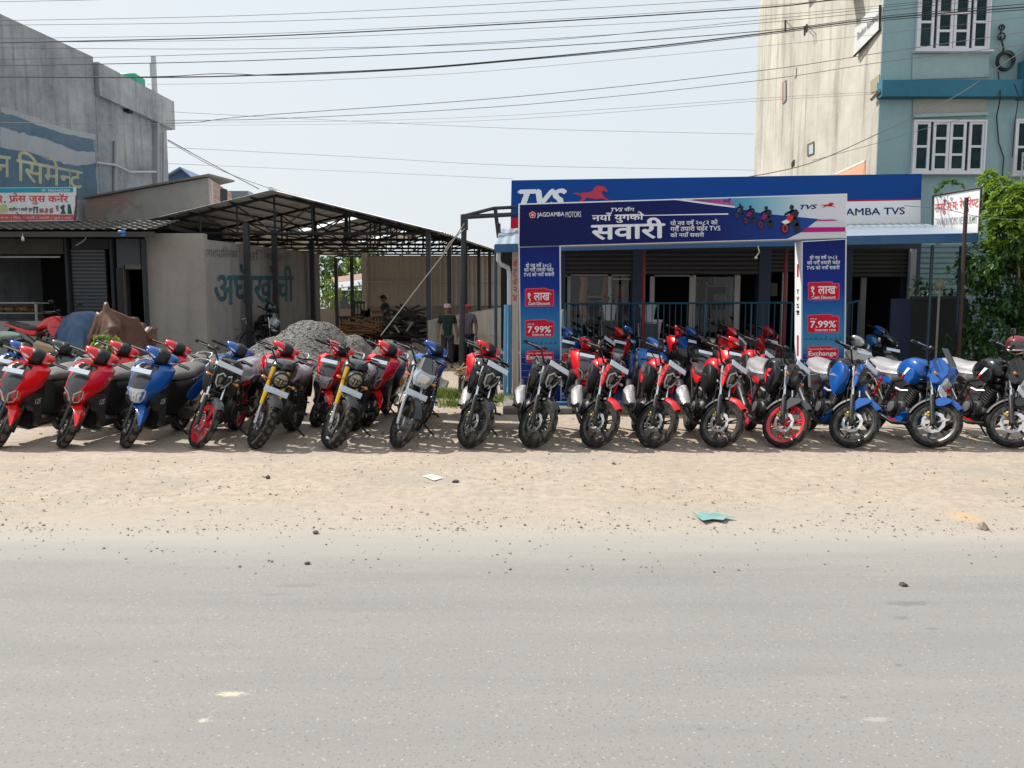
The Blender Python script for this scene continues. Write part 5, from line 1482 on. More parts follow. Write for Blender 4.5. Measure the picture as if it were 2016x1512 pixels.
# ---- gravel pile
GRAV = None
m, t_, b_ = nodes('gravel')
v = coord(t_); vo = N(t_, 'ShaderNodeTexVoronoi', Scale=34.0); t_.links.new(v, vo.inputs['Vector'])
hs = N(t_, 'ShaderNodeTexWhiteNoise'); t_.links.new(vo.outputs['Color'], hs.inputs['Vector'])
c = ramp(t_, hs.outputs['Value'], [(0.0, (.10, .097, .09)), (.6, (.16, .154, .144)), (.9, (.22, .21, .197)), (1, (.36, .35, .33))])
c = mixc(t_, ramp(t_, tex(t_, v, 1.3, 5), [(.4, 0.0), (.7, .6)]), c, (.17, .157, .138))
t_.links.new(c, b_.inputs['Base Color']); b_.inputs['Roughness'].default_value = .95
bump(t_, b_, ramp(t_, vo.outputs['Distance'], [(0, 1.0), (.6, 0.0)]), .8, .025)
gy = 16.6
def pileh(x, y):
    h = 0
    for px, hh, sx, sy2, dy in ((626, 1.04, 1.25, 1.1, 0), (550, .72, .8, .9, -.1), (700, .98, .7, .95, .1), (765, 1.02, .6, .8, 0), (812, .80, .5, .7, 0), (470, .36, 1.0, .8, -.3), (400, .32, .8, .7, -.4)):
        cx_ = (px - 1008) / 1515 * gy
        h = max(h, hh * math.exp(-abs((x - cx_) / sx) ** 2.6 - ((y - gy - dy) / sy2) ** 2)) if px in (626, ) else max(h, hh * math.exp(-((x - cx_) / sx) ** 2 - ((y - gy - dy) / sy2) ** 2)) + .0
    return h
b = MB(); nx, ny = 150, 70; vs = []
for j in range(ny + 1):
    for i in range(nx + 1):
        x = -8.0 + 6.6 * i / nx; y = gy - 2.3 + 4.6 * j / ny
        h = pileh(x, y); k = min(1, h * 4)
        z = gz(x, y) - .05 + h + k * (.05 * noise.noise(Vector((x * 3, y * 3, 0))) + .025 * noise.noise(Vector((x * 11, y * 11, 2))))
        vs.append((x, y, z))
b.add(vs, [(j * (nx + 1) + i, j * (nx + 1) + i + 1, (j + 1) * (nx + 1) + i + 1, (j + 1) * (nx + 1) + i) for j in range(ny) for i in range(nx)])
gr = b.build('gravel_pile', m, None, 60, False)
tag(gr, 'big grey gravel heap between the shed and the parked motorcycles', 'gravel pile')
b = MB(); rr = random.Random(8)
while len(b.v) < 12 * 5200:
    x, y = rr.uniform(-7.4, -1.7), rr.uniform(gy - 1.9, gy + .7); h = pileh(x, y)
    if h < .06: continue
    s = .009 + .020 * rr.random() ** 4
    rock(b, (x, y, gz(x, y) - .05 + h + .05 * noise.noise(Vector((x * 3, y * 3, 0))) * min(1, h * 4) + s * .3), s, rr.randint(0, 1 << 30))
o = b.build('stones', mat('gravel_stone', (.20, .193, .18), .9, var=.6, scale=1.7), gr, 0, False); o['kind'] = 'stuff'

# ================================================================== motorcycle showroom
sr = group_at('showroom', (4.3, 17.2, 0), 'motorcycle showroom with half-raised grey shutters under a sheet metal awning', 'shop building')
KB = concrete('kerb_concrete', (.20, .19, .175), (.15, .14, .13), .3)
plx0, plx1 = at(1100, 800, 13).x, 8.6
b = MB(); b.box(((-.1 + 9) / 2, 15.8, .055), (9.2, 6.4, .11), None, .015); b.build('plinth_slab', KB, sr, 0)
BM = mat('blue_mat', (.03, .17, .40), .7, var=.15)  # lighter blue of the same mat: front edge painted as sunlit
b = MB(); b.box(((at(1104, 790, 12.9).x + at(1556, 790, 12.9).x) / 2, 14.5, .118), (at(1556, 790, 12.9).x - at(1104, 790, 12.9).x, 3.1, .016)); b.build('floor_mat', mat('blue_mat_dark', (.012, .045, .15), .8), sr, 0)  # same blue mat, its shade put into the darker colour
b = MB(); b.box(((at(1026, 790, 12.85).x + at(1560, 790, 12.85).x) / 2, 12.95, .135), (at(1560, 790, 12.85).x - at(1026, 790, 12.85).x, .10, .07), None, .006); b.build('mat_edge', BM, sr, 0)
WY = 17.2; FLZ = .8
b = MB(); b.box((4.3, 17.2, .42), (9.1, 2.2, .76)); b.build('raised_floor', mat('floor_dark', (.06, .062, .065), .7), sr, 0)
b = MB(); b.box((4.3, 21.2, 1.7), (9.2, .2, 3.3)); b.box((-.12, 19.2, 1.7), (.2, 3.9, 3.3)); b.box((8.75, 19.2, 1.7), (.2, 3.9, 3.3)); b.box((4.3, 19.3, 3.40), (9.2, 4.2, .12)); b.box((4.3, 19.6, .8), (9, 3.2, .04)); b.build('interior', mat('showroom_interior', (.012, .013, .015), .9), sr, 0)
SRW = mat('showroom_pillar', (.022, .035, .07), .6)
for x0, x1 in ((1096, 1112), (1247, 1265), (1497, 1513), (1663, 1672), (1790, 1803)): fpanel(x0, x1, 470, 700, WY, SRW, 'pillar', sr, .3, FLZ)
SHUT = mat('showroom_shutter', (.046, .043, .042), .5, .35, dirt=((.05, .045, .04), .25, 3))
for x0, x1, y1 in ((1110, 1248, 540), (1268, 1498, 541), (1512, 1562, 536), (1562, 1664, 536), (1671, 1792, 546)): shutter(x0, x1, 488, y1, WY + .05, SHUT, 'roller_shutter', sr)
fpanel(1095, 1805, 462, 490, WY - .03, mat('fascia_dark', (.03, .035, .045), .6), 'lintel', sr, .25)
ALF = mat('aluminium_frame', (.30, .285, .27), .4, .4)
b = MB()
for x0, x1, y0, y1 in ((1106, 1250, 540, 544), (1280, 1364, 540, 544), (1117, 1122, 540, 720), (1197, 1202, 540, 720), (1280, 1286, 540, 720), (1358, 1366, 540, 720), (1447, 1453, 541, 720), (1541, 1545, 534, 720), (1696, 1699, 540, 720), (1203, 1250, 548, 551)):
    fpanel(x0, x1, y0, y1, WY + .25, ALF, 'door_frame', sr, .06, FLZ if y1 == 720 else None)
m, t_, b_ = nodes('shop_glass')
gl = N(t_, 'ShaderNodeBsdfGlossy', Roughness=.02); tr = N(t_, 'ShaderNodeBsdfTransparent'); mx = N(t_, 'ShaderNodeMixShader'); mx.inputs[0].default_value = .025
t_.links.new(tr.outputs[0], mx.inputs[1]); t_.links.new(gl.outputs[0], mx.inputs[2]); t_.links.new(mx.outputs[0], t_.nodes['Material Output'].inputs['Surface'])
GLASS = m
for x0, x1 in ((1122, 1197), (1202, 1248), (1366, 1447)): fpanel(x0, x1, 545, 720, WY + .28, GLASS, 'glass_pane', sr, .01, FLZ)
REDP = mat('red_post', (.20, .012, .016), .4)
for px in (1268.5, 1548): 
    b = MB(); p = at(px, 500, 15.75); b.tube([(p.x, 15.75, .11), (p.x, 15.75, 2.95)], .035, 8); b.build('post', REDP, sr)
# goods inside
def inside(name, lab, cat, px, py, yy, fn, m):
    p = at(px, py, yy); b = MB(); b.M = Matrix.Translation(p); fn(b)
    return tag(b.build(name, m, None, 35), lab, cat)
inside('hanging_cloth', 'orange cloth strip hanging inside the left showroom window', 'cloth', 1148, 575, 18.4, lambda b: b.loft([sup(0.02 * math.sin(z * 9), z, 0, .06 + .02 * math.sin(z * 7), .03, 10, 2, 'xz') for z in ()] or [[Vector((x + .03 * math.sin(z * 8), y, z)) for x, y in ((-.08, 0), (0, -.04), (.08, 0), (0, .04))] for z in (-.55, -.3, 0, .2, .4)]), mat('orange_cloth', (.50, .20, .03), .8))
inside('hanging_cloth', 'red cloth strip hanging inside the showroom beside the white door frame', 'cloth', 1191, 565, 18.4, lambda b: b.loft([[Vector((x + .02 * math.sin(z * 8), y, z)) for x, y in ((-.06, 0), (0, -.03), (.06, 0), (0, .03))] for z in (-.4, -.1, .2, .4)]), mat('red_cloth', (.35, .06, .03), .8))
def desk(b): b.box((0, 0, 0), (.9, .5, .05), None, .01); b.box((-.4, 0, -.4), (.05, .45, .8)); b.box((.4, 0, -.4), (.05, .45, .8)); b.box((0, .2, -.35), (.8, .03, .6))
inside('desk', 'pale desk standing deep inside the showroom behind the glass', 'desk', 1180, 585, 18.7, desk, mat('desk_laminate', (.22, .21, .20), .5))
inside('poster', 'pale papers pinned up inside the right part of the showroom', 'poster', 1521, 570, 18.0, lambda b: (b.box((0, 0, 0), (.22, .012, .3), None, .003), b.box((-.13, .0, .02), (.06, .012, .2))), mat('poster_paper', (.20, .20, .20), .7))
def rack(b):
    for x in (-.3, .3): b.box((x, 0, 0), (.04, .4, 1.6))
    for z in (-.5, -.1, .3, .7): b.box((0, 0, z), (.6, .4, .03)); b.box((.05, 0, z + .12), (.35, .25, .2), None, .02)
inside('shelf_rack', 'dim parts rack with boxes behind the second showroom window', 'shelf', 1410, 620, 19, rack, mat('rack_grey', (.13, .13, .14), .6))
# railing
RY = 15.6; RB = mat('rail_blue', (.010, .075, .13), .45)
def railing(x0, x1, lab):
    p0, p1 = at(x0, 598, RY), at(x1, 592 if x1 > 1600 else 596, RY)
    rg = group_at('railing', (p0.x, RY, .11), lab, 'railing')
    b = MB(); b.tube([p0, p1], .022, 6); b.tube([(p0.x, RY, .30), (p1.x, RY, .30)], .018, 6); b.build('rail', RB, rg)
    n = max(2, int((p1.x - p0.x) / .115)); b = MB()
    for i in range(n + 1):
        x = p0.x + (p1.x - p0.x) * i / n; zt_ = p0.z + (p1.z - p0.z) * i / n; r = .02 if i % 8 == 0 or i == n else .0085
        b.tube([(x, RY, .11), (x, RY, zt_)], r, 5)
    b.build('bars', RB, rg)
railing(1112, 1560, 'blue steel bar railing across the showroom front, between the arch legs')
railing(1667, 1691, 'short blue steel railing section just right of the right arch leg')
# pots on the raised floor
def pot(px, py, s, m, lab, plant=True, yy=15.95):
    p = at(px, py, yy); g = group_at('plant_pot', (p.x, p.y, p.z), lab, 'plant pot', 'pots along the showroom railing')
    b = MB(); b.lathe((p.x, p.y, p.z), (0, 0, 1), [(.0, 0), (.10 * s, 0), (.14 * s, .26 * s), (.155 * s, .27 * s), (.155 * s, .31 * s), (.135 * s, .31 * s), (.13 * s, .28 * s), (0, .28 * s)], 20); b.build('pot', m, g)
    b = MB(); b.box((p.x, p.y, (p.z + FLZ) / 2 - .02), (.30 * s, .30 * s, max(.04, p.z - FLZ - .02))) if p.z > FLZ + .1 else None
    if b.v: b.build('stand', mat('stand_dark', (.05, .05, .05), .6), g, 0)
    if plant: leaves(p + Vector((0, 0, .38 * s)), (.16 * s, .16 * s, .17 * s), 60, .07, .03, LEAFD, g, 'leaves', 4)
    return g
def leafmat(name, c1, c2, trans=.35):
    m, t, b = nodes(name)
    v = coord(t); c = mixc(t, ramp(t, tex(t, v, 3.5, 4, .7), [(.35, 0.0), (.65, 1.0)]), c1, c2)
    t.links.new(c, b.inputs['Base Color']); b.inputs['Roughness'].default_value = .45
    tb = N(t, 'ShaderNodeBsdfTranslucent'); t.links.new(c, tb.inputs['Color']); ms = N(t, 'ShaderNodeMixShader'); ms.inputs[0].default_value = trans
    t.links.new(b.outputs[0], ms.inputs[1]); t.links.new(tb.outputs[0], ms.inputs[2]); t.links.new(ms.outputs[0], t.nodes['Material Output'].inputs['Surface'])
    return m
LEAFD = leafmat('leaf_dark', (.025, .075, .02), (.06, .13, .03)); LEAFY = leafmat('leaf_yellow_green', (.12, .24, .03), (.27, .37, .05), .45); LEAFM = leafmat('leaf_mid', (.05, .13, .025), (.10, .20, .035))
def leaf(b, p, d, up, L, w):
    d = d.normalized(); s = d.cross(up)
    if s.length < .05: s = d.orthogonal()
    s.normalize(); n = s.cross(d)
    mid = p + d * L * .5 + n * L * .04
    b.add([p, p + d * L * .32 + s * w * .5 + n * L * .02, p + d * L * .7 + s * w * .38 - n * L * .02, p + d * L - n * L * .12, p + d * L * .7 - s * w * .38 - n * L * .02, p + d * L * .32 - s * w * .5 + n * L * .02, p + d * L * .5 + n * L * -.03],
          [(0, 1, 6), (1, 2, 6), (2, 3, 6), (3, 4, 6), (4, 5, 6), (5, 0, 6)])
def leaves(c, r, n, L, w, m, parent, name, seed, shell=.35, drop=.2):
    """rosettes of leaf-sized faces spread through an uneven volume"""
    rr = random.Random(seed); b = MB(); k = 0
    while k < n:
        a = Vector((rr.gauss(0, 1), rr.gauss(0, 1), rr.gauss(0, 1))).normalized() * (shell + (1 - shell) * rr.random()) ** .6
        q = 1 + .45 * noise.noise(a * 1.9 + Vector((seed * 1.7, 0, 0)))
        if noise.noise(a * 3.1 + Vector((0, seed * 2.3, 0))) < -.22: continue
        p = Vector(c) + Vector((a.x * r[0], a.y * r[1], a.z * r[2])) * q
        od = (a + Vector((0, 0, .35))).normalized(); s0 = rr.uniform(.7, 1.25)
        for j in range(6):
            an = rr.uniform(0, 6.28); o = od.orthogonal().normalized(); o = Matrix.Rotation(an, 3, od) @ o
            leaf(b, p, od * rr.uniform(.15, .7) + o + Vector((0, 0, -drop)), Vector((0, 0, 1)), L * s0 * rr.uniform(.75, 1.2), w * s0)
        k += 6
    return b.build(name, m, parent, 0, False)
WPOT = mat('white_pot', (.50, .51, .53), .4)
pot(1200, 630, 1.0, WPOT, 'white pot with a small green plant behind the left part of the railing')
pot(1275, 634, 1.15, WPOT, 'larger white pot without a plant beside the red awning post', False)
pot(1286, 665, 1.2, WPOT, 'lowest white pot, sitting below the other pots near the red post', False)
pot(1222, 588, 1.05, mat('terracotta', (.20, .04, .03), .7), 'dark red terracotta pot on a stand inside the left window', False, 17.9)
b = MB(); p = at(1110, 630, 15.9); b.box((p.x, p.y, p.z), (.10, .06, .42), None, .01); tag(b.build('display_card', mat('card_pale', (.25, .33, .33), .6), None), 'small pale green card display next to the left arch leg', 'card')
# awning
aw = group_at('awning', (4.3, 14.6, 2.9), 'long corrugated metal awning with a blue front edge over the showroom', 'awning')
f0, f1 = at(974, 484, 14.6), at(1925, 462, 14.6); r0, r1 = at(985, 452, 16.4), at(1815, 441, 16.4)
b = MB(); n = 400; vs = []
for i in range(n + 1):
    u = i / n
    for f in (0, 1):
        A_, B_ = (f0, f1) if f == 0 else (r0, r1)
        p = A_.lerp(B_, u); vs.append((p.x, p.y, p.z + .02 + .007 * math.sin((f0.x + (f1.x - f0.x) * u) * 2 * math.pi / .16)))
b.add(vs, [(2 * i, 2 * i + 2, 2 * i + 3, 2 * i + 1) for i in range(n)])
b.build('roof_sheet', mat('galvanised_sheet', (.34, .40, .47), .45, .35, var=.12, scale=2), aw, 60, False)
b = MB(); b.prism([f0 + Vector((0, -.03, .03)), f1 + Vector((0, -.03, .03)), f1 + Vector((0, -.03, -.14)), f0 + Vector((0, -.03, -.12))], (0, .05, 0)); b.build('edge_board', mat('awning_blue', (.008, .075, .20), .5, dirt=((.05, .12, .2), .3, 2)), aw, 0)
b = MB()
for i in range(9):
    p, q = f0.lerp(f1, i / 8), r0.lerp(r1, i / 8); b.tube([p + Vector((0, 0, -.08)), q + Vector((0, 0, -.08))], .03, 4)
b.build('rafter', SST, aw, 0)
b = MB()
for px, yy in ((1832, 14.75), (1888, 14.9), (976, 14.75)):
    p = at(px, 560, yy); b.tube([(p.x, yy, .1), (p.x, yy, f0.z + .02)], .03, 8)
b.build('post', mat('dark_blue_post', (.015, .04, .07), .5), aw)
b = MB(); p = at(1492, 486, 14.5); b.tube([(p.x, 14.5, p.z + .02), (p.x + .03, 14.5, p.z - .1), (p.x - .02, 14.5, p.z - .17)], .012, 5); b.ball((p.x - .03, 14.5, p.z - .2), .03, 8, 6)
tag(b.build('awning_lamp', mat('lamp_cream', (.5, .48, .4), .4), None), 'small bent lamp bracket hanging below the awning near the right arch leg', 'lamp')
b = MB(); p = at(1850, 474, 14.7); b.ball((p.x, 14.72, p.z - .04), (.06, .06, .035), 12, 7); b.tube([(p.x, 14.72, p.z), (p.x, 14.72, p.z + .06)], .012, 5); tag(b.build('awning_lamp', mat('lamp_cream', (.5, .48, .4), .4), None), 'round white lamp under the right end of the awning', 'lamp')
# clutter at the left end of the awning
b = MB(); p = at(985, 500, 14.7); b.tube([at(982, 496, 14.7), at(981, 512, 14.7), at(985, 520, 14.75), at(1000, 527, 14.9), at(1003, 540, 14.9), Vector((at(1003, 540, 14.9).x, 14.9, .1))], .045, 10); tag(b.build('rain_pipe', mat('white_pvc', (.45, .46, .47), .5), None), 'white plastic rain pipe with a bend at the left awning end', 'drain pipe')
b = MB(); q0, q1 = at(1008, 495, 15.3), at(1021, 598, 15.3); b.box(((q0.x + q1.x) / 2, 15.4, (q0.z + .1) / 2), (q1.x - q0.x, .2, q0.z - .1)); sb = b.build('side_panel', mat('cream_panel', (.50, .42, .34), .7), sr, 0)
sq = Pl((0, 15.3, 0), (1, 15.3, 0), (0, 15.3, 1))
for i, (s, y0, y1) in enumerate((('मो', 512, 526), ('ट', 530, 545), ('र्स', 548, 562), ('२', 565, 575), ('४', 580, 592))): write(sq, s, (1010, 1018, y0, y1, y0, y1), ink('sign_red', (.55, .06, .07)), sb, .01, off=.006)
for i, (x0, x1, m_, lab) in enumerate(((996, 994, mat('pipe_blue', (.08, .28, .48), .5), 'pale blue pipe leaning upright left of the arch'), (1004, 1003, mat('pipe_blue2', (.04, .18, .36), .5), 'dark blue pipe upright between the pale pipes left of the arch'), (1012, 1012, mat('pipe_cream', (.45, .40, .34), .5), 'cream pipe standing closest to the left arch leg'))):
    p, q = at(x0, 600, 14.5 + i * .12), at(x1, 760, 14.5 + i * .12); b = MB(); b.tube([p, (q.x, p.y, .1)], .035, 8); tag(b.build('pipe', m_, None), lab, 'pipe', 'pipes left of the arch')
# gantry pole with arms and rope
gpz = at(914, 425, 15.2)
gt = group_at('gantry_pole', (gpz.x, 15.2, .1), 'tall dark steel pole with two arms reaching to the fascia', 'pole')
b = MB(); q = at(907, 745, 15.2); b.tube([(q.x, 15.2, 0), gpz], .055, 10); b.box((gpz.x, 15.2, gpz.z - .12), (.14, .12, .3), None, .01); b.build('pole', SST, gt)
b = MB(); b.tube([gpz + Vector((.02, 0, -.02)), at(1015, 422, 16.4)], .045, 8); b.tube([gpz, at(972, 410, 15.9), at(1012, 408, 16.4)], .035, 8); b.tube([at(975, 411, 15.9), at(983, 478, 15.9)], .04, 8); b.tube([at(983, 440, 15.9), at(984, 480, 15.9)], .03, 6); b.build('arm', SST, gt)
b = MB(); b.tube([at(914, 440, 15.1), at(880, 492, 15.3), at(836, 548, 15.5), at(750, 660, 15.9)], .012, 5); b.tube([at(915, 450, 15.1), at(885, 478, 15.25), at(870, 503, 15.3)], .012, 5)
tag(b.build('rope', mat('rope', (.42, .40, .37), .8), None), 'pale rope stretched from the gantry pole down to the gravel heap', 'rope')
# ================================================================== teal building at right
TY = 19.5
tb0 = at(1735, 100, TY); TX = tb0.x
tbld = group_at('teal_building', (TX, TY, 0), 'tall pale teal building with a cream side wall and white framed windows', 'building')
far = at(1485, 330, 30.2)
HZ = 14.5
b = MB()
wp_ = Pl((TX, TY, 0), (far.x, far.y, 0), (TX, TY, 5))
tz = wp_.hit(1493, 14).z
b.prism([Vector((TX, TY + .01, 0)), Vector((far.x, far.y, 0)), Vector((far.x, far.y, tz - .9)), wp_.hit(1494, 12), wp_.hit(1504, -6), wp_.hit(1510, -40), Vector((TX, TY + .01, HZ))], (8, 0, 0))
sw = b.build('side_wall', CREAM, tbld, 0)
b = MB(); b.prism([Vector((TX, TY, 0)), Vector((TX + 8, TY, 0)), Vector((TX + 8, TY, HZ)), Vector((TX, TY, HZ))], (0, -.03, 0)); fw = b.build('front_wall', TEAL, tbld, 0)
fpn = Pl((TX, TY - .03, 0), (TX + 1, TY - .03, 0), (TX, TY - .03, 1))
# projecting floor ledge and recessed bays in a paler tone
z0, z1 = fpn.hit(1740, 196).z, fpn.hit(1740, 163).z
b = MB(); b.box((TX + 1.72, TY - .16, (z0 + z1) / 2), (3.6, .30, z1 - z0), None, .01); xq = fpn.hit(2002, 150).x; b.box((xq + 2, TY - .22, (z0 + z1) / 2 + .22), (4, .42, z1 - z0 + .5), None, .01); b.build('ledge', LEDGE, tbld, 0)
shape(fpn, [(1796, 108), (1947, 104), (1945, 152), (1795, 157)], TEALL, fw, 'pale_panel', .01, .02)
shape(fpn, [(1797, 196), (1942, 194), (1940, 226), (1796, 230)], concrete('beige_panel', (.36, .36, .32), (.32, .32, .29), .2), fw, 'lintel_panel', .01, .02)
shape(fpn, [(1795, 227), (1942, 222), (1942, 228), (1795, 233)], TEALL, fw, 'lintel_ledge', .01, .10)
WFR = mat('white_window_frame', (.62, .62, .66), .4, var=.04)
m, t_, b_ = nodes('window_glass')
t_.links.new(mixc(t_, ramp(t_, tex(t_, coord(t_), 2.2, 5, .6), [(.4, 0.0), (.7, 1.0)]), (.006, .024, .028), (.018, .045, .05)), b_.inputs['Base Color']); b_.inputs['Roughness'].default_value = .06; b_.inputs['Specular IOR Level'].default_value = .12
WGL = m
def window(xa, xb, ya, yb, sl, cols, name='window'):
    """cols: [(fraction0, fraction1, number of panes)]"""
    pa, pb = fpn.hit(xa, ya), fpn.hit(xb, yb); x0, x1, zt_, zb_ = pa.x, pb.x, pa.z, pb.z; W_ = x1 - x0; H_ = zt_ - zb_
    b = MB(); f = .05; y = TY - .07
    b.box((x0 + f / 2, y, (zt_ + zb_) / 2), (f, .09, H_), None, .006); b.box((x1 - f / 2, y, (zt_ + zb_) / 2), (f, .09, H_), None, .006)
    b.box(((x0 + x1) / 2, y + .002, zt_ - f / 2), (W_ - 2 * f, .085, f)); b.box(((x0 + x1) / 2, y + .002, zb_ + f / 2), (W_ - 2 * f, .085, f))
    g = MB()
    for c0, c1, n in cols:
        a0, a1 = x0 + W_ * c0, x0 + W_ * c1; fr = .065; yy = TY - .06
        b.box((a0 + fr / 2, yy, (zt_ + zb_) / 2), (fr, .06, H_ - 2 * f)); b.box((a1 - fr / 2, yy, (zt_ + zb_) / 2), (fr, .06, H_ - 2 * f))
        for i in range(n + 1):
            z = zb_ + f + (H_ - 2 * f) * i / n; hh = .055; z = min(max(z, zb_ + f + hh / 2), zt_ - f - hh / 2)
            b.box(((a0 + a1) / 2, yy + .002, z), (a1 - a0 - 2 * fr, .056, hh))
    g.box(((x0 + x1) / 2, TY - .045, (zt_ + zb_) / 2), (W_ - .06, .012, H_ - .06))
    w = b.build(name, WFR, tbld, 0); g.build('pane', WGL, w, 0)
    b = MB(); b.box(((x0 + x1) / 2, TY - .12, zb_ - .03), (W_ + .12, .16, .05), None, .008); b.build('sill', WFR, w, 0)
    return w
CC = [(.02, .235, 2), (.275, .495, 3), (.505, .725, 3), (.765, .98, 2)]
window(1797, 1935, 237, 341, 0, CC); window(1806, 1944, -12, 101, 0, CC)
window(1997, 2110, 235, 345, 0, CC)
b = MB()
for y in (310, 320, 330, 340, 350, 358): p = fpn.hit(1996, y); b.tube([(p.x, TY - .35, p.z), (p.x + 3, TY - .35, p.z)], .018, 5)
for x in (1997, 2007): p, q = fpn.hit(x, 305), fpn.hit(x, 360); b.tube([(p.x, TY - .35, p.z), (p.x, TY - .35, q.z)], .02, 5)
b.build('balcony_rail', mat('rail_grey', (.40, .42, .42), .5), tbld)
b = MB(); 
for y in (92, 100, 108, 116, 124): p = fpn.hit(2010, y); b.box((p.x + 1.3, TY - .35, p.z), (2.6, .25, .05), None, .01)
b.build('baluster', mat('rail_grey', (.40, .42, .42), .5), tbld)
# marks and openings on the cream wall
for (x0, y0, x1, y1, m_) in ((1541, 157, 1548, 205, mat('wood_frame', (.26, .14, .11), .7)), (1590, 278, 1603, 308, mat('wood_frame_dark', (.10, .09, .08), .7)), (1559, 314, 1564, 330, DARKIN), (1565, 132, 1568, 155, CREAM)):
    o = shape(wp_, [(x0, y0 + 6), (x1, y0), (x1, y1 - 6), (x0, y1)], m_, sw, 'vent_opening', .01, .02)
shape(wp_, [(1543, 164), (1547, 161), (1547, 196), (1542.5, 200)], mat('vent_pane', (.30, .26, .24), .6), sw, 'vent_pane', .034, .004); shape(wp_, [(1593, 287), (1601, 283), (1601, 302), (1593, 304)], mat('vent_glass', (.36, .42, .46), .2), sw, 'vent_pane', .034, .004)
shape(wp_, [(1644, 341), (1703, 316), (1703, 350), (1640, 350)], mat('orange_advert', (.62, .33, .20), .8, var=.2, scale=1.5), sw, 'painted_advert', .01)
shape(wp_, [(1640, 343), (1703, 314), (1703, 318), (1648, 343)], mat('advert_white', (.62, .60, .56), .8), sw, 'painted_advert', .016)
b = MB()
for (x, y0, y1) in ((1546, 40, 62), (1584, 52, 70), (1588, 48, 64)): b.tube([wp_.hit(x, y0, .25), wp_.hit(x, y1, .25)], .03, 5); b.tube([wp_.hit(x, y0, .25), wp_.hit(x, y0, 0)], .02, 4)
b.build('cable_bracket', DSTEEL, sw)
# roof slabs above the frame that shade the wall
b = MB(); p = wp_.hit(1598, -60); b.box((p.x - .45, p.y, p.z + .2), (.9, 1.1, .15)); p = wp_.hit(1690, -60); b.box((p.x - .4, p.y, p.z - .6), (.8, .5, .15)); b.build('sunshade', CREAM, tbld, 0)
# projecting residence board
pbp = Pl(wp_.hit(1735, 60, .0), wp_.hit(1735, 60, 0) + Vector((-1, .9, 0)), wp_.hit(1735, 30, 0))
rb_ = group_at('projecting_board', wp_.hit(1735, 60), 'white board with grey script projecting from the corner of the teal building', 'sign')
q = [at(1680, 110, 20.9), at(1732, 58, 19.6), at(1732, 12, 19.6), at(1718, 14, 19.9), at(1690, 55, 20.6)]
pbp = Pl(q[0], q[1], q[3])
b = MB(); b.prism([pbp.hit(x, y) for x, y in ((1680, 110), (1732, 58), (1732, 12), (1718, 16), (1684, 50))], pbp.n * -.06); bo = b.build('board', mat('board_offwhite', (.60, .60, .58), .6), rb_, 0)
write(pbp, 'Tanahun Residency', (1687, 1729, 66, 84, 22, 40), mat('script_grey', (.16, .16, .16), .6), bo, .012, .3, off=.008)
b = MB(); b.tube([pbp.hit(1681, 111, .02), pbp.hit(1732, 59, .02), pbp.hit(1732.5, 10, .02)], .03, 5); b.build('edge_trim', DSTEEL, rb_)
b = MB(); b.tube([wp_.hit(1716, 196, .1), wp_.hit(1732, 178, .1)], .05, 4); b.prism([wp_.hit(1714, 160, .01), wp_.hit(1732, 146, .01), wp_.hit(1732, 176, .01), wp_.hit(1714, 184, .01)], wp_.n * .01); b.build('broken_plaster', mat('exposed_concrete', (.30, .27, .18), .9), sw, 0)
# cable coils on the front
cc = fpn.hit(1972, 124)
b = MB(); rr = random.Random(2)
for i in range(9): b.ring((cc.x + rr.uniform(-.02, .02), TY - .10 - .012 * i, cc.z + rr.uniform(-.02, .02)), (rr.uniform(-.1, .1), 1, rr.uniform(-.1, .1)), .20 + rr.uniform(-.03, .02), .014, 26, 5)
b.tube([cc + Vector((.0, 0, .2)), fpn.hit(1976, 95, .1), fpn.hit(1970, 70, .1), fpn.hit(1973, 48, .08)], .022, 5)
for i in range(4): b.ring(fpn.hit(1972, 72, .1) + Vector((rr.uniform(-.03, .03), 0, 0)), (0, 1, .1), .08, .013, 18, 5)
for i in range(3): b.ring(fpn.hit(1971, 54, .1) + Vector((rr.uniform(-.03, .03), 0, 0)), (.1, 1, .1), .06, .012, 18, 5)
tag(b.build('cable_coil', mat('cable_black', (.015, .015, .016), .5), None), 'coiled black cables hung on the teal wall right of the windows', 'cable coil')
b = MB(); b.tube([fpn.hit(1965, 142, .06), fpn.hit(1970, 190, .35), fpn.hit(1962, 230, .06), fpn.hit(1966, 280, .06), fpn.hit(1976, 310, .06), fpn.hit(1973, 352, .06)], .016, 5); tag(b.build('wall_cable', mat('cable_black', (.015, .015, .016), .5), None), 'loose black cable dangling down the teal wall below the coil', 'cable')
b = MB(); b.tube([fpn.hit(1997, 165, .45), fpn.hit(2006, 190, .45), fpn.hit(1998, 240, .08), fpn.hit(1993, 310, .08)], .012, 5); tag(b.build('wall_cable', mat('cable_black', (.015, .015, .016), .5), None), 'thin black cable hanging beside the right edge window', 'cable')
# ground floor of the teal building: shutter, dark planted strip, fence
b = MB()
shz = at(1805, 480, 18.4)
gfl = group_at('teal_shop_front', (shz.x, 18.4, 0), 'teal roller shutter front in the shade behind the hedge at right', 'shop front')
shutter(1800, 2060, 478, 640, 18.4, mat('teal_shutter', (.12, .20, .21), .5, .3), 'roller_shutter', gfl, .1, .12)
fpanel(1794, 1800, 490, 600, 17.0, mat('pale_post', (.30, .31, .33), .6), 'post', gfl, .08, .1)
fy_ = 16.0
fn = group_at('dark_fence', (at(1850, 640, fy_).x, fy_, 0), 'dark sheet fence panel under the right end of the awning', 'fence')
fpanel(1766, 1900, 588, 700, fy_, mat('dark_sheet', (.020, .022, .024), .7), 'panel', fn, .05, .05)
fpanel(1796, 1902, 583, 589, fy_ - .02, mat('fence_rail', (.03, .045, .06), .6), 'top_rail', fn, .09)
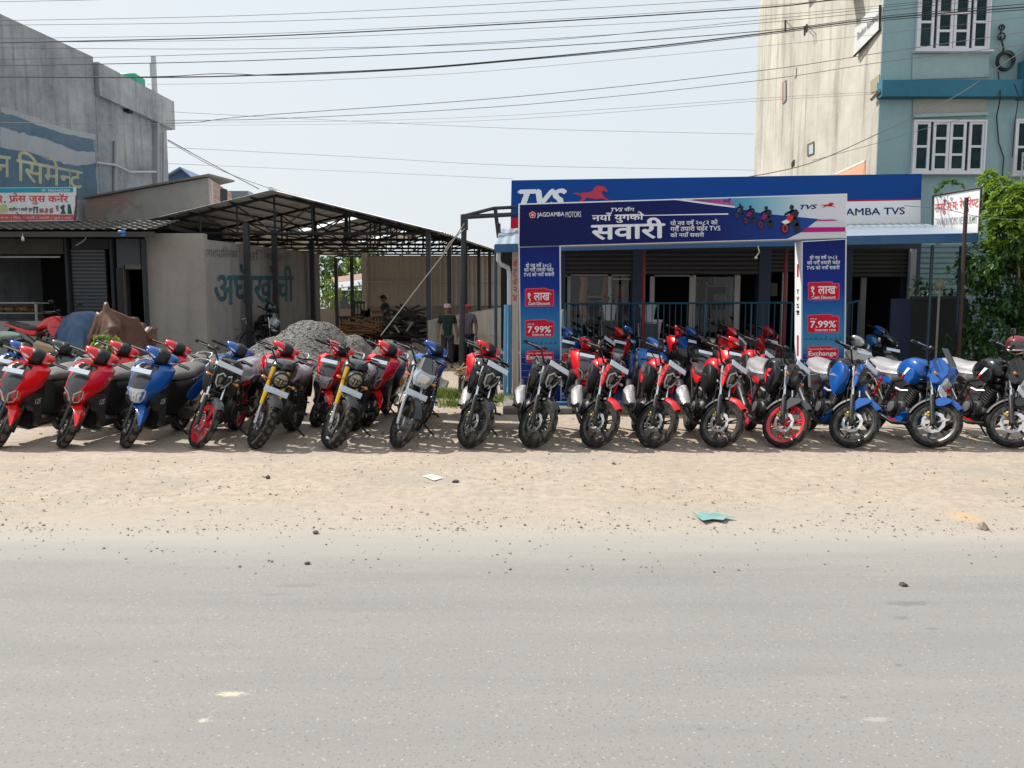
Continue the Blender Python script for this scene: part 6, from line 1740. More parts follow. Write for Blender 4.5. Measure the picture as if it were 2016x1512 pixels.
fpanel(1755, 1790, 588, 700, fy_ - .25, mat('dark_blue_sheet', (.008, .022, .06), .6), 'panel', fn, .05, .05)
# momo restaurant sign
mq = [at(1837, 385, 16.2), at(1932, 369, 14.9), at(1836, 446, 16.2)]
mp = Pl(*mq)
ms_ = group_at('restaurant_sign', mp.hit(1880, 455), 'white restaurant sign board with red lettering standing slanted above the awning end', 'sign')
slab(mp, [(1837, 385), (1932, 369), (1927, 459), (1836, 446)], .05, mat('board_white2', (.72, .72, .72), .5), ms_, 'board')
b = MB()
for s, e in (((1837, 385), (1932, 369)), ((1932, 369), (1927, 459)), ((1837, 385), (1836, 446))): b.tube([mp.hit(*s, .01), mp.hit(*e, .01)], .022, 4)
b.build('frame', mat('sign_frame', (.03, .03, .03), .6), ms_, 0)
write(mp, 'तनहुँ म:म: रेष्टुरेण्ट', (1841, 1926, 396, 424, 384, 414), ink('pink_red', (.62, .10, .09)), ms_, .015, off=.006)
write(mp, 'TANAHUN MOMO RESTAURANT', (1841, 1924, 430, 444, 424, 440), ink('dim_grey', (.24, .27, .30)), ms_, .0, off=.006)
b = MB(); p = at(1903, 389, 14.3); b.tube([(p.x + .02, 14.3, 0), (p.x, 14.3, p.z)], .036, 7); tag(b.build('rusty_post', mat('rust_dark', (.04, .022, .02), .8), None), 'dark rusty post standing in front of the slanted restaurant sign', 'post')
# globe lamps
for px, lab in ((1850, 'round cream globe lamp on a post behind the dark fence'), (1924, 'round globe lamp on a white post half hidden in the leaves')):
    p = at(px, 560, 15.4); g = group_at('globe_lamp', (p.x, 15.4, .1), lab, 'lamp', 'globe lamps by the fence')
    b = MB(); b.tube([(p.x, 15.4, .1), (p.x, 15.4, p.z - .08)], .022, 8); b.build('post', mat('lamp_post_white', (.42, .41, .36), .6), g)
    b = MB(); b.ball(p, .10 if px < 1900 else .085, 16, 10); b.build('globe', mat('globe_cream', (.42, .40, .28), .35), g)
# ---- leafy bush / tree at right
tr_ = group_at('leafy_tree', (9.6, 14.9, 0), 'tall leafy bush with sunlit yellow green top at the right edge', 'tree')
b = MB(); rr = random.Random(4)
for i in range(9):
    x0, y0 = 9.75 + rr.uniform(-.3, .6), 14.9 + rr.uniform(-.3, .3)
    b.tube([(x0, y0, 0), (x0 + rr.uniform(-.15, .15), y0, 1.2), (x0 + rr.uniform(-.4, .5), y0 + rr.uniform(-.3, .3), 2.4), (x0 + rr.uniform(-.6, .7), y0 + rr.uniform(-.4, .4), 3.7)], [.035, .03, .022, .01], 6)
b.build('trunk', mat('bark', (.16, .13, .10), .9), tr_)
for (px, py, yy, r, n, m_, sd) in ((2000, 405, 14.6, (.55, .5, .45), 800, LEAFY, 1), (1985, 450, 14.5, (.45, .5, .5), 620, LEAFY, 2), (1968, 380, 14.9, (.22, .3, .4), 260, LEAFY, 3), (2010, 480, 14.6, (.6, .5, .6), 850, LEAFM, 4), (1925, 530, 14.6, (.36, .5, .45), 420, LEAFM, 5), (1985, 570, 14.7, (.7, .5, .7), 950, LEAFD, 6), (1960, 660, 14.5, (.75, .5, .75), 1100, LEAFD, 7), (2050, 620, 14.6, (.6, .6, 1.2), 900, LEAFD, 8), (1872, 368, 15.9, (.3, .2, .14), 50, LEAFM, 9), (2040, 400, 14.8, (.6, .5, .6), 700, LEAFY, 10), (1945, 352, 15.4, (.16, .16, .16), 90, LEAFY, 11)):  # light painted by leaf colour: sunlit yellow green top, shaded dark leaves below
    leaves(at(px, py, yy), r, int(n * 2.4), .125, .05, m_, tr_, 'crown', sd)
hd = group_at('hedge', (8.6, 15.7, 0), 'dark green hedge plants behind the fence and globe lamps', 'hedge')
for (px, py, r, n, sd) in ((1815, 570, (.25, .3, .35), 200, 21), (1870, 570, (.22, .3, .2), 120, 22), (1905, 640, (.5, .4, .6), 500, 23)): leaves(at(px, py, 16.3), r, n, .10, .045, LEAFD, hd, 'foliage', sd)
# ---- greenery and hut beyond the shed
def bush(name, lab, cat, px, py, yy, r, n, L, m_, sd, trunk=None):
    p = at(px, py, yy); g = group_at(name, (p.x, p.y, .3), lab, cat)
    leaves(p, r, n, L, L * .42, m_, g, 'crown', sd)
    b = MB(); b.tube([(p.x, p.y, 0), (p.x + .1, p.y, p.z - r[2] * .2)], [trunk or .08, (trunk or .08) * .6], 7); b.build('trunk', mat('bark', (.16, .13, .10), .9), g)
bush('background_tree', 'dark green tree seen through the shed behind the hut', 'tree', 665, 515, 56, (3.6, 2, 1.7), 1500, .55, LEAFM, 31, .2)
bush('background_tree', 'bright green tree seen through the shed at the end of the tan cladding', 'tree', 712, 522, 54, (1.6, 1.5, 1.3), 600, .45, LEAFY, 32, .15)
bush('background_bush', 'sunlit yellow green bush left of the hut beyond the shed', 'bush', 642, 580, 42, (.95, .8, .95), 700, .22, LEAFY, 33)
bush('background_bush', 'small green bush right of the hut beyond the shed', 'bush', 712, 580, 43, (.7, .7, .7), 420, .22, LEAFM, 34)
bush('background_tree', 'dark green tree low behind the bushes in the shed opening', 'tree', 640, 545, 52, (2.2, 1.5, 1.6), 900, .45, LEAFD, 35, .15)
hp = at(685, 600, 47); hut = group_at('hut', (hp.x, 47, .3), 'small hut with a brown and grey sheet roof seen through the shed', 'hut')
b = MB(); b.box((hp.x, 47.8, 1.6), (2.2, 1.6, 2.6)); b.build('wall', mat('hut_wall', (.05, .05, .06), .8), hut, 0)
a_, b__, c_, d_ = at(652, 548, 47.6), at(712, 540, 47.6), at(722, 562, 46.4), at(664, 568, 46.4)
b = MB(); b.prism([d_, c_, at(718, 551, 47), at(658, 558, 47)], (0, 0, .05)); b.build('roof', mat('hut_roof_grey', (.34, .36, .42), .6), hut, 0)
b = MB(); b.prism([at(658, 557.6, 47.02), at(718, 550.6, 47.02), b__, a_], (0, 0, .05)); b.build('roof', mat('hut_roof_brown', (.30, .17, .13), .7), hut, 0)
# plants and grass
g = group_at('weed_plant', at(212, 682, 13.6), 'bright green leafy plant in front of the brown tarpaulin', 'plant')
leaves(at(214, 676, 13.4), (.24, .2, .16), 150, .14, .06, LEAFY, g, 'leaves', 41, .2)
b = MB(); rr = random.Random(6)
def tuft(x, y, n, h):
    for _ in range(n):
        p = Vector((x + rr.gauss(0, .16), y + rr.gauss(0, .16), gz(x, y))); d = Vector((rr.gauss(0, .35), rr.gauss(0, .35), 1)) * h * rr.uniform(.5, 1.1); s = Vector((.006, .004, 0)) * rr.uniform(.7, 1.6)
        b.add([p - s, p + s, p + d * .6 + s * .7, p + d + Vector((d.x * .4, d.y * .4, -.02)), p + d * .6 - s * .7], [(0, 1, 2, 3, 4)])
for px, py, n in ((905, 740, 200), (910, 770, 220), (897, 785, 160), (990, 790, 160), (1015, 797, 140), (1105, 800, 60), (920, 712, 120), (890, 800, 120), (575, 700, 60), (1210, 815, 50)):
    q = onz(px, py); tuft(q.x, min(q.y, 15), n, .2)
tag(b.build('grass', leafmat('grass_blade', (.10, .17, .03), (.22, .26, .06)), None, 0, False), 'sparse green grass growing between the parked bikes and the arch', 'grass', kind='stuff')
b = MB()
for i in range(14):
    q = at(rr.uniform(895, 930), rr.uniform(725, 750), 14.2); b.tube([q, q + Vector((rr.uniform(-.3, .3), rr.uniform(-.1, .1), rr.uniform(.02, .2)))], .012, 4)
tag(b.build('dry_sticks', mat('dry_wood', (.40, .28, .16), .9), None), 'bundle of dry sticks on the grass behind the commuter motorcycle', 'sticks')
# ================================================================== overhead cables
CB = mat('overhead_black', (.03, .03, .033), .6); CG = mat('cable_grey', (.16, .16, .17), .6)
def cable(pts, r, lab, m_=CB, ya=17.6, yb=17.6):
    if ya == 17.6: r *= 1.05
    k = len(pts) - 1; P_ = [at(x, y, ya + (yb - ya) * i / k) for i, (x, y) in enumerate(pts)]
    # smooth through the points
    out = []
    for i in range(k):
        p0, p1, p2, p3 = P_[max(i - 1, 0)], P_[i], P_[i + 1], P_[min(i + 2, k)]
        for j in range(8):
            t = j / 8; out.append(.5 * ((2 * p1) + (p2 - p0) * t + (2 * p0 - 5 * p1 + 4 * p2 - p3) * t * t + (3 * p1 - p0 - 3 * p2 + p3) * t ** 3))
    out.append(P_[-1])
    b = MB(); b.tube(out, r, 6); tag(b.build('overhead_cable', m_, None), lab, 'cable', 'overhead cables across the street')
cable([(-200, 8), (0, 3.5), (210, -1), (400, -8)], .0045, 'topmost thin cable, cutting only the upper left corner of the sky')
cable([(-200, 42), (0, 40.5), (500, 30), (1020, 6), (1300, -12)], .0045, 'second cable from the top at the left edge, thin')
cable([(-200, 51), (0, 49.5), (500, 43), (1020, 23), (1440, 0), (1700, -16)], .0045, 'third cable from the top at the left edge, thin')
cable([(-200, 78), (0, 76), (500, 67), (1020, 42), (1490, 12), (1700, -4)], .004, 'thin cable running just above the thick upper bundle')
cable([(-200, 88), (0, 84), (500, 72), (1020, 46), (1490, 16), (1640, 0), (1800, -14)], .012, 'thick upper cable bundle crossing the whole sky')
cable([(-200, 82), (0, 83), (500, 78), (1020, 57), (1490, 32), (1800, 5), (2200, -30)], .004, 'thin cable running just below the thick upper bundle')
cable([(-200, 93), (0, 94), (500, 96), (1020, 83), (1490, 40), (1850, 3), (2200, -40)], .0045, 'thin cable halfway between the two thick bundles')
cable([(-200, 118), (0, 117), (500, 104), (1020, 80), (1490, 46), (1900, 4), (2200, -30)], .005, 'upper one of the close cable pair above the lower bundle')
cable([(-200, 129), (0, 129), (500, 119), (1020, 95), (1490, 62), (1740, 32), (2016, 8), (2200, -8)], .008, 'medium thick cable just above the lower bundle')
cable([(-200, 150), (0, 151), (340, 152), (560, 146), (800, 135), (1020, 117), (1280, 92), (1500, 66), (1740, 36), (2016, 14), (2200, 0)], .013, 'thick lower cable bundle sagging across the sky')
cable([(-200, 150), (0, 151), (300, 151), (430, 145), (560, 148), (800, 137), (1020, 119), (1280, 95), (1500, 69), (1740, 40), (2016, 19), (2200, 5)], .008, 'cable twisted along the thick lower bundle')
cable([(290, 166), (500, 163), (800, 150), (1020, 135), (1490, 92), (1740, 66), (2016, 34), (2200, 12)], .0035, 'faint cable just beneath the thick lower bundle', CG)
cable([(-200, 238), (0, 241), (340, 243), (500, 228), (1020, 190), (1490, 140), (1740, 103), (2016, 63), (2200, 30)], .005, 'thin cable climbing from the grey building to the upper teal window', CG, 12, 12)
cable([(325, 237), (560, 233), (1020, 207), (1490, 159), (1740, 122), (2016, 88), (2200, 60)], .0045, 'thin cable crossing just below the one to the upper window', CG, 12, 12)
cable([(325, 241), (700, 238), (1020, 226), (1490, 194), (1740, 180)], .0045, 'thin cable ending at the chipped corner of the cream wall', CG, 28, 19.4)
cable([(325, 247), (700, 244), (1020, 234), (1490, 199), (1728, 185)], .0045, 'lowest cable of the group reaching the cream wall corner', CG, 28, 19.4)
cable([(335, 220), (560, 232), (1020, 253), (1484, 264)], .006, 'faint cable sloping down from the grey roof to the cream wall', CG, 28, 30)
cable([(330, 290), (700, 309), (1020, 326), (1484, 335)], .006, 'faint cable low in the sky above the shed', CG, 28, 30)
cable([(330, 322), (700, 338), (1010, 352)], .006, 'lowest faint cable running to the fascia corner', CG, 28, 18)
cable([(330, 275), (430, 330), (510, 372)], .014, 'slack cable from the grey building to the shed ridge', CB, 28, 21.5)
cable([(330, 277), (430, 333), (570, 384)], .009, 'second slack cable beside the one to the shed ridge', CB, 28, 22)
cable([(1440, 354), (1590, 323), (1740, 258), (1880, 190), (1965, 132), (2030, 90)], .010, 'pale drop cable rising from the fascia to the coil on the teal wall', CG, 17, 17)
cable([(1600, 316), (1740, 278), (1850, 245), (1930, 228)], .006, 'faint second drop cable above the lower teal window', CG, 18, 18)
cable([(1780, 405), (1860, 412), (1935, 428), (2030, 433)], .006, 'thin pale wire passing in front of the restaurant sign', CG, 13.9, 13.9)
# ================================================================== the parked two-wheelers
LEAN = R(12)
JR = random.Random(77)
def place(root, px, py, yaw=0.0, lean=LEAN, z=0.0, Y=None):
    yaw += JR.uniform(-.045, .045); lean += JR.uniform(-.02, .02)
    p = onz(px, py, z) if Y is None else at(px, py, Y)
    root.location = (p.x, p.y, z if Y is None else z); root.rotation_euler = (0, lean, yaw)
    return root
GF = 'motorcycles and scooters of the front row'; GB = 'motorcycles and scooters of the second row'
def relabel(o, label, group=GF):
    o['label'] = label; o['group'] = group; return o
CRUMP = mat('crumpled_wrap', (.62, .64, .66), .18, .1, .6, .2, 14, bmp=.9)
s_red = scooter('scooter', 'red scooter at the left edge of the front row, half cut off by the frame', {'col': RED, 'group': GF, 'lamp': DLENS}); place(s_red, -1, 881)
o = relabel(copy_tree(s_red), 'red scooter with a dark headlamp beside the blue scooter in the front row'); place(o, 126, 881, .01)
s_blue = scooter('scooter', 'blue scooter with its headlamp wrapped in crumpled film, third from the left in front', {'col': BLUE, 'group': GF, 'lamp': CRUMP}); place(s_blue, 250, 881)
mt = motorcycle('motorcycle', 'dark grey motorcycle with red wheel rims and a plastic-wrapped seat, beside the blue scooter', {'kind': 'raider', 'col': GREY, 'trim': PLAST, 'rim': RIMR, 'tank': DKGREY, 'shroud': DKGREY, 'tail': RED, 'cover': 'seat', 'cowl': PLAST, 'group': GF, 'fender': GREY, 'steer': 42}); place(mt, 388, 881, .02)
r1_ = motorcycle('motorcycle', 'black scrambler motorcycle with golden forks and round headlamp, nearest the dark grey motorcycle', {'kind': 'ronin', 'col': DKGREY, 'tank': GREY, 'cover': 'tank', 'group': GF, 'steer': 36, 'fender': DKGREY}); place(r1_, 503, 882)
o = relabel(copy_tree(r1_), 'second scrambler motorcycle with golden forks, standing left of the commuter with a windscreen'); place(o, 650, 882)
cm = motorcycle('motorcycle', 'commuter motorcycle with tall smoked windscreen and square pale-framed headlamp', {'kind': 'commuter', 'col': BLACK, 'tank': DKGREY, 'slider': STEEL, 'group': GF, 'steer': 34}); place(cm, 782, 881)
rk = motorcycle('motorcycle', 'all black motorcycle with its plate over the headlamp, beside the commuter motorcycle', {'kind': 'raider', 'col': BLACK, 'wrapped': True, 'group': GF, 'steer': 40}); place(rk, 920, 881)
o = relabel(copy_tree(rk), 'all black motorcycle standing in front of the left arch leg'); place(o, 1043, 881)
rr_ = motorcycle('motorcycle', 'red and black motorcycle just right of the left arch leg, first of three red ones', {'kind': 'raider', 'col': RED, 'wrapped': True, 'shroud': PLAST, 'tank': RED, 'group': GF, 'steer': 40}); place(rr_, 1165, 881)
o = relabel(copy_tree(rr_), 'red and black motorcycle in the middle of the three red ones'); place(o, 1277, 881)
o = relabel(copy_tree(rr_), 'red and black motorcycle next to the black one with red wheel rims'); place(o, 1406, 881)
a1 = motorcycle('motorcycle', 'black motorcycle with bright red wheel rims in front of the right arch leg', {'kind': 'ap4v', 'col': BLACK, 'rim': RIMR, 'accent': RED, 'group': GF, 'cover': 'seat', 'fender': GREY, 'steer': 42, 'tail': RED}); place(a1, 1532, 881)
a2 = motorcycle('motorcycle', 'bright blue motorcycle with blue tank and fender right of the arch', {'kind': 'ap4v', 'col': BLUE, 'tank': BLACK, 'group': GF, 'cover': 'seat', 'steer': 42, 'belly': BLUE, 'trim': BLUE}); place(a2, 1665, 881)
a3 = motorcycle('motorcycle', 'blue motorcycle with smoked fly screen and red tank stripes, seat under plastic wrap', {'kind': 'rtr2v', 'col': BLUE, 'accent': RED, 'group': GF, 'cover': 'seat', 'steer': 40}); place(a3, 1824, 881, .05)
a4 = motorcycle('motorcycle', 'black motorcycle with red tank stripes at the right edge, cut by the frame', {'kind': 'rtr2v', 'col': BLACK, 'accent': RED, 'group': GF, 'cover': 'seat', 'steer': 40, 'mirror': True}); place(a4, 1979, 881, .05)
# plastic-wrapped guard with red print by the rear of the bright blue one
iv = Matrix.LocRotScale(a2.location, a2.rotation_euler, a2.scale).inverted()
gpl = Pl(at(1606, 750, 10.55), at(1606, 750, 10.55) + Vector((1, .25, 0)), at(1606, 740, 10.55))
b = MB(); b.prism([gpl.hit(x, y) for x, y in ((1595, 738), (1612, 736), (1619, 744), (1616, 764), (1602, 768), (1596, 762))], gpl.n * -.05)
for i_ in range(len(b.v)): b.v[i_] = iv @ b.v[i_]
wg = b.build('wrapped_guard', mat('grey_wrap', (.20, .20, .21), .35, 0, .4, .3, 9, bmp=.6), a2, 30)
wl_ = write(gpl, 'LIFE', (1598, 1615, 750, 757, 749, 756), ink('wine_red', (.35, .01, .03)), wg, .02, off=.006)
for v_ in wl_.data.vertices: v_.co = iv @ v_.co
# helmet on the mirror of the last one
h0 = a4.location + Vector((.34, .42, 1.27))
hg = empty('helmet', h0, 'dark red and black helmet hung on the handlebar at the right edge', 'helmet')
b = MB(); b.ball((0, 0, 0), (.125, .145, .125), 18, 12); b.build('shell', mat('helmet_red', (.16, .012, .016), .2, 0, .8), hg)
b = MB(); b.loft([[Vector((math.sin(a) * .13 * k, -math.cos(a) * .152 * k, z)) for a in [R(-75 + 150 * i / 10) for i in range(11)]] + [Vector((math.sin(a) * .125 * k, -math.cos(a) * .147 * k, z)) for a in [R(75 - 150 * i / 10) for i in range(11)]] for z, k in ((-.05, .94), (-.02, .99), (.02, .99), (.05, .93))]); b.build('visor', SMOKE, hg)
b = MB(); b.ring((0, -.01, -.07), (0, .1, 1), .11, .014, 24, 6); b.build('rim_trim', WHITEP, hg)
# second row, left part
SG = {}
def sc(col, px, pyd, label, lamp=None, z=0.0, group=GB, yaw=0.0, extra=0):
    """a scooter whose round meter cowl shows at (px, pyd)"""
    key = (col.name, lamp.name if lamp else '')
    s = (pyd - 610) / (1.72 - 1.16 - z) if z < .4 else 100
    Y = 1515 / s * .985
    x = (px - 1008) / s - .50
    if key not in SG:
        SG[key] = scooter('scooter', label, {'col': col, 'lamp': lamp or DLENS, 'group': group, 'dark': True}); o = SG[key]
    else: o = relabel(copy_tree(SG[key]), label, group)
    o.location = (x, Y, z); o.rotation_euler = (0, LEAN + JR.uniform(-.02, .02), yaw + JR.uniform(-.06, .06))
    return o
SG[(RED.name, '')] = None; SG[(BLUE.name, '')] = None
SG = {(RED.name, ''): s_red, (BLUE.name, CRUMP.name): s_blue}
sc(BLUE, 52, 683, 'blue scooter behind the leftmost red scooter, mostly hidden')
sc(GREY, 137, 682, 'grey scooter in the second row, between the two red front scooters')
sc(RED, 257, 685, 'red scooter in the second row, peeking between the red and blue front scooters')
sc(RED, 368, 683, 'red scooter in the second row, right behind the blue front scooter')
sc(BLUE, 486, 686, 'blue scooter in the second row behind the dark grey motorcycle')
sc(RED, 583, 685, 'red scooter in the second row behind the first golden-fork scrambler')
sc(RED, 690, 684, 'red scooter with wrapped clear headlamp visible between the two golden-fork scramblers', CRUMP)
sc(RED, 785, 684, 'red scooter in the second row left of the commuter windscreen')
sc(BLUE, 884, 684, 'blue scooter in the second row right behind the commuter motorcycle')
sc(RED, 990, 684, 'red scooter in the second row just left of the left arch leg')
# on and before the blue mat inside the arch
sc(BLUE, 1147, 653, 'blue scooter standing on the mat beside the left arch leg', None, .126)
sc(RED, 1190, 676, 'red scooter close behind the first red motorcycle, only its cowl showing', None, 0)
sc(RED, 1246, 653, 'red scooter with clear headlamp on the mat behind the middle red motorcycle', CRUMP, .126)
sc(BLUE, 1262, 651, 'dark blue scooter at the back of the mat in front of the red post', None, .126)
sc(LBLUE, 1320, 676, 'light blue scooter close behind the middle and third red motorcycles', None, 0)
sc(BLUE, 1393, 653, 'blue scooter on the mat behind the third red motorcycle', CRUMP, .126)
sc(RED, 1370, 651, 'red scooter at the back of the mat, near the white door frame', None, .126)
sc(BLACK, 1416, 671, 'black scooter close behind the third red motorcycle', None, 0)
sc(RED, 1474, 654, 'red scooter with clear headlamp on the mat, right of the blue one', CRUMP, .126)
sc(RED, 1540, 652, 'red scooter on the mat next to the right arch leg', None, .126)
b2 = relabel(copy_tree(rr_), 'red motorcycle standing on the ground behind the black one with red rims', GB); place(b2, 1478, 832, .0)
b3 = motorcycle('motorcycle', 'black motorcycle with mirrors at the back of the blue mat, beside the left arch leg', {'kind': 'ap4v', 'col': BLACK, 'group': GB, 'mirror': True}); b3.location = (1.55, 14.75, .126); b3.rotation_euler = (0, LEAN, .05)
b4 = relabel(copy_tree(b3), 'black motorcycle with mirrors at the back of the mat near the right arch leg', GB); b4.location = (4.15, 14.75, .126); b4.rotation_euler = (0, LEAN, .1)
sc(BLACK, 1182, 648, 'black scooter at the back of the mat, second from the left arch leg', None, .126)
sc(BLACK, 1440, 646, 'black scooter at the back of the mat between two red ones', None, .126)
sc(RED, 1506, 646, 'red scooter at the very back of the mat, close to the railing', None, .126)
sc(BLACK, 1322, 650, 'black scooter at the back of the mat below the white door frame', None, .126)
sc(RED, 1478, 674, 'red scooter close behind the third red motorcycle and the black one', None, 0)
# right of the arch
sc(BLACK, 1782, 668, 'black scooter parked behind the blue motorcycle with the fly screen', None, 0)
sc(LBLUE, 1757, 650, 'scooter with light blue cowl farthest back, right of the arch', None, .126)
s5 = sc(SILV, 1728, 672, 'silver grey scooter under thin dusty plastic behind the bright blue motorcycle', None, 0)
dr = drape(s5, 'plastic_cover', [[(math.cos(t) * hx, y + math.sin(t) * hy, z) for t in [2 * math.pi * j / 26 for j in range(26)]] for z, hx, y, hy in ((.52, .24, .16, .24), (.66, .27, .18, .27), (.8, .26, .2, .25), (.92, .2, .26, .2), (.97, .1, .28, .1))], mat('dusty_plastic', (.36, .34, .31), .4, 0, .3, .2, 6, bmp=.5))
# ---- far left on the bank: red motorcycle and two covered ones
lf = motorcycle('motorcycle', 'red motorcycle with two mirrors parked sideways on the bank before the dark shop', {'kind': 'raider', 'col': RED, 'group': 'motorcycles parked on the bank at left', 'mirror': True, 'steer': -8, 'shroud': RED})
lf.location = (-8.62, 15.4, .5); lf.rotation_euler = (0, R(6), R(80))
import numpy as np
def tarp(name, lab, loc, yaw, size, caps, m, seed, shift=(0, 0)):
    """a sheet let fall over the machine below it (capsules) until it hangs in folds"""
    W_, L_ = size; st = .045; nx, ny = int(W_ / st), int(L_ / st)
    rg = np.random.default_rng(seed)
    X, Y = np.meshgrid((np.arange(nx) - nx / 2) * st + shift[0], (np.arange(ny)) * st + shift[1], indexing='ij')
    p = np.stack([X, Y, np.full_like(X, 1.45) + rg.normal(0, .004, X.shape)], -1)
    a_ = math.sin(seed) * .35; c_, s_ = math.cos(a_), math.sin(a_); cx, cy = p[..., 0].mean(), p[..., 1].mean()
    p[..., 0], p[..., 1] = cx + (p[..., 0] - cx) * c_ - (p[..., 1] - cy) * s_, cy + (p[..., 0] - cx) * s_ + (p[..., 1] - cy) * c_
    p[..., 0] = cx + (p[..., 0] - cx) * .88 + .02 * np.sin(p[..., 1] * 9 + seed); p[..., 1] = cy + (p[..., 1] - cy) * .88; p[..., 2] += .06 * np.sin(p[..., 0] * 21 + 3 * np.sin(p[..., 1] * 5 + seed)) + .04 * np.sin(p[..., 1] * 19)
    q = p.copy()
    def con(A, B, rest, k=1.0):
        d = B - A; l = np.linalg.norm(d, axis=-1, keepdims=True) + 1e-9; f = d * (.5 * k * (l - rest) / l); A += f; B -= f
    def axisc(ax, step, rest, k):
        n = p.shape[ax]
        for o in range(2 * step):
            if o + step >= n: continue
            ia = np.arange(o, n - step, 2 * step)
            if ax == 0: A, B = p[ia], p[ia + step]; con(A, B, rest, k); p[ia], p[ia + step] = A, B
            else: A, B = p[:, ia], p[:, ia + step]; con(A, B, rest, k); p[:, ia], p[:, ia + step] = A, B
    def diag(k):
        for (A0, B0) in (((slice(None, -1), slice(None, -1)), (slice(1, None), slice(1, None))), ((slice(None, -1), slice(1, None)), (slice(1, None), slice(None, -1)))):
            d = p[B0] - p[A0]; l = np.linalg.norm(d, axis=-1, keepdims=True) + 1e-9; f = d * (.12 * k * (l - st * 2 ** .5) / l)
            p[A0] += f; p[B0] -= f
    for it in range(260):
        v = (p - q) * .965; q = p.copy(); p = p + v; p[..., 2] -= .0022
        for k in range(8):
            axisc(0, 1, st, 1); axisc(1, 1, st, 1); diag(1)
            axisc(0, 2, st * 2, .03); axisc(1, 2, st * 2, .03)
            if k % 4 != 3: continue
            H = np.full(p.shape[:2], .01)
            for (ca, cb, r) in caps:
                ca, cb = np.array(ca), np.array(cb); ab = cb - ca; t = np.clip(((p[..., :2] - ca[:2]) @ ab[:2]) / max(1e-9, ab[:2] @ ab[:2]), 0, 1)
                c0 = ca + t[..., None] * ab; dd = np.linalg.norm(p[..., :2] - c0[..., :2], axis=-1)
                H = np.maximum(H, c0[..., 2] + np.sqrt(np.maximum(0, r * r - np.minimum(dd, r) ** 2)) - np.maximum(0, dd - r) * 5.0)
            hit = p[..., 2] < H
            p[..., 2][hit] = H[hit]; q[hit] = q[hit] * .15 + p[hit] * .85
        g = p[..., 2] < .01; p[..., 2][g] = .01; q[g] = p[g]
    me = bpy.data.meshes.new(name)
    me.from_pydata([tuple(map(float, t)) for t in p.reshape(-1, 3)], [], [(i * ny + j, (i + 1) * ny + j, (i + 1) * ny + j + 1, i * ny + j + 1) for i in range(nx - 1) for j in range(ny - 1)])
    me.polygons.foreach_set('use_smooth', [True] * len(me.polygons))
    o = link(name, me, m); o.location = loc; o.rotation_euler = (0, 0, yaw)
    return tag(o, lab, 'covered vehicle', 'covered vehicles on the bank')
BT = mat('blue_tarp', (.018, .065, .15), .5, var=.35, scale=5, dirt=((.16, .20, .26), .22, 4), bmp=.35)
OT = mat('brown_tarp', (.075, .030, .020), .5, var=.7, scale=5, dirt=((.30, .14, .055), .30, 3), spec=.35, bmp=.35)  # orange blotches paint in the highlights of lit creases
BIKE = [((-.34, .50, 1.08), (.34, .50, 1.08), .03), ((-.3, .42, 1.08), (-.33, .40, 1.25), .03), ((.3, .42, 1.08), (.33, .40, 1.25), .03), ((0, .2, .85), (0, .3, .95), .13), ((0, .5, .88), (0, .9, .82), .15), ((0, 1.0, .80), (0, 1.65, .88), .11), ((0, 0, .3), (0, .02, .32), .28), ((0, 1.33, .3), (0, 1.34, .32), .28)]
SCOOT = [((-.30, .46, 1.02), (.30, .46, 1.02), .03), ((0, .38, 1.04), (0, .42, 1.05), .10), ((0, .15, .7), (0, .25, .85), .19), ((0, .85, .7), (0, 1.55, .78), .15), ((0, 0, .25), (0, .02, .26), .22), ((0, 1.3, .3), (0, 1.32, .4), .2), ((.24, .44, 1.04), (.27, .42, 1.2), .025)]
tarp('covered_motorcycle', 'motorcycle wrapped in a blue tarpaulin in front of the roller shutter', (-8.36, 14.8, .48), .25, (2.3, 3.3), BIKE[:1] + [((-.1, .45, 1.0), (.12, .5, 1.02), .20)] + BIKE[3:], BT, 3, (0, -1.05))
tarp('covered_motorcycle', 'motorcycle wrapped in a brown tarpaulin beside the grey end wall', (-7.40, 14.15, .48), .12, (2.7, 3.3), BIKE[:1] + [((-.1, .42, 1.0), (-.16, .40, 1.36), .05), ((-.34, .5, 1.1), (-.36, .48, 1.16), .05)] + BIKE[3:] + [((.3, .9, .6), (.34, 1.1, .8), .12)], OT, 8, (-.1, -.95))
# rubbish heap
b = MB(); rr = random.Random(17)
for i in range(240):
    x, y = rr.gauss(-8.4, .9), rr.gauss(14.2, .35); s = rr.uniform(.04, .16)
    rock(b, (x, y, gz(x, y) + abs(rr.gauss(0, .12)) + .04), s, i)
hp_ = b.build('rubbish_heap', mat('rubbish_dark', (.09, .08, .065), .8, var=.8, scale=6), None, 30)
tag(hp_, 'dark heap of rubbish and straw in front of the red motorcycle on the bank', 'rubbish heap')
b = MB()
for i in range(150):
    x, y = rr.gauss(-8.5, .8), rr.gauss(14.1, .25); z = gz(x, y) + .25; b.tube([(x, y, z), (x + rr.uniform(-.22, .22), y + rr.uniform(-.1, .1), z + rr.uniform(-.02, .12))], .006, 3)
b.build('straw', mat('straw', (.38, .30, .17), .9), hp_, 0)
b = MB(); q = at(88, 688, 13.6); b.box((q.x, q.y, q.z), (.34, .22, .2), (.2, .3, .4), .01); tag(b.build('cardboard_box', mat('cardboard', (.42, .31, .20), .85), None, 0), 'small crushed cardboard box on the rubbish beside the grey scooter', 'box')
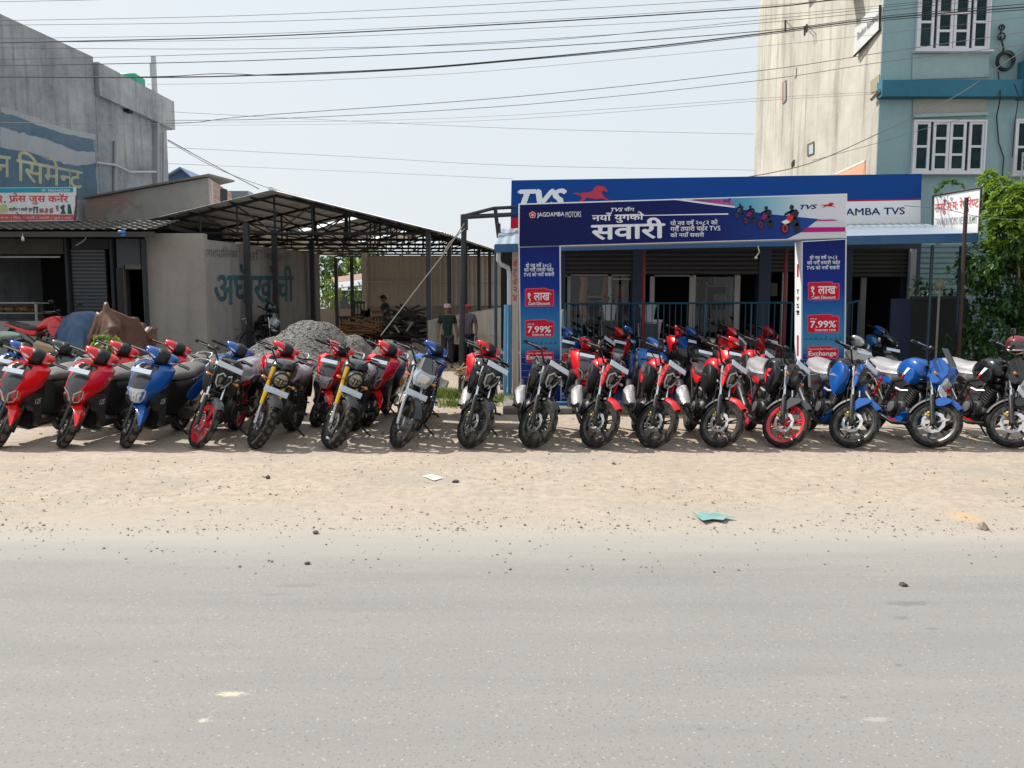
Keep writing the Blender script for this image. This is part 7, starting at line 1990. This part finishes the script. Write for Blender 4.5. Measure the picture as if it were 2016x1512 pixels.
b = MB(); q = at(10, 660, 14.2); b.loft([sup(q.x, q.y - .15 + .05 * i, q.z, .28 * math.sin(.3 + i * .42), .08 * math.sin(.3 + i * .42), 12, 2) for i in range(7)]); tag(b.build('plastic_sack', mat('sack_green', (.35, .45, .38), .5, bmp=.4), None), 'pale green plastic sack on the rubbish heap at the left edge', 'sack')

# ================================================================== goods inside the shed
WOOD = mat('old_wood', (.10, .055, .03), .7, var=.4); DKW = mat('dark_wood', (.04, .03, .025), .7, var=.4)
def chair(x, y, z, rot, m, lab):
    g = empty('wooden_chair', (x, y, z), lab, 'chair', 'wooden furniture stacked in the shed', (0, 0, rot))
    b = MB(); b.box((0, 0, .45), (.48, .46, .05), None, .01); b.build('seat', m, g)
    for sx in (-1, 1):
        for sy_ in (-1, 1):
            b = MB(); b.box((sx * .21, sy_ * .20, .21), (.045, .045, .43)); b.build('leg', m, g, 0)
    b = MB()
    for sx in (-.21, -.1, 0, .1, .21): b.box((sx, .22, .72), (.04, .03, .52))
    b.box((0, .22, .97), (.50, .04, .07)); b.box((0, .22, .55), (.46, .03, .05)); b.build('backrest', m, g, 0)
zf = .5
for i, (px, yy, z, rot, m_) in enumerate(((678, 26, zf, .3, DKW), (690, 26.5, zf, 2.9, WOOD), (705, 26, zf + .5, .2, DKW), (718, 25.6, zf, .8, WOOD), (733, 26.2, zf, 3.6, DKW), (745, 25.5, zf, 0, WOOD))):
    p = at(px, 640, yy); chair(p.x, yy, z, rot, m_, ('dark wooden chair at the left end of the furniture stack', 'brown wooden chair low in the furniture stack beside the dark one', 'dark wooden chair raised on top of the furniture stack', 'brown wooden chair turned sideways in the furniture stack', 'dark wooden chair near the worker in the shed', 'brown wooden chair right beside the worker in the shed')[i])
b = MB(); rr = random.Random(21)
for i in range(46):
    p = at(rr.uniform(668, 745), rr.uniform(632, 662), rr.uniform(24.2, 25.2)); b.box((p.x, p.y, max(.55, p.z)), (rr.uniform(.5, 1.3), .06, .035), (rr.uniform(-.1, .1), rr.uniform(-.35, .35), rr.uniform(-.6, .6)))
tag(b.build('timber_pile', mat('fresh_wood', (.30, .15, .07), .7, var=.6, scale=3), None, 0), 'jumble of brown slats piled before the stacked chairs in the shed', 'timber pile')
b = MB()
for i in range(60):
    p = at(rr.uniform(775, 835), rr.uniform(612, 672), rr.uniform(23.6, 25)); b.box((p.x, p.y, max(.55, p.z)), (rr.uniform(.6, 1.6), .07, .05), (rr.uniform(-.2, .2), rr.uniform(-.6, .6), rr.uniform(-.7, .7)))
tag(b.build('timber_pile', mat('scrap_dark', (.035, .030, .028), .8, var=.6), None, 0), 'dark tangle of scrap beams between the rope and the front shed post', 'timber pile')
for (x0, y0, x1, y1), lab in (((800, 652, 813, 634), 'pale stick leaning to the right on the dark scrap in the shed'), ((776, 640, 786, 655), 'pale stick leaning to the left on the dark scrap in the shed')):
    b = MB(); b.tube([at(x0, y0, 23.4), at(x1, y1, 23.4)], .03, 5); tag(b.build('stick', mat('pale_wood', (.35, .30, .25), .8), None), lab, 'stick')
b = MB(); vs = []
p = at(600, 640, 27.5); 
for i in range(30):
    q = (p.x + rr.gauss(0, 1.3), p.y + rr.gauss(0, .8)); rock(b, (q[0], q[1], gz(*q) + .25), rr.uniform(.3, .75), 300 + i)
tag(b.build('covered_stack', mat('black_sheeting', (.018, .018, .02), .6), None, 30), 'low stack under black sheeting along the shed side wall', 'stack')
def bicycle(lab, p, yaw, m):
    g = empty('bicycle', p, lab, 'bicycle', 'bicycles by the shed wall', (0, 0, yaw))
    for x, nm in ((-.52, 'rear_wheel'), (.52, 'front_wheel')):
        b = MB(); b.ring((x, 0, .34), (0, 1, 0), .32, .02, 32, 6)
        for i in range(12): a = i * math.pi / 6; b.tube([(x, 0, .34), (x + .31 * math.cos(a), 0, .34 + .31 * math.sin(a))], .003, 3)
        b.build(nm, RUBBER, g)
    b = MB()
    for q in (((-.52, 0, .34), (-.1, 0, .3), (-.2, 0, .8), (-.52, 0, .34)), ((-.1, 0, .3), (.4, 0, .72), (-.18, 0, .72)), ((.52, 0, .34), (.38, 0, .85))): b.tube(q, .016, 6)
    b.build('frame', m, g)
    b = MB(); b.tube([(.30, -.27, .97), (.38, -.2, 1.0), (.37, 0, .95), (.38, .2, 1.0), (.30, .27, .97)], .013, 6); b.tube([(.38, 0, .82), (.37, 0, .95)], .014, 6); b.build('handlebar', STEEL, g)
    b = MB(); b.ball((-.22, 0, .88), (.13, .08, .04), 10, 6); b.tube([(-.2, 0, .78), (-.21, 0, .87)], .013, 6); b.build('saddle', PLAST, g)
    b = MB(); b.box((-.55, 0, .72), (.32, .14, .02)); b.tube([(-.4, .06, .71), (-.52, .06, .34)], .008, 5); b.build('carrier', DSTEEL, g)
p = at(455, 640, 20.2); bicycle('dark bicycle leaning by the painted shed wall, handlebar to the right', (p.x, 20.2, gz(p.x, 20.2)), .25, DSTEEL)
p = at(500, 640, 21.0); bicycle('second bicycle behind, nearer the shed post below the teal lettering', (p.x, 21.0, gz(p.x, 21)), 2.7, DSTEEL)
wm = motorcycle('motorcycle', 'dark motorcycle parked inside the shed below the teal painted lettering', {'kind': 'commuter', 'col': BLACK, 'group': 'motorcycles in the shed', 'mirror': True}); p = at(540, 660, 21.0); wm.location = (p.x, 20.6, gz(p.x, 20.6)); wm.rotation_euler = (0, R(8), .7)
b = MB(); p = at(532, 606, 21.3); b.ball((0, 0, 0), (.15, .17, .15), 16, 10); o = b.build('helmet', mat('helmet_black', (.012, .012, .013), .25, 0, .6), None); o.location = p; tag(o, 'black helmet resting on the motorcycle inside the shed', 'helmet')

# ================================================================== people
SKIN = mat('skin', (.22, .12, .08), .55)
def skinmesh(name, nodes_, edges, mtl, parent, sub=2):
    me = bpy.data.meshes.new(name); me.from_pydata([n[0] for n in nodes_], edges, [])
    o = bpy.data.objects.new(name, me); COL.objects.link(o)
    o.modifiers.new('skin', 'SKIN').use_smooth_shade = True
    for i, n in enumerate(nodes_):
        r = n[1] if isinstance(n[1], tuple) else (n[1], n[1]); me.skin_vertices[0].data[i].radius = r
        me.skin_vertices[0].data[i].use_root = (i == 0)
    s = o.modifiers.new('sub', 'SUBSURF'); s.levels = sub; s.render_levels = sub
    dg = bpy.context.evaluated_depsgraph_get(); dg.update()
    m2 = bpy.data.meshes.new_from_object(o.evaluated_get(dg)); bpy.data.objects.remove(o); bpy.data.meshes.remove(me)
    m2.polygons.foreach_set('use_smooth', [True] * len(m2.polygons))
    return link(name, m2, mtl, parent)
def person(label, loc, H, yaw, arms, shirt, trousers, cap, hat, hair=None, bend=0.0):
    """arms = for each side (elbow, wrist) in body units; whole figure scaled to height H"""
    k = H / 1.66
    g = empty('person', loc, label, 'person', None, (0, 0, yaw)); g.scale = (k, k, k)
    bz = lambda y, z: (y - bend * max(0, z - .95) ** 1.3 * .9, z)
    def J(x, y, z): yy, zz = bz(y, z); return (x, yy, zz)
    nd = []; ed = []
    def add(p, r, par=None):
        nd.append((p, r)); i = len(nd) - 1
        if par is not None: ed.append((par, i))
        return i
    pel = add(J(0, 0, .92), (.13, .10)); sp1 = add(J(0, 0, 1.10), (.125, .095), pel); ch = add(J(0, 0, 1.30), (.145, .105), sp1); nk = add(J(0, .01, 1.44), .05, ch); hb_ = add(J(0, -.01, 1.50), .062, nk); hd_ = add(J(0, -.015, 1.565), .084, hb_); tp_ = add(J(0, -.005, 1.63), .06, hd_)
    ns_ = add(J(0, -.105, 1.555), .012, hd_); add(J(0, -.118, 1.545), .010, ns_)
    for s in (-1, 1): add(J(s * .088, .0, 1.56), .016, hd_)
    hands = []
    for s, (el, wr) in zip((-1, 1), arms):
        sh_ = add(J(s * .165, 0, 1.375), .062, ch); e = add(J(*el), .043, sh_); w = add(J(*wr), .029, e)
        d = (Vector(J(*wr)) - Vector(J(*el))).normalized(); pm = add(tuple(Vector(J(*wr)) + d * .06), (.036, .02), w)
        sd = d.cross(Vector((1, 0, 0))).normalized(); pc = Vector(nd[pm][0])
        for q, L in ((-.028, .055), (-.01, .066), (.01, .07), (.028, .06)):
            f1 = add(tuple(pc + sd * q + d * .04), .0095, pm); f2 = add(tuple(pc + sd * q * 1.1 + d * (.04 + L * .55) + Vector((-s * .006, 0, 0))), .009, f1); add(tuple(pc + sd * q * 1.1 + d * (.04 + L) + Vector((-s * .02, 0, 0))), .008, f2)
        t1 = add(tuple(pc - sd * .04 - d * .01), .010, pm); add(tuple(pc - sd * .05 + d * .03), .009, t1)
    for s in (-1, 1):
        hp2 = add((s * .085, 0, .86), .085, pel); kn = add((s * .10, -.015, .48), .056, hp2); an = add((s * .105, .02, .09), .036, kn); add((s * .12, -.12, .035), .034, an)
    skinmesh('body', nd, ed, SKIN, g)
    # shirt and trousers, slightly larger shells that end at collar, cuff and hem
    nd2 = []; nd, ed = nd2, []
    def add(p, r, par=None):
        nd.append((p, r)); i = len(nd) - 1
        if par is not None: ed.append((par, i))
        return i
    c0 = add(J(0, 0, 1.30), (.16, .12)); a_ = add(J(0, 0, 1.10), (.145, .115), c0); b_ = add(J(0, 0, .92), (.15, .12), a_); add(J(0, 0, .84), (.15, .125), b_); add(J(0, .008, 1.41), .065, c0)
    for s, (el, wr) in zip((-1, 1), arms):
        sh_ = add(J(s * .17, 0, 1.37), .078, c0); e = Vector(J(*el)); q = Vector(J(s * .165, 0, 1.375)); add(tuple(q.lerp(e, .75)), .066, sh_)
    skinmesh('shirt', nd, ed, shirt, g)
    nd, ed = [], []
    def add(p, r, par=None):
        nd.append((p, r)); i = len(nd) - 1
        if par is not None: ed.append((par, i))
        return i
    p0 = add((0, 0, .90), (.145, .115))
    for s in (-1, 1): h2 = add((s * .088, 0, .82), .098, p0); k2 = add((s * .10, -.012, .48), .074, h2); add((s * .105, .02, .10), .058, k2)
    skinmesh('trousers', nd, ed, trousers, g)
    b = MB()
    for s in (-1, 1): y, z = bz(-.088, 1.575); b.ball((s * .032, y, z), (.011, .008, .007), 8, 5)
    b.build('eye', mat('eye_dark', (.01, .008, .008), .2), g)
    b = MB(); y, z = bz(-.093, 1.515); b.ball((0, y, z), (.024, .008, .006), 8, 5); b.build('mouth', mat('lips', (.16, .06, .05), .5), g)
    b = MB(); y, z = bz(.01, 1.585); b.ball((0, y + .012, z), (.092, .098, .082), 14, 9); b.build('hair', mat('hair_black', (.012, .010, .010), .6), g)
    b = MB(); y, z = bz(-.005, 1.62)
    if hat == 'topi': b.lathe((0, y, z - .01), (0, .05, 1), [(.0975, 0), (.098, .02), (.09, .085), (.075, .105), (0, .112)], 20)
    else: b.ball((0, y, z), (.098, .105, .075), 16, 9); b.loft([[Vector((x, y - .09 - d_, z - .005 + q)) for x, q in ((-.07, 0), (-.03, .014), (.03, .014), (.07, 0), (.0, -.004))] for d_ in (0, .05)])
    b.build('cap', cap, g)
    b = MB()
    for s in (-1, 1): b.loft([sup(s * .113, y_, .035, hx, hz, 10, 2.5) for y_, hx, hz in ((.07, .03, .03), (.03, .042, .042), (-.06, .045, .036), (-.14, .04, .026), (-.17, .02, .016))])
    b.build('shoe', mat('shoe_dark', (.03, .025, .022), .6), g)
    return g
def topimat():
    m, t, b = nodes('topi_cloth')
    vo = N(t, 'ShaderNodeTexVoronoi', Scale=38.0); t.links.new(coord(t), vo.inputs['Vector'])
    t.links.new(mixc(t, ramp(t, vo.outputs['Distance'], [(.35, 0.0), (.45, 1.0)]), (.40, .05, .06), (.62, .52, .50)), b.inputs['Base Color']); b.inputs['Roughness'].default_value = .8
    return m
DOWN = (((-.235, .02, 1.10), (-.25, -.04, .86)), ((.235, .02, 1.10), (.25, -.04, .86)))
p = at(881, 650, 20.2)
person('person in a dark green polo shirt and patterned white and red cap, arms hanging', (p.x, 20.2, gz(p.x, 20.2)), 1.62, .12, DOWN, mat('green_polo', (.006, .028, .017), .85), mat('dark_trousers', (.03, .035, .045), .85), topimat(), 'topi')
p = at(921, 650, 20.7)
gl_ = person('person in a greyish purple shirt and red cap standing behind the gantry pole', (p.x, 20.7, gz(p.x, 20.7)), 1.64, -.35, (((-.235, .03, 1.10), (-.22, -.12, .92)), ((.245, .03, 1.10), (.27, -.06, .87))), mat('mauve_shirt', (.13, .115, .155), .85, var=.3, scale=18), mat('navy_trousers', (.02, .025, .05), .85), mat('red_cap', (.5, .025, .03), .7), 'cap')
b = MB(); b.tube([(p.x + .27, 20.55, .95), (p.x + .36, 20.4, .22)], .012, 6); tag(b.build('walking_stick', DKW, None), 'dark stick held by the person in the red cap', 'stick')
p = at(762, 620, 26.0)
person('person in dark work clothes bending over the furniture inside the shed', (p.x, 26, gz(p.x, 26)), 1.70, -1.1, (((-.22, -.10, 1.14), (-.14, -.34, 1.16)), ((.22, -.10, 1.14), (.14, -.34, 1.12))), mat('work_jacket', (.018, .02, .024), .85), mat('grey_trousers', (.10, .10, .105), .85), mat('black_cap', (.012, .012, .014), .8), 'cap', None, .22)
